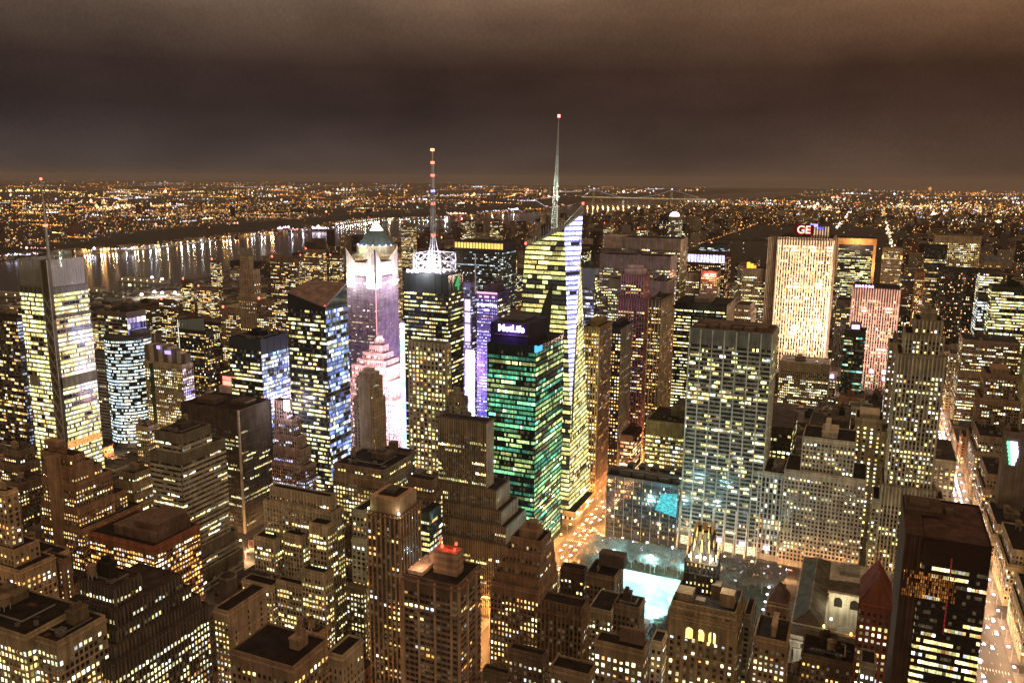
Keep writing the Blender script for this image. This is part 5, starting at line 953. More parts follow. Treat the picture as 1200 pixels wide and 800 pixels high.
    B('loft_block', 'dark brick block with a jagged parapet, just south of the park corner', 'dark jagged parapet block', 657, 684, 688, 668, 480, S(S_old, p=.12), (.10, .07, .05), vb=700, tanks=3, cl=6)
    B('loft_block', 'dark block with a warm lit roof terrace and chimney before the rink', 'dark block with lit terrace', 687, 720, 731, 676, 466, S(S_old, p=.2, pal='warm', bay=2.7), (.17, .12, .08), vb=745, tanks=0, cl=6, up=((4, 6, 12, 3, 6), (8, 22, 12, 6, 8, (.08, .06, .05))))
    B('loft_block', 'small flat roofed block with a pale side wall cutting the rink corner', 'flat block cutting the rink corner', 719, 749, 756, 712, 420, S(S_old, p=.12, pal='warm'), (.15, .11, .08), vb=745, cl=8)
    B('loft_block', 'brown block with curved cornice bays and scattered white windows', 'brown block with curved cornice', 634, 682, 689, 712, 395, S(S_deco, bay=2.3, p=.16, pf=.05, pal='white', pc=(.24, .16, .10)), (.14, .09, .06), vb=790, tanks=3, low=((722, 1.5, .8, 1.5, 1),))
    B('loft_block', 'pale banded block with two bright rows behind the low tank roof', 'pale banded block', 690, 716, 719, 716, 440, S(S_old, p=.4, pal='white', bay=2.4), (.3, .26, .18), depth=24, vb=760, cl=0)
    B('loft_block', 'plain brown block with paired bright windows, bottom centre right', 'plain brown block with paired windows', 697, 754, 760, 762, 335, S(S_old, bay=2.9, p=.34, pf=.15, pal='white', ww=.55, pe=4), (.24, .18, .12), up=((7, 10, 1, 5, 3, (.17, .12, .09)),), vb=800, tanks=1)
    B('loft_block', 'low block with two round roof tanks, bottom centre', 'low block with round tanks', 645, 690, 698, 790, 305, S(S_old, p=.2, pal='white'), (.24, .18, .12), vb=800, tanks=3)
    B('loft_block', 'black roofed block with a slanting parapet below the brown setback tower', 'black roofed block', 596, 636, 641, 768, 330, S(S_old, p=.15, pal='white'), (.12, .085, .06), vb=800, tanks=0, cl=6)
    B('loft_block', 'low black roof with skylights beside the brown apartment tower', 'low black skylight roof', 566, 598, 602, 790, 330, S(S_old, p=.2), (.12, .09, .06), vb=800, tanks=0, cl=8)
    B('loft_block', 'narrow cream block with rounded corner below the rink', 'narrow cream rounded block', 763, 776, 782, 752, 400, S(S_old, p=.18, pal='white', bay=2.4), (.44, .38, .27), vb=800, tanks=1, cl=2)
    # big dark stepped glass and stone block, lower left
    root, d = B('office_block', 'massive dark stepped block with a ribbed square cap and white window rows, lower left', 'massive dark stepped block', 92, 134, 165, 688, 275, S(S_deco, bay=2.3, p=.5, pf=.3, pal='white', pw=.7, pc=(.13, .105, .085), ww=.6, top=7), (.065, .052, .045), low=((715, 2, 4, 4, 22), (737, 10, 6, 6, 26), (756, 22, 8, 9, 30), (776, 36, 10, 13, 33)), vb=800, cl=7, tanks=0, nind=100, roofc=(.05, .035, .03))
    B('loft_building', 'tan loft building with bright paired windows in the bottom left corner', 'tan loft building in the corner', -70, 29, 36, 744, 236, S(S_old, bay=2.6, ww=.6, wh=.6, p=.55, pf=.3, pal='yellow', b=1.15, pe=2, pw=.6), (.32, .25, .16), vb=800, depth=30, tanks=1)
    B('loft_building', 'narrow loft wing with lit dormers right of the corner loft building', 'narrow loft wing', 38, 66, 74, 752, 240, S(S_old, bay=2.6, ww=.6, wh=.6, p=.5, pf=.3, pal='white', b=1.1, pe=2), (.28, .22, .15), vb=800, depth=26)
    B('loft_building', 'plain brown block with one column of windows behind the corner loft building', 'plain brown block with one window column', 48, 74, 82, 655, 350, S(S_old, bay=6, ww=.15, p=.7, pal='yellow'), (.20, .13, .09), vb=690)
    B('loft_building', 'tan building with arched window pairs along the lower left edge', 'tan arched window building', -30, 33, 50, 664, 335, S(S_old, bay=3, ww=.5, p=.45, pf=.15, pal='yellow', pe=3), (.42, .31, .2), vb=740, depth=30)
    B('loft_building', 'tan blank walled block with a round dark roof drum, lower centre left', 'blank walled block with drum', 250, 267, 312, 716, 330, S(S_old, bay=2.9, p=.4, pal='warm'), (.32, .24, .17), stE=S(S_old, bay=9, ww=.1, p=.05, pe=0), vb=790, cl=0)
    x, y = atY(268, 690, 352)[0], 352; z0 = zat(x, y, 704); z1 = zat(x, y, 674); r = thing('water_drum', 'round dark water drum on the blank walled tan block', 'water tank', (x, y, z0)); s = MB(); s.prism(x, y, 4.8, 4.8, z0-6, z1, 20, 0, (.11, .085, .07)); s.prism(x, y, 5.2, 5.2, z1-1, z1+.3, 20, 0, (.16, .12, .1)); s.prism(x, y, 4.2, 3.2, z1+.3, z1+1.0, 20, 0, (.04, .035, .03)); s.build('drum', ['masonry'], r)
    B('loft_building', 'brown block with rooftop sheds and warm windows along the bottom edge', 'brown block with rooftop sheds', 270, 343, 384, 781, 262, S(S_old, bay=2.8, ww=.5, p=.32, pf=.12, pal='warm', pe=2), (.25, .175, .12), vb=800, up=((5, 22, 6, 12, 6), (4, 28, 10, 16, 9)), cl=9, tanks=2)
    B('loft_building', 'pale tan narrow block with a black roof, right of the rooftop sheds block', 'pale narrow black roofed block', 384, 401, 425, 768, 300, S(S_old, bay=3, p=.08, ww=.3), (.38, .30, .21), vb=800, tanks=1, cl=3)
    B('loft_building', 'small dark block with lit shop windows below the art deco shaft tower', 'small dark block with lit shop windows', 410, 426, 430, 686, 425, S(S_old, p=.5, pal='white'), (.12, .11, .08), depth=20, vb=760, tanks=1)
    # gothic black and gold tower
    root, (x0, x1, y0, y1, h) = B('stone_tower', 'brown stone block with three glowing arched windows under the black gothic crown', 'block with glowing arched windows', 787, 862, 871, 718, 452, sty(bay=4.0, fl=3.9, ww=.42, wh=.6, pe=2, pw=1.2, pd=.7, p=.32, pf=.12, run=1, pal='white', b=1.0, top=17, pc=(.30, .23, .14)), (.24, .185, .115), vb=800, cl=0, nind=100, low=((730, .8, .8, .8, .6),))
    s = MB(); w = x1-x0
    for fx in (.31, .49, .67):
        cx = x0+w*fx; r = 2.0; zb = h-21; s.box(cx-r, cx+r, y0-1.1, y0-.95, zb, zb+5, 0, (1.3, 1.05, .25)); k = 10
        for i in range(k):
            a0, a1 = math.pi*i/k, math.pi*(i+1)/k; s.tris([[(cx, y0-1.1, zb+5), (cx+r*math.cos(a1), y0-1.1, zb+5+r*math.sin(a1)), (cx+r*math.cos(a0), y0-1.1, zb+5+r*math.sin(a0))]], 0, (1.4, 1.2, .4))
    s.build('arched_window', ['window'], root)
    s = MB(); 
    for i in range(14): a = x0+w*i/14; s.box(a+.5, a+w/14-.5, y0-.7, y0-.1, h-8, h-4.5, 0, (.34, .26, .16))
    s.box(x0-1, x1+1, y0-1.2, y0-.1, h-4.2, h-3, 0, (.36, .28, .18)); s.box(x0-1, x1+1, y0-1.2, y0-.1, h-10.5, h-9.6, 0, (.36, .28, .18)); s.build('cornice', ['masonry'], root)
    s = MB(); s.box(x0+1.5, x0+11, y0+3, y0+13, h-.9, h+4, 0, (.2, .15, .1)); s.build('roof_house', ['masonry'], root); s = MB(); s.box(x1-10, x1-2, y0+6, y0+14, h-.9, h+7, 0, (.26, .19, .11)); s.box(x1-16, x1-10.5, y0+12, y0+19, h-.9, h+8, 0, (.12, .09, .06)); s.box(x0+13, x1-18, y0+3, y0+8, h-.9, h+1.5, 0, (.18, .13, .1)); s.build('roof_house', ['masonry'], root)
    Y = y0+15; a, b = atY(802, 690, Y)[0], atY(836, 690, Y)[0]; cx = (a+b)/2; W = b-a; t = thing('gothic_tower', 'black brick gothic tower with a gilded floodlit pinnacled crown, south of the park', 'building', (cx, Y+W/2, h)); blk = (.035, .03, .027); wall = MB(); win = []; rf = MB()
    zc = zat(cx, Y, 655); zt = zat(cx, Y, 642); zz = zat(cx, Y, 626); stt = sty(bay=2.5, fl=3.8, ww=.42, wh=.6, pe=1, pw=.9, pd=.7, p=.35, pf=.05, run=1, pal='warm', b=1.1, pc=blk, top=1)
    tier(wall, rf, win, a, b, Y, Y+W, h-1, zc, stt, blk); tier(wall, rf, win, a+2, b-2, Y+2, Y+W-2, zc-1, zt, stt, blk); tier(wall, rf, win, cx-5, cx+5, Y+W/2-5, Y+W/2+5, zt-1, zz, stt, (.1, .08, .05))
    wall.build('wall', ['masonry', 'metal', 'glass'], t); rf.build('roof', ['roof'], t); make_windows(t, win, 60)
    s = MB()
    for (rr, z, hh) in ((W/2, zc, 5), (W/2-2, zt, 6), (5, zz, 5)):
        for i in range(12):
            an = i*math.pi/6; qx = cx+max(-rr, min(rr, rr*1.35*math.cos(an))); qy = Y+W/2+max(-rr, min(rr, rr*1.35*math.sin(an))); s.prism(qx, qy, .55, .45, z-3, z+hh*.4, 6, 0); s.prism(qx, qy, .6, 0, z+hh*.4, z+hh*.85, 6, 0)
    s.prism(cx, Y+W/2, 2.2, 0, zz, zz+5, 8, 0); s.build('pinnacle', ['gold'], t)
    s = MB(); 
    for i in range(4): s.box(a+2+i*(W-4)/3-.6, a+2+i*(W-4)/3+.6, Y-.9+1.5, Y+.6+1.4, zc, zc+1.2, 0, (5, 4.2, 4.6))
    s.build('floodlight', ['lights'], t)
    lamp('flood_lamp', t, (cx-3, Y-3, zc+3), 9000, (1, .88, .6), .8); lamp('flood_lamp', t, (cx+7, Y-3, zc+2), 8000, (1, .88, .72), .8); lamp('flood_lamp', t, (cx, Y-4, zt+3), 6000, (1, .9, .6), .8); lamp('flood_lamp', t, (b+3, Y+4, zt-8), 4000, (.9, .95, 1), .8)
    NBLD[0] += 1
    # steep roofed houses and blocks south of the library
    root, (x0, x1, y0, y1, h) = B('brick_house', 'narrow brick block with a steep dark pyramid roof, left of the library', 'brick block with pyramid roof', 899, 924, 927, 709, 470, S(S_old, p=.12, pal='white', bay=3), (.26, .18, .12), depth=16, vb=745, cl=0)
    xm, ym = (x0+x1)/2, (y0+y1)/2; zt = zat(xm, ym, 681); s = MB()
    s.prism(xm, ym, (x1-x0)*.72, .4, h-.9, zt, 4, 0, (.085, .05, .04), rot=math.pi/4, sy=(y1-y0)/(x1-x0)); s.box(x1-4, x1-2.6, ym, ym+1.5, h, zt-1, 0, (.2, .14, .1)); s.build('pyramid_roof', ['roof'], root)
    B('brick_block', 'brown brick block with paired tower bays below the pyramid roof', 'brown block with tower bays', 884, 922, 926, 752, 430, S(S_old, p=.3, pal='white', bay=2.8), (.27, .19, .12), vb=800, up=((6, 8, 6, 4, 4),), depth=24)
    B('brick_block', 'thin pale blank wall block between the arched window block and the plaza lamps', 'thin pale blank block', 872, 880, 884, 720, 480, S(S_old, p=.05, bay=4), (.3, .26, .2), depth=22, vb=745, cl=0)
    root, (x0, x1, y0, y1, h) = B('brick_house', 'dark red brick building with a steep gabled roof, between library and black glass tower', 'red gabled building', 1009, 1045, 1049, 708, 425, S(S_old, bay=2.6, ww=.5, p=.3, pf=.25, pal='white'), (.17, .06, .035), depth=26, vb=800, cl=0)
    xm = (x0+x1)/2; zt = zat(xm, y0, 678); s = MB(); rc = (.14, .04, .03)
    s.tris([[(x0, y0, h-.9), (x1, y0, h-.9), (xm, y0+2, zt)]], 0, (.16, .06, .035)); s.quads([[(x0-.5, y0, h-1), (xm, y0+2, zt), (xm, y1-2, zt), (x0-.5, y1, h-1)], [(xm, y0+2, zt), (x1+.5, y0, h-1), (x1+.5, y1, h-1), (xm, y1-2, zt)]], 0, rc); s.tris([[(x1, y1, h-.9), (x0, y1, h-.9), (xm, y1-2, zt)]], 0, rc)
    s.build('gabled_roof', ['masonry'], root); s = MB()
    for i in range(3): s.quads([[(x0+1.5+i*2.2, y0+9, h+1.0+i*3.3), (x0+1.5+i*2.2, y0+14, h+1.0+i*3.3), (x0+3.0+i*2.2, y0+14, h+3.4+i*3.3), (x0+3.0+i*2.2, y0+9, h+3.4+i*3.3)]], 0, (1.0, .8, .5))
    s.build('dormer_window', ['window'], root); s = MB(); s.box(xm-.6, xm+.6, y0+2, y0+3.4, zt-3, zt+2.6, 0, (.2, .12, .08)); s.build('chimney', ['masonry'], root)
    B('brick_block', 'dark low block with lattice roof frames in front of the library', 'dark low block by the library', 940, 1003, 1008, 778, 462, S(S_old, p=.3, pal='amber'), (.14, .10, .07), depth=22, vb=800, cl=8)
    B('brick_block', 'thin pale stair tower block beside the library corner', 'thin pale stair block', 1009, 1026, 1030, 778, 385, S(S_old, p=.4, pal='cyanw', bay=2.4), (.2, .18, .15), depth=12, vb=800, cl=0)
    # black glass tower at lower right
    st = sty(bay=1.7, fl=4.0, ww=.92, wh=.46, pe=0, sh=.45, sd=.15, p=.30, pf=.22, run=5, pal='yellow', b=1.0, base='glass', scol=(.035, .022, .018), top=9, var=.6)
    root, (x0, x1, y0, y1, h) = B('office_tower', 'black brown glass tower with glowing horizontal floors by the bright avenue, lower right', 'black glass tower at lower right', 1083, 1163, 1166, 641, 450, st, (.03, .018, .014), vb=800, cl=0, depth=58, nind=100, roofc=(.075, .042, .036))
    xw = bis(lambda x: proj(x, y0, h)[0]-1061, x0-60, x0); s = MB(); s.box(xw, x0-.1, y0+.6, y1, 0, h, 0, (.06, .035, .025)); P, e, n, W = FACES['S'](xw, x0, y0+.6, 0); k = np.arange(0, W, 2.2); s.frame_boxes(P, e, n, k, k+.5, .02, .4, 0, h-1, 0, (.09, .05, .035), 'FLRT'); s.build('core_wall', ['masonry'], root)
    s = MB(); s.box(xw+1, x0+10, y0+30, y1-6, h, h+2.5, 0, (.08, .05, .04)); s.box(xw+3, x0+4, y0+34, y1-12, h+2.5, h+4.2, 0, (.1, .07, .055)); s.box(x0+12, x0+16, y0+38, y0+44, h-.9, h+1.5, 0, (.1, .07, .06)); s.build('roof_plant', ['masonry'], root)
    s = MB(); za, zb = zat(x0, y0, 668), zat(x0, y0, 699); k = 24;  # amber reflection on the glass, put in as dim glowing panes
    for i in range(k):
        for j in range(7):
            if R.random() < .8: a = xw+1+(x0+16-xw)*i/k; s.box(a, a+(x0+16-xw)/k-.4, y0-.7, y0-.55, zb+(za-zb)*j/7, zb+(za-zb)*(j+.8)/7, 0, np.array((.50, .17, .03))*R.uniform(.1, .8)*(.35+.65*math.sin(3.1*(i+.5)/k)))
    s.build('amber_reflection', ['window'], root)
    s = MB(); s.box(x0+(x1-x0)*.43, x0+(x1-x0)*.455, y0-.6, y0-.5, h-50, h-9, 0, (.10, .006, .006)); s.build('red_light', ['window'], root); NBLD[0] += 0
    for i, (a, b, c, d, hh, lb, ref, stx, cl_) in enumerate([
        (97, 150, 380, 432, 118, 'dark terraced tower leaning into the lower right corner', 'dark terraced corner tower', S(S_deco, p=.12), (.16, .12, .09)),
        (96, 140, 448, 512, 92, 'brown block with pale stone attic east of the bright avenue, beside the black tower', 'brown block with stone attic', S(S_old, p=.2), (.30, .23, .16)),
        (96, 150, 530, 592, 84, 'stone block with cornices on the east kerb of the bright avenue', 'stone block on the east kerb', S(S_old, p=.25, pal='white'), (.34, .27, .19)),
        (113, 160, 612, 670, 96, 'pale banded block with bright white rows above the east kerb', 'pale block with bright rows', S(S_band, p=.4, pf=.3), (.36, .34, .24)),
        (96, 122, 612, 672, 40, 'low pale shop block on the east kerb at the crossing', 'low pale shop block', S(S_old, p=.3), (.42, .37, .28)),
        (96, 150, 695, 755, 46, 'low tan block with blank wall east of the avenue crossing', 'low tan blank wall block', S(S_old, p=.2), (.40, .34, .22)),
        (150, 180, 700, 756, 70, 'green lit office block behind the blank wall block', 'green lit office block', S(S_glass, p=.6, pal='lime'), (.1, .1, .07)),
        (96, 135, 776, 835, 34, 'low flat roofed shops along the east side of the avenue', 'low flat roofed shops', S(S_old, p=.3), (.28, .22, .16)),
        (96, 140, 856, 916, 52, 'dark shop block on the avenue below the deco block', 'dark shop block on the avenue', S(S_old, p=.3), (.22, .17, .12)),
        (96, 140, 936, 996, 66, 'taller shop block farther up the east side of the avenue', 'taller shop block up the avenue', S(S_old, p=.3, pal='white'), (.25, .19, .13))]):
        x0, x1 = a, b; root = thing('avenue_block', lb, 'building', ((a+b)/2, (c+d)/2, 0)); wall = MB(); rf = MB(); win = []
        tier(wall, rf, win, a, b, c, d, 0, hh*.75, stx, cl_); tier(wall, rf, win, a+2, b-2, c+2, d-2, hh*.75-1, hh, stx, cl_)
        wall.build('wall', ['masonry', 'metal', 'glass'], root); rf.build('roof', ['roof'], root); make_windows(root, win, 50); clutter(root, a+4, b-4, c+4, d-4, hh-.9, R, 1, tint(cl_, .5), 5); reg(a, b, c, d, hh, 800, ref); NBLD[0] += 1
    r = thing('billboard', 'bright green white sign tilted high on the block right of the avenue', 'billboard', (atY(1186, 530, 820)[0], 820, 0)); a = atY(1186, 530, 820); s = MB()
    for i in range(6): s.box(a[0]-5+i*.7, a[0]-2.5+i*.7, 819, 820, a[2]+10-i*3.6-3, a[2]+10-i*3.6, 0, (.25, 1.0, .5)); s.box(a[0]-2.2+i*.5, a[0]+5-abs(i-2.5)*.8, 819, 820, a[2]+10-i*3.6-3.2, a[2]+10-i*3.6, 0, (2.2, 2.0, 3.0))
    s.build('sign_panel', ['lights'], r); s = MB(); s.box(a[0]-6, a[0]+14, 820.5, 838, 0, a[2]+14, 0, (.12, .10, .08)); s.build('sign_wall', ['masonry'], r)
foreground()

# ================================================================== library with slate roofs and a courtyard
def library():
    x0, x1, y0, y1, h = -48, 52, 540, 668, 24
    root = thing('library', 'low marble library with slate hipped roofs round a lit courtyard', 'library', (0, 600, 0)); w = MB(); rf = MB(); c = (.50, .46, .37); rc = (.105, .095, .075)
    cx0, cx1, cy0, cy1 = -26, 24, 558, 600
    w.box(x0, x1, y0, y1, 0, 2, 0, c)
    for (a, b, cc, d) in ((x0, x1, y0, cy0), (x0, cx0, cy0, cy1), (cx1, x1, cy0, cy1), (x0, x1, cy1, y1)): w.box(a, b, cc, d, 2, h, 0, c, 'FLRTK')
    w.box(x0-1.2, x1+1.2, y0-1.2, y0-.05, h-3, h-1.8, 0, (.56, .52, .42)); w.box(x0-1.2, x1+1.2, y0-1.2, y0-.05, h-8, h-7.4, 0, (.56, .52, .42)); w.box(x0-.5, x1+.5, y0-.5, y0+.5, h, h+1.4, 0, c)
    for i in range(12): a = x0+4+i*9; w.box(a, a+1.6, y0-.9, y0-.05, 3, h-8.1, 0, (.54, .5, .4))
    w.build('wall', ['masonry'], root)
    def hip(a, b, cc, d, z, hh, nm='slate_roof', col=rc):
        s = MB(); i = min(b-a, d-cc)/2; 
        if b-a > d-cc: q0, q1 = (a+i, (cc+d)/2, z+hh), (b-i, (cc+d)/2, z+hh)
        else: q0, q1 = ((a+b)/2, cc+i, z+hh), ((a+b)/2, d-i, z+hh)
        if b-a > d-cc: s.quads([[(a, cc, z), (b, cc, z), q1, q0], [(b, d, z), (a, d, z), q0, q1]], 0, col); s.tris([[(b, cc, z), (b, d, z), q1], [(a, d, z), (a, cc, z), q0]], 0, col)
        else: s.quads([[(b, cc, z), (b, d, z), q1, q0], [(a, d, z), (a, cc, z), q0, q1]], 0, col); s.tris([[(a, cc, z), (b, cc, z), q0], [(b, d, z), (a, d, z), q1]], 0, col)
        s.beam(q0, q1, .7, 0, (.28, .25, .2)); s.build(nm, ['roof'], root)
    hip(x0+1, cx0-1, cy0+1, y1-2, h+.2, 6); hip(cx0-1.5, x1-1, cy1+8, cy1+34, h+.15, 7); hip(x0+1, x1-1, y0+1.5, cy0-1.5, h+.2, 2.2)
    s = MB(); s.box(cx0+6, cx0+20, y1-22, y1-6, h, h+3, 0, (.3, .29, .26)); s.box(cx1-8, cx1+6, y1-20, y1-8, h, h+2, 0, (.25, .24, .2)); s.build('skylight', ['masonry'], root)
    # courtyard wall with three arches
    s = MB(); zt = h+6; s.box(cx0, cx1, cy1+.1, cy1+2, h-4, zt, 0, (.62, .55, .40)); s.box(cx0-.8, cx1+.8, cy1-.6, cy1+2.4, zt, zt+1, 0, (.5, .44, .33)); s.build('courtyard_wall', ['masonry'], root)
    s = MB()
    for cx in (-19.5, -9, 1.5, 12):
        r = 2.7; zb = h-3.4; s.box(cx-r, cx+r, cy1-.1, cy1, zb, zb+4.5, 0, (.03, .025, .02)); k = 12
        for i in range(k):
            a0, a1 = math.pi*i/k, math.pi*(i+1)/k; s.tris([[(cx, cy1-.1, zb+4.5), (cx+r*math.cos(a1), cy1-.1, zb+4.5+r*math.sin(a1)), (cx+r*math.cos(a0), cy1-.1, zb+4.5+r*math.sin(a0))]], 0, (.03, .025, .02))
    s.build('arched_opening', ['masonry'], root)
    s = MB(); s.box(cx0+8, cx1-8, cy0+8, cy1-14, 2.1, 14, 0, (.12, .11, .10)); s.box(cx0+2, cx0+6, cy0+2, cy0+5, 2.1, h+1, 0, (.55, .5, .4)); s.build('courtyard_block', ['masonry'], root)
    s = MB(); s.prism(cx0+3, cy0+14, .8, .6, h+.3, h+2, 8, 0, (3, 4, 3.6)); s.prism(cx0-1, cy0+2, .7, .5, h+.3, h+2, 8, 0, (4, 3.4, .8)); s.prism(cx0+16, cy0-2, .9, .7, h+.2, h+2.4, 8, 0, (4, 1.2, .2)); s.build('roof_lamp', ['lights'], root)
    lamp('flood_lamp', root, (cx0+9, cy1-12, h+3), 7000, (1, .92, .65), .5); lamp('flood_lamp', root, (cx0+16, cy0-3, h+4), 900, (1, .4, .1), .4); lamp('flood_lamp', root, (x0+20, y0-14, h-6), 9000, (1, .93, .75), .6); lamp('flood_lamp', root, (x1-20, y0-14, h-6), 9000, (1, .93, .75), .6)
    s = MB()
    for i in range(8): a = x0+8+i*12; s.box(a, a+1.8, y0-.12, y0-.02, h-7, h-4, 0, (.9, .7, .3) if i in (1, 3) else (.02, .02, .02))
    s.build('window', ['window'], root)
    reg(x0, x1, y0, y1, h, 770, 'marble library'); NBLD[0] += 1
library()
# ================================================================== streets of the grid
AVE = [(-1885, 34), (-1610, 26), (-1335, 26), (-1060, 26), (-785, 28), (-510, 28), (-238, 26), (79, 22), (243, 22), (400, 38), (530, 22)]
def stY(n): return (n-33.5)*80.4
def bway(y): return -238-(y-40)*.31 if y < 1000 else -535.6-(y-1000)*.245
g = MB(); g.quads([[(-60000, -3000, -.02), (60000, -3000, -.02), (60000, 33500, -.02), (-60000, 33500, -.02)]]); struct('ground', g, ['ground'])
rd = MB()
for x, w in AVE[:9]: rd.quads([[(x-w/2, -50, .004), (x+w/2, -50, .004), (x+w/2, 2060 if x > -800 else 5000, .004), (x-w/2, 2060 if x > -800 else 5000, .004)]])
rd.quads([[(79-11, 2060.1, .004), (79+11, 2060.1, .004), (79+11, 7000, .004), (79-11, 7000, .004)]])
struct('avenues', rd, ['asphalt'])
rd = MB()
for n in range(34, 60):
    w = 22 if n in (34, 42, 57) else 11; y = stY(n); rd.quads([[(-1950, y-w/2, .008), (600, y-w/2, .008), (600, y+w/2, .008), (-1950, y+w/2, .008)]])
struct('cross_streets', rd, ['asphalt'])
rd = MB(); ys = [40, 500, 1000, 1600, 2048]
for a, b in zip(ys, ys[1:]): rd.quads([[(bway(a)-9, a, .012), (bway(a)+9, a, .012), (bway(b)+9, b, .012), (bway(b)-9, b, .012)]])
struct('diagonal_avenue', rd, ['asphalt'])
# pavements with kerbs round the blocks near the visible streets
pv = MB()
for n in range(38, 50):
    a = stY(n)+ (11 if n in (42,) else 5.5)+.2; b = stY(n+1)-(11 if n+1 == 42 else 5.5)-.2
    for (xa, wa), (xb, wb) in zip(AVE[4:9], AVE[5:10]): pv.box(xa+wa/2, xb-wb/2, a, b, 0, .14, 0, faces='FLRTK')
struct('pavement', pv, ['pavement'])
mk = MB()
for y in np.arange(560, 1500, 14):
    for dx in (-5, 0, 5): mk.quads([[(79+dx-.07, y, .012), (79+dx+.07, y, .012), (79+dx+.07, y+3, .012), (79+dx-.07, y+3, .012)]])
    if y < 900:
        for dx in (-6, 0, 6): mk.quads([[(-238+dx-.07, y, .012), (-238+dx+.07, y, .012), (-238+dx+.07, y+3, .012), (-238+dx-.07, y+3, .012)]])
for cx in (79, -238):
    for yc in (stY(42)-15, stY(42)+14, stY(41)-9, stY(43)-9):
        for i in range(11): mk.quads([[(cx-9.6+i*1.8, yc-1.5, .016), (cx-9.1+i*1.8, yc-1.5, .016), (cx-9.1+i*1.8, yc+1.5, .016), (cx-9.6+i*1.8, yc+1.5, .016)]])
struct('road_markings', mk, ['paint'])

# ================================================================== park, rink, trees, lamps
def park():
    x0, x1, y0, y1 = -222, -62, 531, 670
    s = MB(); s.quads([[(x0, y0, .15), (x1, y0, .15), (x1, y1, .15), (x0, y1, .15)]]); struct('park_ground', s, ['lawn'])
    s = MB(); s.quads([[(x0, y1-9, .154), (x1, y1-9, .154), (x1, y1-5, .154), (x0, y1-5, .154)], [(x1-6, y0, .158), (x1-2, y0, .158), (x1-2, y1-10, .158), (x1-6, y1-10, .158)], [(x0, y0+4, .154), (x1-7, y0+4, .154), (x1-7, y0+9, .154), (x0, y0+9, .154)]]); struct('park_paths', s, ['pavement'])
    M['ice'] = principled('rink_ice', (.60, .80, .86), noise=(.12, 7, .42), rough=.4); M['snow'] = principled('tent_fabric', (.8, .85, .85), noise=(.3, 3, .1), rough=.6)
    r = thing('ice_rink', 'floodlit ice rink glowing white and cyan in the middle of the park', 'ice rink', (-160, 605, 0)); s = MB()
    q = [atZ(u, v, .3) for u, v in ((737, 672), (796, 677), (783, 716), (728, 702))]; xa, xb, ya, yb = -190, -136, 566, 630
    s.box(xa, xb, ya, yb, .16, .34, 0); s.build('ice', ['ice'], r); s = MB()
    for (a, b, c, d) in ((xa-1, xb+1, ya-1, ya-.2), (xa-1, xb+1, yb+.2, yb+1), (xa-1, xa-.2, ya-.2, yb+.2), (xb+.2, xb+1, ya-.2, yb+.2)): s.box(a, b, c, d, .16, 1.5, 0)
    s.build('rink_board', ['snow'], r)
    for i, (px, py) in enumerate(((xa-3, ya), (xa-3, yb), (xb+3, ya+4), (xb+3, yb), ((xa+xb)/2, yb+3), ((xa+xb)/2, ya-3))):
        t = thing('floodlight_mast', 'tall floodlight mast on the edge of the ice rink', 'floodlight', (px, py, 0), 'floodlight masts round the rink'); s = MB(); s.prism(px, py, .25, .15, 0, 16, 8); s.build('pole', ['steel'], t)
        s = MB(); s.box(px-1.3, px+1.3, py-.3, py+.3, 16, 17.4, 0, (3, 4.5, 5)); s.build('lamp_head', ['lights'], t); lamp('flood_lamp', t, (px, py, 15.2), 42000, (.40, .92, 1), .6)
    # pavilion tent
    t = thing('pavilion', 'long pale fabric pavilion beside the ice rink', 'pavilion', (-150, 552, 0)); s = MB(); a, b, c, d = -196, -142, 541, 560
    s.box(a, b, c, d, .2, 4, 0, faces='FLRK'); s.quads([[(a, c, 4), (b, c, 4), (b, (c+d)/2, 8), (a, (c+d)/2, 8)], [(b, d, 4), (a, d, 4), (a, (c+d)/2, 8), (b, (c+d)/2, 8)]]); s.tris([[(b, c, 4), (b, d, 4), (b, (c+d)/2, 8)], [(a, d, 4), (a, c, 4), (a, (c+d)/2, 8)]]); s.build('canopy', ['snow'], t)
    s = MB(); s.box(a+2, b-2, c-.15, c-.05, .5, 3.4, 0, (.4, .9, .9)); s.build('lit_front', ['window'], t)
    t = thing('kiosk', 'small glass roofed kiosk on the terrace west of the library', 'kiosk', (-84, 585, 0)); s = MB(); s.box(-92, -76, 577, 594, .2, 4, 0, (.3, .33, .3)); 
    for i in range(6): s.box(-92+i*2.8, -91.6+i*2.8, 576.7, 594.3, 4, 4.4, 0, (.5, .55, .5))
    s.build('wall', ['metal'], t)
    # trees: three kinds of bare crowns, shared by all copies
    kinds = []
    for k in range(4):
        rg = random.Random(50+k); H = rg.uniform(13, 17); tr = MB(); cr_ = MB(); tr.prism(0, 0, .38, .24, 0, H*.32, 7)
        tips = []
        def grow(p, d, l, w, dep):
            q = p+d*l; (tr if dep < 2 else cr_).beam(p, q, max(w, .10), 0, (1, 1, 1), max(w*.62, .08))
            if dep >= 4: return
            for j in range(3 if dep < 2 else 3):
                v = np.array([rg.gauss(0, 1), rg.gauss(0, 1), rg.gauss(.25, .5)]); v /= np.linalg.norm(v); nd = d*.75+v*.75; nd /= np.linalg.norm(nd); nd[2] = max(nd[2], -.05); grow(q if j else p+d*l*.7, nd, l*rg.uniform(.62, .8), w*.6, dep+1)
        for j in range(8):
            a = j*math.pi/4+rg.uniform(-.4, .4); grow(np.array([0, 0, H*.3]), np.array([math.cos(a)*.6, math.sin(a)*.6, .8]), H*.24, .34, 0)
        t = thing('bare_tree', 'bare winter plane tree in the park grove north of the rink', 'tree', (0, 0, 0), 'bare trees in the park'); a = tr.build('trunk', ['bark'], t); b = cr_.build('crown', ['bark'], t); kinds.append((t, a, b))
    spots = []
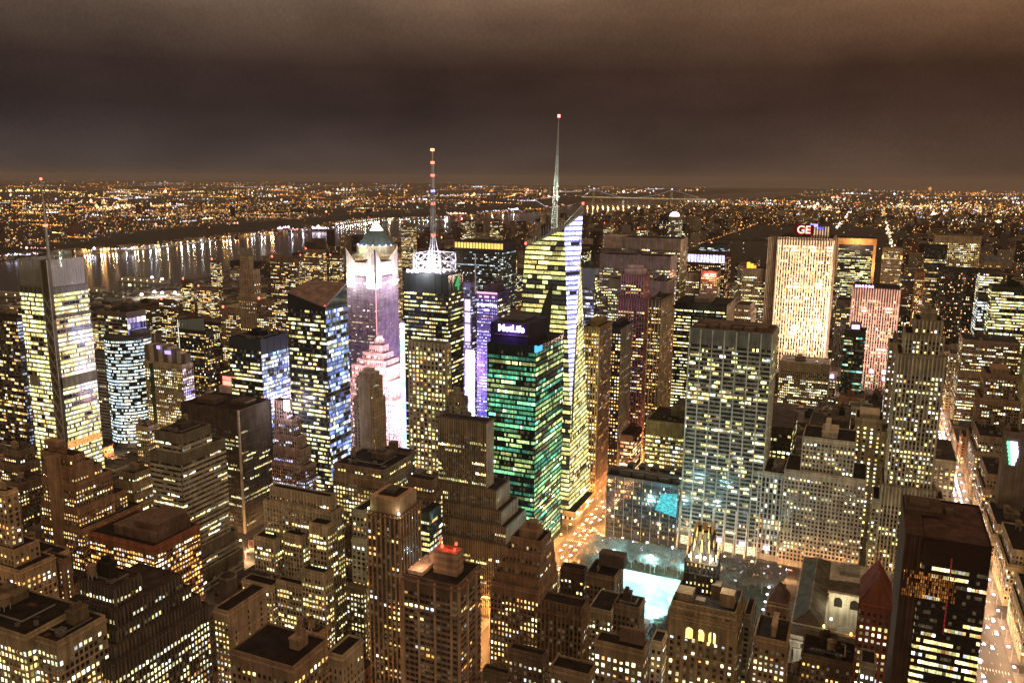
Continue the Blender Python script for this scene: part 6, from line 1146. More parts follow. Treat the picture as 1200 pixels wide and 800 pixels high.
    for i in range(17):
        for j in range(4): spots.append((x0+6+i*9.3+R.uniform(-2, 2), yb+8+j*8.2+R.uniform(-1.5, 1.5)))
    for j in range(9):
        for dx in (0, 8, 17, 26): spots.append((-128+dx+R.uniform(-2, 2), 538+j*10+R.uniform(-2, 2)))
    for i in range(16): spots.append((x0+4+i*9, y0+2+R.uniform(-1, 1)))
    for j in range(9): spots.append((x0+4+R.uniform(-1, 2), 545+j*9.5)); spots.append((x0+13+R.uniform(-1, 2), 549+j*9.5))
    for i, (x, y) in enumerate(spots):
        t0, a0, b0 = kinds[i % 4]
        if i >= 4: t = t0.copy(); COL.objects.link(t); a = a0.copy(); b = b0.copy(); COL.objects.link(a); COL.objects.link(b); a.parent = t; b.parent = t
        else: t = t0
        t.location = (x, y, .15); t.rotation_euler = (0, 0, R.uniform(0, 6)); k = R.uniform(.85, 1.15); t.scale = (k, k, k)
        t['_o'] = [float(x), float(y), .15]
        if y > yb: t['label'] = 'bare winter plane tree in the park grove north of the rink'
        elif x < -200: t['label'] = 'bare winter tree in the rows west of the rink'; t['group'] = 'bare trees west of the rink'
        elif y < 536: t['label'] = 'bare winter tree in the row along the south edge of the park'; t['group'] = 'bare trees along the south edge'
        else: t['label'] = 'bare winter tree on the library side of the rink'; t['group'] = 'bare trees by the library'
    # park lamps
    pts = [(x0+10+i*17, yb+15+(i % 3)*9) for i in range(9)]+[(-70, 540+j*12.5) for j in range(9)]+[(-104, 560), (-100, 590), (-96, 640), (-112, 640), (-120, 655), (-108, 620)]
    proto = None
    for (x, y) in pts:
        if proto is None:
            t = thing('park_lamp', 'twin globe park lamp glowing white among the bare trees', 'lamp post', (0, 0, 0), 'park lamps'); s = MB(); s.prism(0, 0, .12, .08, 0, 5, 6); s.build('post', ['steel'], t)
            s = MB(); 
            for dx in (-.4, .4): s.prism(dx, 0, .3, .75, 5, 5.6, 8, 0, (3.6, 3.4, 3.8)); s.prism(dx, 0, .75, .2, 5.6, 6.4, 8, 0, (3.6, 3.4, 3.8))
            s.build('globe', ['lights'], t); l = lamp('globe_lamp', t, (0, 0, 6.9), 900, (.9, .95, 1), .5); proto = (t, list(t.children))
        else:
            t = proto[0].copy(); COL.objects.link(t)
            for c in proto[1]: q = c.copy(); COL.objects.link(q); q.parent = t
        t.location = (x, y, .15)
park()

# ================================================================== street lamps and cars
def street_lamps():
    proto = {}
    def put(x, y, face, key, pw, col, e, lb, grp, light=True):
        k = (key, face)
        if k not in proto:
            t = thing('street_lamp', lb, 'street lamp', (0, 0, 0), grp); s = MB(); s.prism(0, 0, .16, .1, 0, 9, 6); s.beam((0, 0, 8.9), (face*2.6, 0, 9.7), .12); s.build('pole', ['steel'], t)
            s = MB(); s.box(face*2.6-.8, face*2.6+.8, -.6, .6, 9.4, 10.2, 0, e); s.build('lamp_head', ['lights'], t); lamp('street_light', t, (face*2.6, 0, 9.2), pw, col, .5); proto[k] = (t, list(t.children))
            t.location = (x, y, .14); return
        t0, ch = proto[k]; t = t0.copy(); COL.objects.link(t); t['label'] = lb; t['group'] = grp; t.location = (x, y, .14)
        for c in ch:
            if c.type == 'LIGHT' and not light: continue
            q = c.copy(); COL.objects.link(q); q.parent = t
    i = 0
    for y in np.arange(560, 1340, 26):
        for sd in (-1, 1):
            put(79+sd*12.2, y, -sd, 'a', 14000 if y < 700 else 110000, (1, .58, .30), (6, 4.2, 6), 'tall street lamp along the bright avenue at the right', 'lamps along the bright avenue', True); i += 1
    for y in list(np.arange(440, 700, 24))+list(np.arange(710, 1000, 30)):
        for sd in (-1, 1): put(-238+sd*13.6, y, -sd, 'b', 30000, (1, .42, .12), (5, 2.4, .8), 'street lamp along the orange avenue west of the park', 'lamps along the orange avenue', True)
    for x in np.arange(-222, 80, 22):
        put(x, stY(42)-12, 1, 'c', 17000, (1, .50, .20), (5, 3, 1.4), 'street lamp on the wide cross street north of the park', 'lamps on the wide cross street', True)
    for x_, y0_, y1_, st_, lb_, gp_ in ((-510, 130, 640, 40, 'added street lamp in the avenue canyon between the foreground towers, left of centre', 'lamps in the left avenue canyon'), (-785, 300, 900, 60, 'added street lamp along the avenue at the far left', 'lamps on the far left avenue')):  # lamps added in these canyons for a warm glow on the foreground walls
        for y in np.arange(y0_, y1_, st_):
            for sd in (-1, 1): put(x_+sd*15.5, y, -sd, 'd', 26000, (1, .55, .24), (5, 3, 1.4), lb_, gp_, True)
    for y in np.arange(150, 640, 40): put(bway(y)+11, y, -1, 'e', 26000, (1, .62, .32), (5, 3.4, 1.8), 'added street lamp on the slanting avenue between the foreground blocks', 'lamps on the slanting avenue', True)  # also added for glow on the foreground walls
    for n_ in (36, 37, 38, 39, 40, 41):  # side street lamps added to warm the bases of the blocks
        for x in np.arange(-480, -250, 58): put(x, stY(n_)-6.5, 1, 'f', 18000, (1, .58, .28), (5, 3, 1.4), 'added street lamp on a narrow side street between the foreground blocks', 'lamps on the narrow side streets', True)
        for x in np.arange(-215, 60, 58):
            if n_ < 40 or x > 1e9: put(x, stY(n_)-6.5, 1, 'f', 16000, (1, .58, .28), (5, 3, 1.4), 'added street lamp on a narrow side street south of the park', 'lamps south of the park', True)
    for x in np.arange(-760, -250, 34):
        put(x, stY(42)-12, 1, 'c', 9000, (1, .50, .20), (5, 3, 1.4), 'street lamp on the wide cross street west of the park', 'lamps on the west cross street', True)
street_lamps()
def cars():
    def carmesh(L_=4.6, W_=1.85, taxi=False):
        s = MB(); s.box(-L_/2, L_/2, -W_/2, W_/2, .35, .95, 0); s.quads([[(-L_*.38, -W_*.44, .95), (L_*.30, -W_*.44, .95), (L_*.16, -W_*.38, 1.5), (-L_*.26, -W_*.38, 1.5)], [(L_*.30, W_*.44, .95), (-L_*.38, W_*.44, .95), (-L_*.26, W_*.38, 1.5), (L_*.16, W_*.38, 1.5)], [(L_*.30, -W_*.44, .95), (L_*.30, W_*.44, .95), (L_*.16, W_*.38, 1.5), (L_*.16, -W_*.38, 1.5)], [(-L_*.38, W_*.44, .95), (-L_*.38, -W_*.44, .95), (-L_*.26, -W_*.38, 1.5), (-L_*.26, W_*.38, 1.5)]], 1)
        s.quads([[(-L_*.26, -W_*.38, 1.5), (L_*.16, -W_*.38, 1.5), (L_*.16, W_*.38, 1.5), (-L_*.26, W_*.38, 1.5)]], 0); return s
    def wheels():
        s = MB()
        for dx in (-1.45, 1.45):
            for dy in (-.9, .9):
                a = np.arange(11)*2*math.pi/10; p = np.stack([dx+.33*np.cos(a), np.full(11, dy-.1), .33+.33*np.sin(a)], 1); q = p.copy(); q[:, 1] += .2
                s.quads(np.stack([p[:-1], p[1:], q[1:], q[:-1]], 1)); s.tris(np.stack([p[:-1], p[1:], np.tile([dx, dy-.1, .33], (10, 1))], 1)); s.tris(np.stack([q[:-1], q[1:], np.tile([dx, dy+.1, .33], (10, 1))], 1))
        return s
    t0 = thing('car', 'car with its headlights on driving down the bright avenue', 'car', (0, 0, 0), 'cars on the bright avenue'); ch = []
    b = carmesh().build('body', ['carbody', 'glass'], t0); w = wheels().build('wheels', ['rubber'], t0); ch = [b, w]
    for dy in (-.62, .62):
        s = MB(); s.box(2.25, 2.5, dy-.34, dy+.34, .45, 1.0, 0, (15, 13, 17)); ch.append(s.build('headlight', ['lights'], t0)); s = MB(); s.box(-2.38, -2.25, dy-.26, dy+.26, .6, .9, 0, (3.5, .25, .1)); ch.append(s.build('taillight', ['lights'], t0))
    # car paint colours and placing
    n = 0; cols = [(.75, .45, .02), (.6, .6, .62), (.05, .05, .055), (.3, .3, .32), (.75, .45, .02), (.25, .03, .03), (.75, .75, .75)]
    def put(x, y, ang, lb, grp):
        nonlocal n
        if n == 0: t = t0; cs = ch
        else:
            t = t0.copy(); COL.objects.link(t); cs = []
            for c in ch: q = c.copy(); COL.objects.link(q); q.parent = t; cs.append(q)
        cs[0].color = (*R.choice(cols), 1); t.location = (x, y, .02); t.rotation_euler = (0, 0, ang+R.uniform(-.03, .03)); t['label'] = lb; t['group'] = grp; n += 1
    for lane in range(4):
        y = 572+R.uniform(0, 60)
        while y < 1180:
            if abs((y/80.4+33.5) % 1) > .08: put(79-7.5+lane*5, y, -math.pi/2, 'car with its headlights on driving down the bright avenue at the right', 'cars on the bright avenue')
            y += R.uniform(6, 9.5) if y > 700 else R.uniform(18, 60)
    for lane in range(3):
        y = 560+R.uniform(0, 8)
        while y < 900: put(-238-7+lane*5.6, y, math.pi/2, 'car driving away up the orange avenue west of the park', 'cars on the orange avenue'); y += R.uniform(10, 28)
    for dyy, ang in ((-5, 0), (4, math.pi)):
        x = -220
        while x < 70: put(x, stY(42)+dyy, ang, 'car on the wide cross street between the park and the towers', 'cars on the wide cross street'); x += R.uniform(9, 26)
cars()

# ================================================================== infill buildings on the remaining lots
print('heroes', NBLD[0], time.time()-T0)
KEEP = [(640, 800, 716, 520), (800, 935, 700, 520), (1095, 1175, 660, 600)]
def capv(u, Y):
    c = 352 if u < 105 else (350 if u < 345 else (300 if u < 600 else (262 if u < 690 else (292 if u < 800 else (300 if u < 1030 else 292)))))
    if Y < 700 and u < 560: c = max(c, 470)
    if Y < 460: c = max(c, 560+(460-Y)*.6)
    return c
INF = []
def overlaps(x0, x1, y0, y1, m=1.5):
    for (a, b, c, d) in FOOT:
        if x0 < b+m and x1 > a-m and y0 < d+m and y1 > c-m: return True
    return False
rg = random.Random(99)
for n in range(34, 59):
    ya = stY(n)+(16 if n in (34, 42, 57) else 10); yb = stY(n+1)-(16 if n+1 in (34, 42, 57) else 10)
    for (xa, wa), (xb, wb) in zip(AVE, AVE[1:]):
        a0, b0 = xa+wa/2+5, xb-wb/2-5
        if n in (40, 41) and xa == -238: continue
        x = a0
        while x < b0-8:
            big = rg.random() < (.35 if -800 < x < 120 and n >= 42 else .12)
            w = rg.uniform(30, 52) if big else rg.uniform(16, 32)
            if x+w > b0-9: w = b0-x
            rows = [(ya, yb)] if big else [(ya, ya+29), (yb-29, yb)]
            for (c, d) in rows:
                X0, X1, Y0, Y1 = x+.4, x+w-.4, c, d
                bw = bway((c+d)/2)
                if X0 < bw+15 and X1 > bw-15: 
                    if X0 < bw-15-12: X1 = bw-15
                    elif X1 > bw+15+12: X0 = bw+15
                    else: continue
                if overlaps(X0, X1, Y0, Y1):
                    ok = False
                    for k in range(2):
                        m = (X0+X1)/2
                        if not overlaps(X0, m-1, Y0, Y1): X1 = m-1; ok = True; break
                        if not overlaps(m+1, X1, Y0, Y1): X0 = m+1; ok = True; break
                        m = (Y0+Y1)/2
                        if not overlaps(X0, X1, m+1, Y1): Y0 = m+1; ok = True; break
                        if not overlaps(X0, X1, Y0, m-1): Y1 = m-1; ok = True; break
                    if not ok: continue
                if X1-X0 < 9 or Y1-Y0 < 9: continue
                cx = (X0+X1)/2; zone = 'west' if cx < -800 else ('mid' if n >= 42 else 'garment')
                h = {'west': rg.choice([14, 16, 18, 20, 24, 28, 36]) if not big else rg.choice([24, 30, 50, 90]), 'mid': rg.uniform(26, 70) if not big else rg.uniform(60, 165), 'garment': rg.uniform(30, 75)}[zone]
                if cx > 120: h = rg.uniform(25, 60) if Y0 < 700 else (rg.uniform(50, 110) if not big else rg.uniform(80, 190))
                us = [proj(px, py, h)[0] for px in (X0, X1) for py in (Y0, Y1)]; u0, u1_ = min(us), max(us)
                vg = proj(X1, Y0, 0)[1]
                if u1_ < -10 or u0 > 1210 or (X0+19)*math.sin(0) > 1e9: continue
                dcam = (np.array([cx, Y0, h])-CAM)@fw
                if dcam < 60: continue
                need = capv((u0+u1_)/2, Y0)
                for (a, b, vt, vb, yh, *_r) in HERO:
                    if yh > Y0-3 and a+2 < u1_ and b-2 > u0: need = max(need, vb)
                for (a, b, vv, Ym) in KEEP:
                    if Y0 < Ym and a < u1_ and b > u0: need = max(need, vv)
                z = zat(X1, Y1, need); z = min(z, zat(X0, Y1, need), zat((X0+X1)/2, Y0, need))
                h = min(h, z*rg.uniform(.86, 1.0))
                if h < 10: h = rg.uniform(9, 13)
                vt = proj(cx, Y0, h)[1]
                if vt > 812: continue
                INF.append((max(0, (vg-vt))*max(1, u1_-u0), X0, X1, Y0, Y1, h, zone))
            x += w
def occluded(X0, X1, Y0, Y1, h):
    """a quick test against the named buildings: is this lot's roof line hidden behind one in front of it"""
    vt = proj((X0+X1)/2, Y0, h)[1]; u = proj((X0+X1)/2, Y0, h)[0]
    for (a, b, t, vb, yh, *_r) in HERO:
        if yh < Y0 and a+3 < u < b-3 and t < vt < vb-6: return True
    return False
vis = [q for q in INF if not occluded(*q[1:6])]; hid = [q for q in INF if occluded(*q[1:6])]
vis.sort(key=lambda q: -q[0]); NIND = max(0, 292-NBLD[0]); print('infill', len(INF), 'visible', len(vis), 'ind', NIND)
CNT = {}; ORD = ['', 'second ', 'third ', 'fourth ', 'fifth ', 'sixth ', 'seventh ', 'eighth ', 'ninth ', 'tenth ', 'eleventh ', 'twelfth ']
TONES = [('brown brick', (.24, .16, .11)), ('dark brick', (.13, .095, .07)), ('tan brick', (.36, .28, .19)), ('grey stone', (.28, .26, .23)), ('russet brick', (.25, .12, .075)), ('cream stone', (.46, .40, .30)), ('charcoal brick', (.055, .046, .04)), ('pale limestone', (.52, .47, .38)), ('charcoal brick', (.07, .055, .045))]
def infill(q, i):
    _, X0, X1, Y0, Y1, h, zone = q; rr = random.Random(i*13+5)
    tn, c = rr.choice(TONES); c = tuple(t*rr.uniform(.85, 1.1) for t in c)
    ht = 'low' if h < 26 else ('mid-height' if h < 60 else 'tall')
    lit = rr.choice([(.10, 'sparsely lit'), (.22, 'partly lit'), (.42, 'well lit')])
    cu, cv = proj((X0+X1)/2, Y0, h*.6); best = None
    for (a, b, t, vb, yh, ref, hx, hy) in HERO:
        hu = (a+b)/2; hv = (t+min(vb, 800))/2; d = math.hypot(cu-hu, (cv-hv))
        if best is None or d < best[0]: best = (d, ref, hu, hy)
    side = 'left of' if cu < best[2]-12 else ('right of' if cu > best[2]+12 else ('behind' if Y0 > best[3] else 'before'))
    key = (ht, side, best[1]); k = CNT.get(key, 0); CNT[key] = k+1
    lb = '%s%s %s block, %s, %s the %s' % (ORD[min(k, 11)], ht, tn, lit[1], side, best[1])
    far = Y0 > 1000
    st = rr.choice([S_old, S_old, S_deco]); st = S(st, p=lit[0]*rr.uniform(.8, 1.2), pal=rr.choice(['warm', 'warm', 'amber', 'yellow', 'white']), bay=rr.uniform(2.2, 3.1), b=.9)
    if h > 70 and zone == 'mid' and rr.random() < .6: st = S(rr.choice([S_glass, S_rib, S_band]), p=lit[0]*1.3, pal=rr.choice(['yellow', 'lime', 'white', 'amber'])); 
    if st['base'] == 'glass': c = (.05, .055, .06); lb = lb.replace(tn, 'dark glass')
    root = thing('city_block', lb, 'building', ((X0+X1)/2, (Y0+Y1)/2, 0), 'ordinary blocks between the towers')
    wall = MB(); rf = MB(); win = []
    rfc = tuple(np.array((.05, .043, .038))*rr.uniform(.6, 2.2))
    if h > 34 and rr.random() < .5 and X1-X0 > 16 and Y1-Y0 > 16:
        z1 = h*rr.uniform(.6, .85); i1, i2 = rr.uniform(1.5, 4), rr.uniform(1.5, 4); tier(wall, rf, win, X0, X1, Y0, Y1, 0, z1, st, c, roofc=rfc); tier(wall, rf, win, X0+i1, X1-i2, Y0+i2, Y1-i1, z1-1, h, st, c, roofc=rfc)
        a = (X0+i1, X1-i2, Y0+i2, Y1-i1)
    else: tier(wall, rf, win, X0, X1, Y0, Y1, 0, h, st, c, roofc=rfc); a = (X0, X1, Y0, Y1)
    if Y0 < 1500: clutter(root, a[0]+1, a[1]-1, a[2]+1, a[3]-1, h-.9, rr, 1 if rr.random() < .6 and not far else 0, tint(c, .6), 4 if not far else 1)
    if Y0 < 1500:
        sf = MB(); nS = 0
        for k in 'SEW':
            P, e, n, W = FACES[k](X0, X1, Y0, Y1); ax = X1 if k == 'E' else X0
            av = k != 'S' and min(abs(ax-(xx+sg*(ww/2+5))) for xx, ww in AVE for sg in (-1, 1)) < 6
            if av or (k == 'S' and rr.random() < .35):
                nn = max(2, int(W/6)); a = np.arange(nn)*W/nn; c_ = np.array(PAL['warm']+PAL['white'])[NR.randint(0, 10, nn)]*NR.uniform(.3, 2.2 if av else 1.0, (nn, 1)); m_ = NR.rand(nn) < .8
                if m_.any(): sf.frame_boxes(P, e, n, (a+.4)[m_], (a+W/nn-.4)[m_], .7, .85, .8, 4.4, 0, c_[m_], 'F')
        sf.build('shop_front', ['window'], root)
    wall.build('wall', ['masonry', 'metal', 'glass'], root); rf.build('roof', ['roof'], root); make_windows(root, win, 24 if Y0 < 460 else 0)
for i, q in enumerate(vis[:NIND]): infill(q, i)
# every lot too small or too hidden to stand on its own, as one mass
wall = MB(); rf = MB(); win = []
rg2 = random.Random(4)
for q in vis[NIND:]+hid:
    _, X0, X1, Y0, Y1, h, zone = q; c = tuple(np.array(rg2.choice(TONES)[1])*rg2.uniform(.7, 1.1)); st = S(rg2.choice([S_old, S_old, S_deco]), p=rg2.uniform(.05, .3), pal=rg2.choice(['warm', 'amber', 'white']), pe=0, fl=3.9, bay=4.2, b=.9)
    if h > 70: st = S(st, pal='yellow', p=.3)
    for k in 'SEW':
        if (k == 'W' and X1 < 100) or (k == 'E' and X0 > 100): continue
        facade(wall, win, *FACES[k](X0, X1, Y0, Y1), 0, h, st, c)
    rf.box(X0, X1, Y0, Y1, h-.01, h+.6, 0, np.array((.06, .05, .045))*rg2.uniform(.5, 2)); 
    if rg2.random() < .6: rf.box(X0+3, X0+9, Y0+6, Y0+13, h+.6, h+5, 0, (.12, .1, .08))
def buildwin(win, name, parent=None):
    mb = MB()
    for P, e, n, A0, A1, Z0, Z1, C, lit in win:
        def pt(a, z): o = P[None]+a[:, None]*e[None]+.06*n[None]; o = o.copy(); o[:, 2] = z; return o
        mb.quads(np.stack([pt(A0, Z0), pt(A1, Z0), pt(A1, Z1), pt(A0, Z1)], 1), 0, C)
    o = mb.build(name, ['window'], parent, (0, 0, 0)); return o
mass = wall.build('background_buildings', ['masonry', 'metal', 'glass'], None, (0, 0, 0)); mass['kind'] = 'stuff'; mass['label'] = 'jumble of small background buildings filling the blocks behind the towers'
w_ = buildwin(win, 'window', mass); w_['kind'] = 'stuff'; r_ = rf.build('roof', ['roof'], mass, (0, 0, 0)); r_['kind'] = 'stuff'
print('infill done', time.time()-T0)

# ================================================================== river, far shore, hills, far city, bridge
SHW = [(-1950, -3000), (-1950, 600), (-1940, 1500), (-1975, 2048), (-2080, 2500), (-2190, 3000), (-2200, 4000), (-2180, 5000), (-2190, 6500), (-2240, 8200), (-2330, 9800), (-2420, 11200), (-2200, 13500), (-1900, 17000), (-1500, 26000)]
NJW = [(-3020, -3000), (-3012, 2089), (-3009, 2458), (-2957, 2628), (-2970, 2880), (-3070, 3318), (-3106, 3834), (-3081, 4119), (-3321, 4726), (-3477, 5453), (-3286, 5574), (-3146, 6165), (-3131, 7196), (-3090, 7980), (-3424, 10142), (-3660, 11300), (-3700, 13500), (-3500, 17000), (-3200, 26000)]
def xs(line, y): return float(np.interp(y, [p[1] for p in line], [p[0] for p in line]))
s = MB(); ys = sorted(set([p[1] for p in SHW]+[p[1] for p in NJW]))
for a, b in zip(ys, ys[1:]): s.quads([[(xs(NJW, a), a, .05), (xs(SHW, a), a, .05), (xs(SHW, b), b, .05), (xs(NJW, b), b, .05)]])
struct('river', s, ['water'])
def hillz(x, y):
    d = xs(NJW, y)-x
    if d < 190: return 0
    H = float(np.interp(y, [0, 2600, 3000, 4300, 4700, 7000, 9500, 14000], [20, 20, 46, 52, 30, 44, 70, 70]))
    return min(1, (d-190)/90)*H*(1 if d < 1400 else max(.2, 1-(d-1400)/2200))
s = MB(); ya = np.concatenate([np.arange(-1000, 14000, 120), np.arange(14000, 26000, 600)]); dd = np.array([120, 190, 235, 280, 500, 1000, 1700, 2600, 4500])
G = [[(xs(NJW, y)-d, y, hillz(xs(NJW, y)-d, y)+(.02 if d > 120 else -.01)+NR.uniform(-2, 2)*(d > 200)) for d in dd] for y in ya]
for i in range(len(ya)-1):
    for j in range(len(dd)-1): s.quads([[G[i][j], G[i][j+1], G[i+1][j+1], G[i+1][j]]])
struct('palisade_hills', s, ['hill'])
s = MB(); rgh = np.random.RandomState(3)
for (xa, xb, yy, hh) in ((-40000, -9000, 31000, 120), (-22000, 2000, 32500, 60), (-26000, -12000, 27000, 70), (-6500, -3000, 24000, 60)):
    k = 40; xx = np.linspace(xa, xb, k); z = hh*(.5+.5*np.sin(np.linspace(0, math.pi, k)))*rgh.uniform(.8, 1.1, k)
    for i in range(k-1): s.quads([[(xx[i], yy-700, 0), (xx[i+1], yy-700, 0), (xx[i+1], yy, z[i+1]), (xx[i], yy, z[i])], [(xx[i+1], yy+700, 0), (xx[i], yy+700, 0), (xx[i], yy, z[i]), (xx[i+1], yy, z[i+1])]])
struct('distant_hills', s, ['hill'])
# piers on the near bank
for i, (y, L_, lb) in enumerate(((1180, 260, 'long dark pier shed on the near river bank, leftmost'), (1330, 230, 'pier shed on the near river bank beside the bright lot'), (1480, 240, 'lit roofed pier jutting into the river'), (1640, 200, 'narrow pier with small lamps on the near bank'), (1860, 180, 'short pier farther up the near river bank'))):
    t = thing('pier', lb, 'pier', (-1950-L_/2, y, 0)); s = MB(); s.box(-1950-L_, -1948, y-16, y+16, 0, 2.5, 0, (.2, .18, .15)); s.box(-1950-L_+12, -1950, y-13, y+13, 2.5, 11, 0, (.3, .26, .2)); s.build('deck', ['masonry'], t)
    s = MB(); s.quads([[(-1950-L_+12, y-13.4, 11), (-1950, y-13.4, 11), (-1950, y, 14), (-1950-L_+12, y, 14)], [(-1950, y+13.4, 11), (-1950-L_+12, y+13.4, 11), (-1950-L_+12, y, 14), (-1950, y, 14)]], 0, (.3, .24, .17)); s.build('roof', ['masonry'], t)
    s = MB()
    for k in range(7): s.box(-1950-L_+15+k*L_/7, -1950-L_+18+k*L_/7, y-14.2, y-13.6, 7, 9.5, 0, (3, 2.4, 1.2))
    s.build('lamp', ['lights'], t)
# the bright lot by the river
t = thing('bus_lot', 'brightly floodlit parking lot beside the river piers', 'parking lot', (-1820, 1520, 0)); s = MB(); s.box(-1880, -1700, 1420, 1640, 0, 6, 0, (.35, .38, .2)); s.build('deck', ['masonry'], t); s = MB()
for (u, v, c) in ((178, 325, (5, 3.6, 6)), (190, 327, (5, 4.4, 4)), (166, 345, (6, 4, 7)), (181, 342, (6, 4, 7)), (190, 343, (5, 3.4, 6)), (205, 343, (6, 4.6, 6)), (172, 352, (4, 3, 2)), (214, 340, (2, 1.6, 1)), (152, 334, (3, 2, 1))):
    q = atZ(u, v, 24); s.prism(q[0], q[1], 4, 3, 22, 27, 8, 0, c); s.prism(q[0], q[1], .5, .4, 5, 22, 6, 0, (.05, .05, .05))
s.build('floodlight', ['lights'], t)
for (u, v) in ((170, 342), (190, 340), (205, 343)): q = atZ(u, v, 30); lamp('flood_lamp', t, tuple(q), 350000, (1, .95, .75), 5)

# far city: boxes with lit windows, and the glitter of lamps
LW = MB(); FB = MB(); FW = []
OR = [(1, .36, .07), (1, .46, .12), (1, .55, .18), (1, .30, .05), (1, .62, .28), (1, .42, .10), (1, .78, .45)]
OD = [(.75, .8, 1), (.8, .6, 1), (1, .12, .08), (.4, 1, .6), (.6, .7, 1)]
rn = np.random.RandomState(21)
def vnoise(x, y, s, seed):
    r = np.random.RandomState(seed).rand(64, 64); fx, fy = x/s, y/s; i, j = np.floor(fx).astype(int), np.floor(fy).astype(int); a, b = fx-i, fy-j; a = a*a*(3-2*a); b = b*b*(3-2*b)
    g_ = lambda p, q: r[p % 64, q % 64]
    return (g_(i, j)*(1-a)+g_(i+1, j)*a)*(1-b)+(g_(i, j+1)*(1-a)+g_(i+1, j+1)*a)*b
def points(x, y, z, k=1.0, pal=None, col=None, br=None):
    """glowing points standing for clusters of lamps, made wider with distance from the camera"""
    D = np.sqrt((x-CAM[0])**2+(y-CAM[1])**2); n = len(x)
    r = D/F*.5*k*np.exp(rn.normal(0, .45, n)); 
    if col is None:
        P_ = np.array(pal or OR); c = P_[rn.randint(0, len(P_), n)]; od = rn.rand(n) < .09; c[od] = np.array(OD)[rn.randint(0, len(OD), od.sum())]
    else: c = np.tile(col, (n, 1))
    b = np.exp(rn.normal(-.35, .95, n)) if br is None else br*np.exp(rn.normal(0, .4, n)); b = np.clip(b, .1, 5); c = c*b[:, None]
    fade = np.clip(1.15-D/42000, .2, 1); c = c*fade[:, None]  # haze put into the colour: points dim with distance
    z = z+r
    T = [np.stack([x, y, z+r], 1), np.stack([x, y, z-r], 1), np.stack([x+r, y, z], 1), np.stack([x, y-r, z], 1), np.stack([x-r, y, z], 1), np.stack([x, y+r, z], 1)]
    for (a, b_, d) in ((0, 3, 2), (0, 4, 3), (1, 2, 3), (1, 3, 4), (0, 2, 5), (1, 5, 2)): LW.tris(np.stack([T[a], T[b_], T[d]], 1), 0, c)
def scatter(n, xf, y0, y1, dens=None, pw=1.0, **k):
    y = y0+(y1-y0)*rn.rand(n)**pw; a, b = xf(y); x = a+(b-a)*rn.rand(n)
    if dens is not None: m_ = rn.rand(n) < dens(x, y); x, y = x[m_], y[m_]
    return x, y
vshw = np.vectorize(lambda y: xs(SHW, y)); vnj = np.vectorize(lambda y: xs(NJW, y))
dn = lambda s_, sd, lo=.15, p=2.2: (lambda x, y: np.clip(lo*.5+2.2*vnoise(x+90000, y+90000, s_, sd)**(p+.6)*(.1+1.5*vnoise(x+90000, y+90000, s_/4, sd+1)**2), 0, 1))
def inpark(x, y): return (x > -770) & (x < 70) & (y > 2060) & (y < 6150)
# northern city
x, y = scatter(9000, lambda y: (vshw(y)+20, 400+y*.24), 2070, 13000, dn(700, 5, .25), 1.1); m_ = ~inpark(x, y); x, y = x[m_], y[m_]; points(x, y, rn.uniform(14, 42, len(x)), .95)
x, y = scatter(5200, lambda y: (np.maximum(vshw(np.minimum(y, 25900))+50, -2200), 1200+y*.26), 9000, 32000, dn(1600, 8, .15), 1.2); points(x, y, rn.uniform(10, 40, len(x)), .9)
# avenues and park edges running away
for (xx, y0, y1, k, c, b, st_) in ((79, 2100, 9000, .8, (1, .55, .22), 1.0, 45), (243, 2500, 5600, .9, (1, .58, .25), 1.5, 34), (400, 2300, 8000, .7, (1, .6, .3), .9, 50), (-785, 2060, 6100, .75, (1, .38, .10), 1.0, 32), (-1060, 2100, 9000, .55, (1, .45, .15), .8, 55), (-1335, 2100, 9500, .55, (1, .45, .15), .7, 60), (-500, 6150, 11000, .8, (1, .6, .3), 1.1, 45), (-250, 6150, 9000, .7, (1, .6, .3), .8, 50), (88, 6150, 11000, .7, (1, .5, .2), .9, 50), (700, 2500, 9000, .6, (1, .5, .2), .8, 60)):
    y = np.arange(y0, y1, st_)*1.0; x = xx+rn.uniform(-9, 9, len(y)); points(x, y, np.full(len(y), 12.), k, col=c, br=b)
def seg(pts, n, c, b, k=.9, z=15, j=8):
    for (p, q), m_ in zip(zip(pts, pts[1:]), n): t = rn.rand(m_); x = p[0]+(q[0]-p[0])*t+rn.normal(0, j, m_); y = p[1]+(q[1]-p[1])*t+rn.normal(0, j, m_); points(x, y, np.full(m_, float(z)), k, col=c, br=b)
def pseg(uv, n, c, b, k=.9, z=15, j=8): seg([atZ(u, v, z)[:2] for u, v in uv], n, c, b, k, z, j)
pseg([(980, 268), (997, 249)], [70], (1, .70, .52), 3.0, 1.1, 20, 8); pseg([(1034, 252), (1040, 268), (1047, 290)], [26, 34], (1, .72, .45), 2.2, 1.0, 22, 8)
pseg([(880, 250), (902, 244), (897, 232)], [30, 20], (1, .6, .25), 1.4, .9, 20, 25); pseg([(850, 246), (880, 243)], [30], (1, .62, .3), 1.4); pseg([(940, 242), (962, 246)], [40], (1, .72, .5), 2.2, 1.2, 20, 60)
pseg([(1092, 254), (1110, 249)], [40], (1, .55, .4), 2.4, 1.3, 20, 40); pseg([(1115, 262), (1150, 258)], [50], (1, .8, .6), 1.6, 1.0, 20, 80); pseg([(1060, 250), (1078, 250)], [16], (.7, .5, 1), 2.5, 1.3, 20, 10)
pseg([(985, 227), (1020, 228)], [24], (.9, .95, 1), 2.0, 1.0, 30, 60); pseg([(1168, 262), (1176, 261)], [8], (1, .9, .5), 3.5, 1.8, 20, 10)
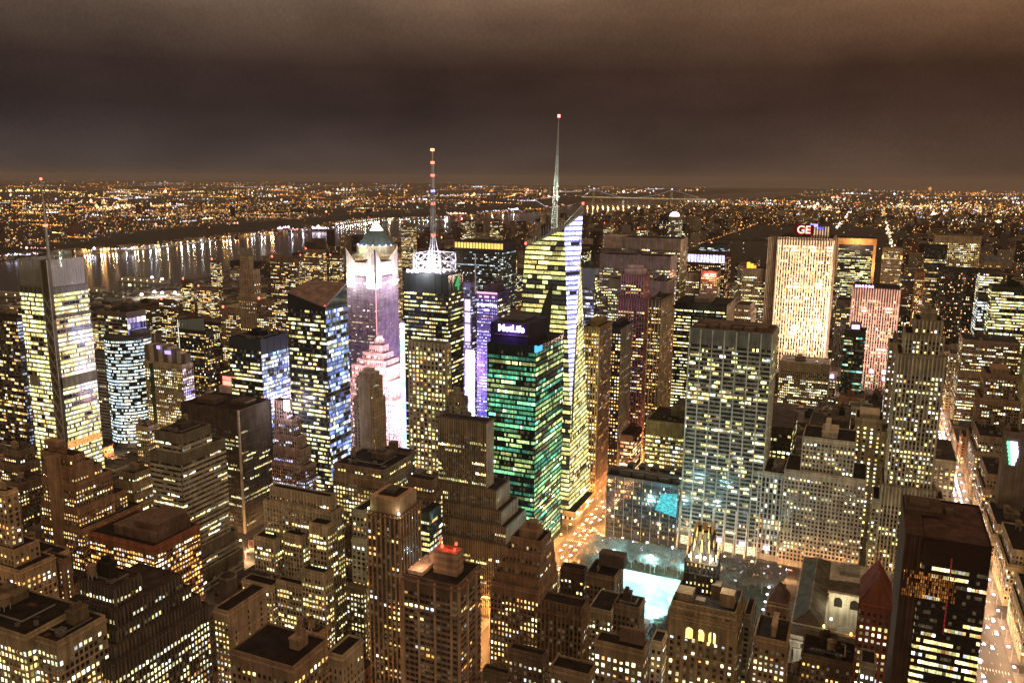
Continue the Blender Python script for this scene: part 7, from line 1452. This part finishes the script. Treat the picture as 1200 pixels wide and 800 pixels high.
# roads far away: strings of lamps
for i in range(330):
    k = i % 3
    if k == 0: y = 2600+rn.rand()**1.3*9000; x = rn.uniform(-2000, 400+y*.22)
    elif k == 1: y = 1800+rn.rand()**1.1*9000; x = xs(NJW, y)-rn.uniform(320, 1500+y*.7)
    else: y = 9000+rn.rand()*22000; x = rn.uniform(-12000-y*.6, y*.26)
    if k == 2 and xs(NJW, min(y, 25900)) < x < xs(SHW, min(y, 25900)): continue
    Lg = y*rn.uniform(.02, .10); an = rn.choice([0, math.pi/2, rn.uniform(0, 3.1)], p=[.45, .3, .25]); m_ = int(rn.uniform(10, 34)); t = np.linspace(0, 1, m_)+rn.normal(0, .008, m_)
    X_, Y2 = x+Lg*math.cos(an)*t, y+Lg*math.sin(an)*t; ok = ~inpark(X_, Y2)
    if k != 1 or True: ok &= ~((X_ > vnj(np.minimum(Y2, 25900))-20) & (X_ < vshw(np.minimum(Y2, 25900))+20))
    X_, Y2 = X_[ok], Y2[ok]
    if len(X_) == 0: continue
    zz = np.array([max(hillz(a, b), 0) for a, b in zip(X_, Y2)])+16
    points(X_, Y2, zz, .85, col=OR[rn.randint(len(OR))] if rn.rand() < .85 else (.85, .85, 1), br=float(np.clip(np.exp(rn.normal(.15, .6)), .3, 3)))
# bright spots: car parks, stadium lights and squares
for i in range(90):
    y = 2500+rn.rand()*16000; x = rn.uniform(-9000-y*.3, y*.26+300)
    if xs(NJW, y)-60 < x < xs(SHW, y)+60 or inpark(np.array(x), np.array(y)): continue
    m_ = rn.randint(4, 16); sp = y*.006; points(x+rn.normal(0, sp*1.8, m_), y+rn.normal(0, sp, m_), np.full(m_, max(hillz(x, y), 0)+18.), 1.15, col=[(1, .55, .2), (1, .75, .5), (.85, .75, 1), (1, .42, .25), (1, .9, .75)][rn.randint(5)], br=1.9)
# park glimmer
x = rn.uniform(-760, 60, 120); y = rn.uniform(2100, 6100, 120); points(x, y, np.full(120, 10.), .6, pal=[(.8, .85, .8), (.7, .8, .6)], br=.8)
# far shore and beyond
x, y = scatter(6000, lambda y: (vnj(np.minimum(y, 25900))-np.minimum(9000, 1500+y*.8), vnj(np.minimum(y, 25900))-240), 1200, 14000, dn(600, 13, .12, 2.5), 1.1); z = np.array([max(hillz(a, b), 0) for a, b in zip(x, y)]); points(x, y, z+rn.uniform(4, 22, len(x)), .95)
def cliffz(x, y): return np.array([max(hillz(a, b), 0) for a, b in zip(x, y)])
for (n, d0, d1, y0, y1, kk, pw_) in ((2600, 285, 1500, 1200, 2950, .9, 1), (1500, 285, 1500, 2950, 5200, .85, 1), (3800, 1400, 4200, 1500, 8500, .9, 1.2), (500, 15, 120, 1300, 4700, .8, 1), (500, 15, 130, 4700, 9500, .8, 1)):
    y = y0+(y1-y0)*rn.rand(n)**pw_; d = d0+(d1-d0)*rn.rand(n)**1.3; x = vnj(y)-d; m_ = rn.rand(n) < (.25+1.2*vnoise(x+90000, y, 260, 77)**2); x, y = x[m_], y[m_]; points(x, y, cliffz(x, y)+rn.uniform(3, 16, len(x)), kk, br=.75)
x, y = scatter(6500, lambda y: (-14000-y*.75, vnj(np.minimum(y, 25900))-2000), 5000, 31500, dn(1900, 17, .08, 2.6), 1.0); points(x, y, rn.uniform(10, 50, len(x)), .9)
for (uv, n, c, b, k, j) in (([(0, 225), (60, 224), (110, 230)], [60, 50], (1, .70, .22), 2.0, 1.2, 160), ([(30, 249), (110, 247), (150, 240)], [70, 50], (1, .5, .18), 1.2, .9, 60), ([(120, 247), (160, 240)], [70], (1, .65, .4), 2.4, 1.2, 90),
    ([(60, 277), (130, 275), (190, 273)], [60, 60], (1, .45, .22), 1.4, .9, 20), ([(200, 264), (270, 264), (305, 257)], [40, 60], (1, .48, .22), 1.7, 1.0, 16), ([(0, 283), (40, 281)], [40], (1, .55, .3), 1.8, 1, 25), ([(100, 276), (110, 276)], [12], (.9, .45, 1), 3, 1.6, 14),
    ([(198, 240), (215, 240)], [26], (.85, .75, 1), 2.6, 1.1, 30), ([(325, 238), (352, 237)], [30], (.8, .75, 1), 2.2, 1.0, 40), ([(180, 227), (240, 225)], [60], (1, .7, .25), 1.6, 1.0, 80), ([(260, 226), (290, 223)], [26], (1, .6, .2), 1.2, .9, 60), ([(505, 251), (545, 251)], [60], (1, .62, .45), 2.6, 1.1, 18), ([(548, 249), (600, 247)], [40], (.85, .7, 1), 2.0, 1.0, 40),
    ([(600, 230), (700, 222)], [80], (1, .7, .5), 1.1, .9, 140), ([(155, 293), (200, 288), (260, 281)], [40, 50], (.8, .95, 1), .8, .7, 5), ([(110, 293), (155, 292)], [30], (.9, .85, 1), 2.2, 1.0, 12), ([(325, 269), (338, 267)], [18], (.9, .55, 1), 3.2, 1.4, 10), ([(340, 269), (360, 270)], [20], (1, .45, .5), 2.2, 1.1, 10), ([(365, 268), (383, 268)], [30], (.95, .8, 1), 3.6, 1.3, 8), ([(388, 268), (410, 258)], [26], (1, .75, .8), 2, .9, 12), ([(206, 276), (218, 275)], [20], (.85, .6, 1), 2.6, 1.2, 12),
    ([(5, 300), (45, 298)], [36], (.75, .75, 1), 2.0, 1.0, 14), ([(20, 292), (60, 291)], [20], (1, .35, .3), 1.6, 1.0, 14), ([(596, 246), (608, 246)], [24], (.7, .8, 1), 3.0, 1.3, 10), ([(440, 259), (480, 258)], [26], (.85, 1, .9), 1.3, .8, 10), ([(490, 259), (525, 258)], [26], (.7, .9, .8), 1.1, .8, 10)):
    pseg(uv, n, c, b, k, 14, j)
lt_ = LW.build('city_lights', ['lights'], None, (0, 0, 0)); lt_['kind'] = 'stuff'; lt_['label'] = 'countless street and window lights of the distant city'
# buildings of the northern city and of the far shore
rgf = np.random.RandomState(31); fw_ = []
def fbox(x, y, w, d, h, z0=0):
    c = np.array(TONES[rgf.randint(len(TONES))][1])*rgf.uniform(.25, .6); FB.box(x-w/2, x+w/2, y-d/2, y+d/2, z0, z0+h, 0, c, 'FLRT')
    nf = int(h/4.2); nb = max(1, int(w/6)); 
    if nf < 1: return
    P = np.array([x-w/2, y-d/2, 0.]); m_ = rgf.rand(nf, nb) < rgf.choice([.02, .04, .10, .30])*(1 if y < 4500 else .5)
    ii, jj = np.where(m_)
    if len(ii) == 0: return
    s_ = max(.8, math.hypot(x, y)/F*.42); a = (jj+.5)*w/nb; z = z0+2.5+ii*4.2; pal = np.array(OR); cc = pal[rgf.randint(0, len(pal), len(ii))]*np.clip(np.exp(rgf.normal(.1, .7, len(ii))), .1, 3.2)[:, None]
    def pt(aa, zz): o = np.tile(P, (len(aa), 1)); o[:, 0] += aa; o[:, 1] -= .2; o[:, 2] = zz; return o
    h2 = min(1.7, s_*.6); fw_.append((np.stack([pt(a-s_*.6, z-h2), pt(a+s_*.6, z-h2), pt(a+s_*.6, z+h2), pt(a-s_*.6, z+h2)], 1), cc))
for y in np.arange(2090, 9000, 80.4):
    x0 = xs(SHW, y)+40; x = x0
    while x < 300+y*.24:
        w = rgf.uniform(25, 60)
        if not inpark(np.array(x), np.array(y)) and not inpark(np.array(x+w), np.array(y)):
            h = rgf.uniform(14, 50); 
            if rgf.rand() < .13: h = rgf.uniform(60, 110)
            if -1300 < x < -780 and rgf.rand() < .25: h = rgf.uniform(50, 110)
            if y > 5000: h *= .7
            fbox(x+w/2, y+rgf.uniform(15, 45), w*.85, rgf.uniform(18, 32), h)
        x += w+(18 if rgf.rand() < .2 else 4)
for i in range(1500):
    y = 1500+rgf.rand()**1.3*11000; x = xs(NJW, y)-rgf.choice([rgf.uniform(25, 110), rgf.uniform(300, 5000)]); h = rgf.uniform(8, 24) if rgf.rand() < .9 else rgf.uniform(35, 80)
    if xs(NJW, y)-x < 110: h = rgf.uniform(8, 20)
    fbox(x, y, rgf.uniform(18, 60), rgf.uniform(15, 30), h, max(0, hillz(x, y)-2))
fb = FB.build('distant_buildings', ['masonry'], None, (0, 0, 0)); fb['kind'] = 'stuff'; fb['label'] = 'far off buildings of the northern city and the opposite shore'
s = MB()
for A, c in fw_: s.quads(A, 0, c)
o = s.build('window', ['window'], fb, (0, 0, 0)); o['kind'] = 'stuff'
# park woods: a dark mass of crowns
s = MB(); gx = np.arange(-768, 68, 17.); gy = np.arange(2064, 6140, 17.); X, Y_ = np.meshgrid(gx, gy); Z = 5+9*vnoise(X+5000, Y_, 22, 40)+4*vnoise(X+5000, Y_, 90, 41); clr = vnoise(X+5000, Y_, 300, 44) > .72; Z[clr] = .4
Pn = np.stack([X, Y_, Z], -1); s.quads(np.stack([Pn[:-1, :-1], Pn[:-1, 1:], Pn[1:, 1:], Pn[1:, :-1]], 2).reshape(-1, 4, 3)); o = s.build('park_woods', ['hill'], None, (0, 0, 0)); o['kind'] = 'stuff'; o['label'] = 'dark wooded park stretching north between lit avenues'
# shore lamps that streak the water
for i, (u, v, c, pw) in enumerate([(107, 300, (.7, 1, .85), 9), (128, 297, (1, .6, .3), 3), (141, 297, (1, .6, .25), 4), (153, 296, (1, .5, .15), 10), (159, 296, (1, .45, .12), 10), (170, 295, (1, .6, .3), 4), (186, 293, (1, .8, .5), 4), (200, 291, (.8, .9, 1), 5), (213, 290, (1, .5, .15), 5), (222, 289, (1, .6, .3), 4), (236, 287, (1, .6, .3), 4), (246, 286, (1, .75, .5), 4), (268, 284, (1, .7, .4), 5), (288, 280, (1, .5, .1), 9), (298, 279, (1, .55, .15), 6), (316, 277, (1, .6, .3), 6), (331, 276, (1, .95, 1), 14), (343, 275, (1, .55, .2), 9), (352, 275, (1, .4, .3), 9), (372, 273, (.85, .8, 1), 9), (384, 272, (.8, .85, 1), 6), (5, 309, (1, .6, .3), 5), (18, 308, (.8, .8, 1), 4), (480, 261, (.8, 1, .9), 12), (495, 260, (.9, .9, 1), 10), (520, 259, (1, .6, .3), 12), (556, 256, (1, .95, .9), 16), (563, 256, (.8, .8, 1), 14), (574, 255, (1, .15, .15), 22), (588, 254, (1, .5, .15), 20), (610, 252, (1, .5, .2), 14), (625, 251, (1, .6, .3), 12), (640, 250, (1, .6, .3), 12)]
    +[(688+i*6, 242, (1, .55, .16), 34) for i in range(13)]
    +[(118+i*7.3+6*math.sin(i*2.1), 298-.115*i*7.3+.5*math.sin(i*5.3), ((1, .58, .25), (1, .5, .15), (.85, .9, 1), (1, .7, .45))[i % 4], 5.5*abs(math.sin(i*1.7))**3+.2) for i in range(30)]+[(405+i*7, 264-.03*i*7, ((.8, .9, 1), (1, .6, .3))[i % 2], 1.3) for i in range(28)]):  # further lamps added along the row for finer streaks on the water
    u += 0; p = atZ(u, v, 6); lx = xs(NJW, p[1])-6 if v > 243 else p[0]
    t = thing('shore_lamp', 'quay lamp on the far river bank, one of a glittering row', 'lamp post', (lx, p[1], 0), 'quay lamps on the far bank'); s = MB(); s.prism(lx, p[1], .4, .3, 0, 11, 6); s.build('pole', ['steel'], t)
    s = MB(); r = max(2.5, p[1]/F*.5); s.prism(lx, p[1], r, r*.5, 11, 11+r*1.4, 8, 0, np.array(c)*3.0); s.build('lamp_head', ['lights'], t); lamp('quay_light', t, (lx+r+3, p[1]-2, 13), pw*11000, c, 1.4)
# suspension bridge
def bridge():
    A = atY(696, 221, 11500); Bb = atY(787.5, 222, 11200); t = thing('suspension_bridge', 'long suspension bridge strung with lights across the river on the horizon', 'bridge', (A[0], A[1], 0))
    hd = 62.; e = (Bb-A); e[2] = 0; Ln = np.linalg.norm(e); e /= Ln
    L0 = A-e*200; L1 = Bb+e*520
    for q in (A, Bb):
        s = MB()
        for sx in (-18, 18):
            s.beam((q[0]-e[1]*sx, q[1]+e[0]*sx, 0), (q[0]-e[1]*sx, q[1]+e[0]*sx, q[2]-6), 16, 0, (.4, .42, .42), 11)
        for z in (70, 120, q[2]-10): s.beam((q[0]-e[1]*18, q[1]+e[0]*18, z), (q[0]+e[1]*18, q[1]-e[0]*18, z), 10, 0, (.4, .42, .42))
        s.build('tower', ['steel'], t); s = MB(); s.prism(q[0], q[1], 9, 6, q[2]-4, q[2]+10, 8, 0, (2.2, 2.0, 2.4)); s.build('beacon', ['lights'], t)
    s = MB(); s.beam((*L0[:2], hd), (*L1[:2], hd-4), 10, 0, (.4, .4, .4)); s.build('deck', ['steel'], t)
    s = MB(); n = 150
    for i in range(n): q = L0+(L1-L0)*i/n; s.prism(q[0], q[1]-14, 4, 4, hd+5, hd+13, 4, 0, np.array((.9, .62, .25))*R.uniform(.4, 1.2))
    s.build('deck_light', ['lights'], t); s = MB(); c = MB(); n = 46
    def cab(f): return A[2]-6+(hd+14-A[2])*(1-(2*f-1)**2)
    pr = None
    for i in range(n+1):
        f = i/n; q = A+(Bb-A)*f; z = cab(f); p = np.array([q[0], q[1]-10, z])
        if pr is not None: c.beam(pr, p, 3, 0, (.4, .42, .42))
        pr = p; s.prism(q[0], q[1]-12, 4, 3, z, z+7, 4, 0, (.42, .45, .66))
        if i % 3 == 0: c.beam((q[0], q[1]-10, hd), (q[0], q[1]-10, z), 1.2, 0, (.3, .3, .3))
    for (q0, q1) in ((A, L0), (Bb, L1)):
        for i in range(18): f = i/18; q = q0+(q1-q0)*f; z = q0[2]-6+(hd-q0[2])*f; s.prism(q[0], q[1]-12, 4, 3, z, z+7, 4, 0, (.35, .38, .55))
        c.beam((q0[0], q0[1]-10, q0[2]-6), (q1[0], q1[1]-10, hd), 3, 0, (.4, .42, .42))
    c.build('cable', ['steel'], t); s.build('cable_light', ['lights'], t)
bridge()
for o in bpy.data.objects:
    if '_o' in o: del o['_o']
print('objects', len(bpy.data.objects), 'windows', NWIN[0], 'bld', NBLD[0], 't', time.time()-T0)

# ================================================================== air
hz = bpy.data.materials.new('night_haze'); hz.use_nodes = True; t_ = hz.node_tree; t_.nodes.clear(); v_ = N(t_, 'ShaderNodeVolumePrincipled'); o_ = N(t_, 'ShaderNodeOutputMaterial'); L(t_, v_.outputs[0], o_.inputs['Volume'])
v_.inputs['Color'].default_value = (.80, .72, .66, 1); v_.inputs['Density'].default_value = 2.2e-5; v_.inputs['Anisotropy'].default_value = .2; M['haze'] = hz
s = MB(); s.box(-62000, 62000, -4000, 34000, -1.2, 430); o = s.build('haze', ['haze'], None, (0, 0, 0)); o['kind'] = 'stuff'; o['label'] = 'thin warm city haze that dims the farthest lights'
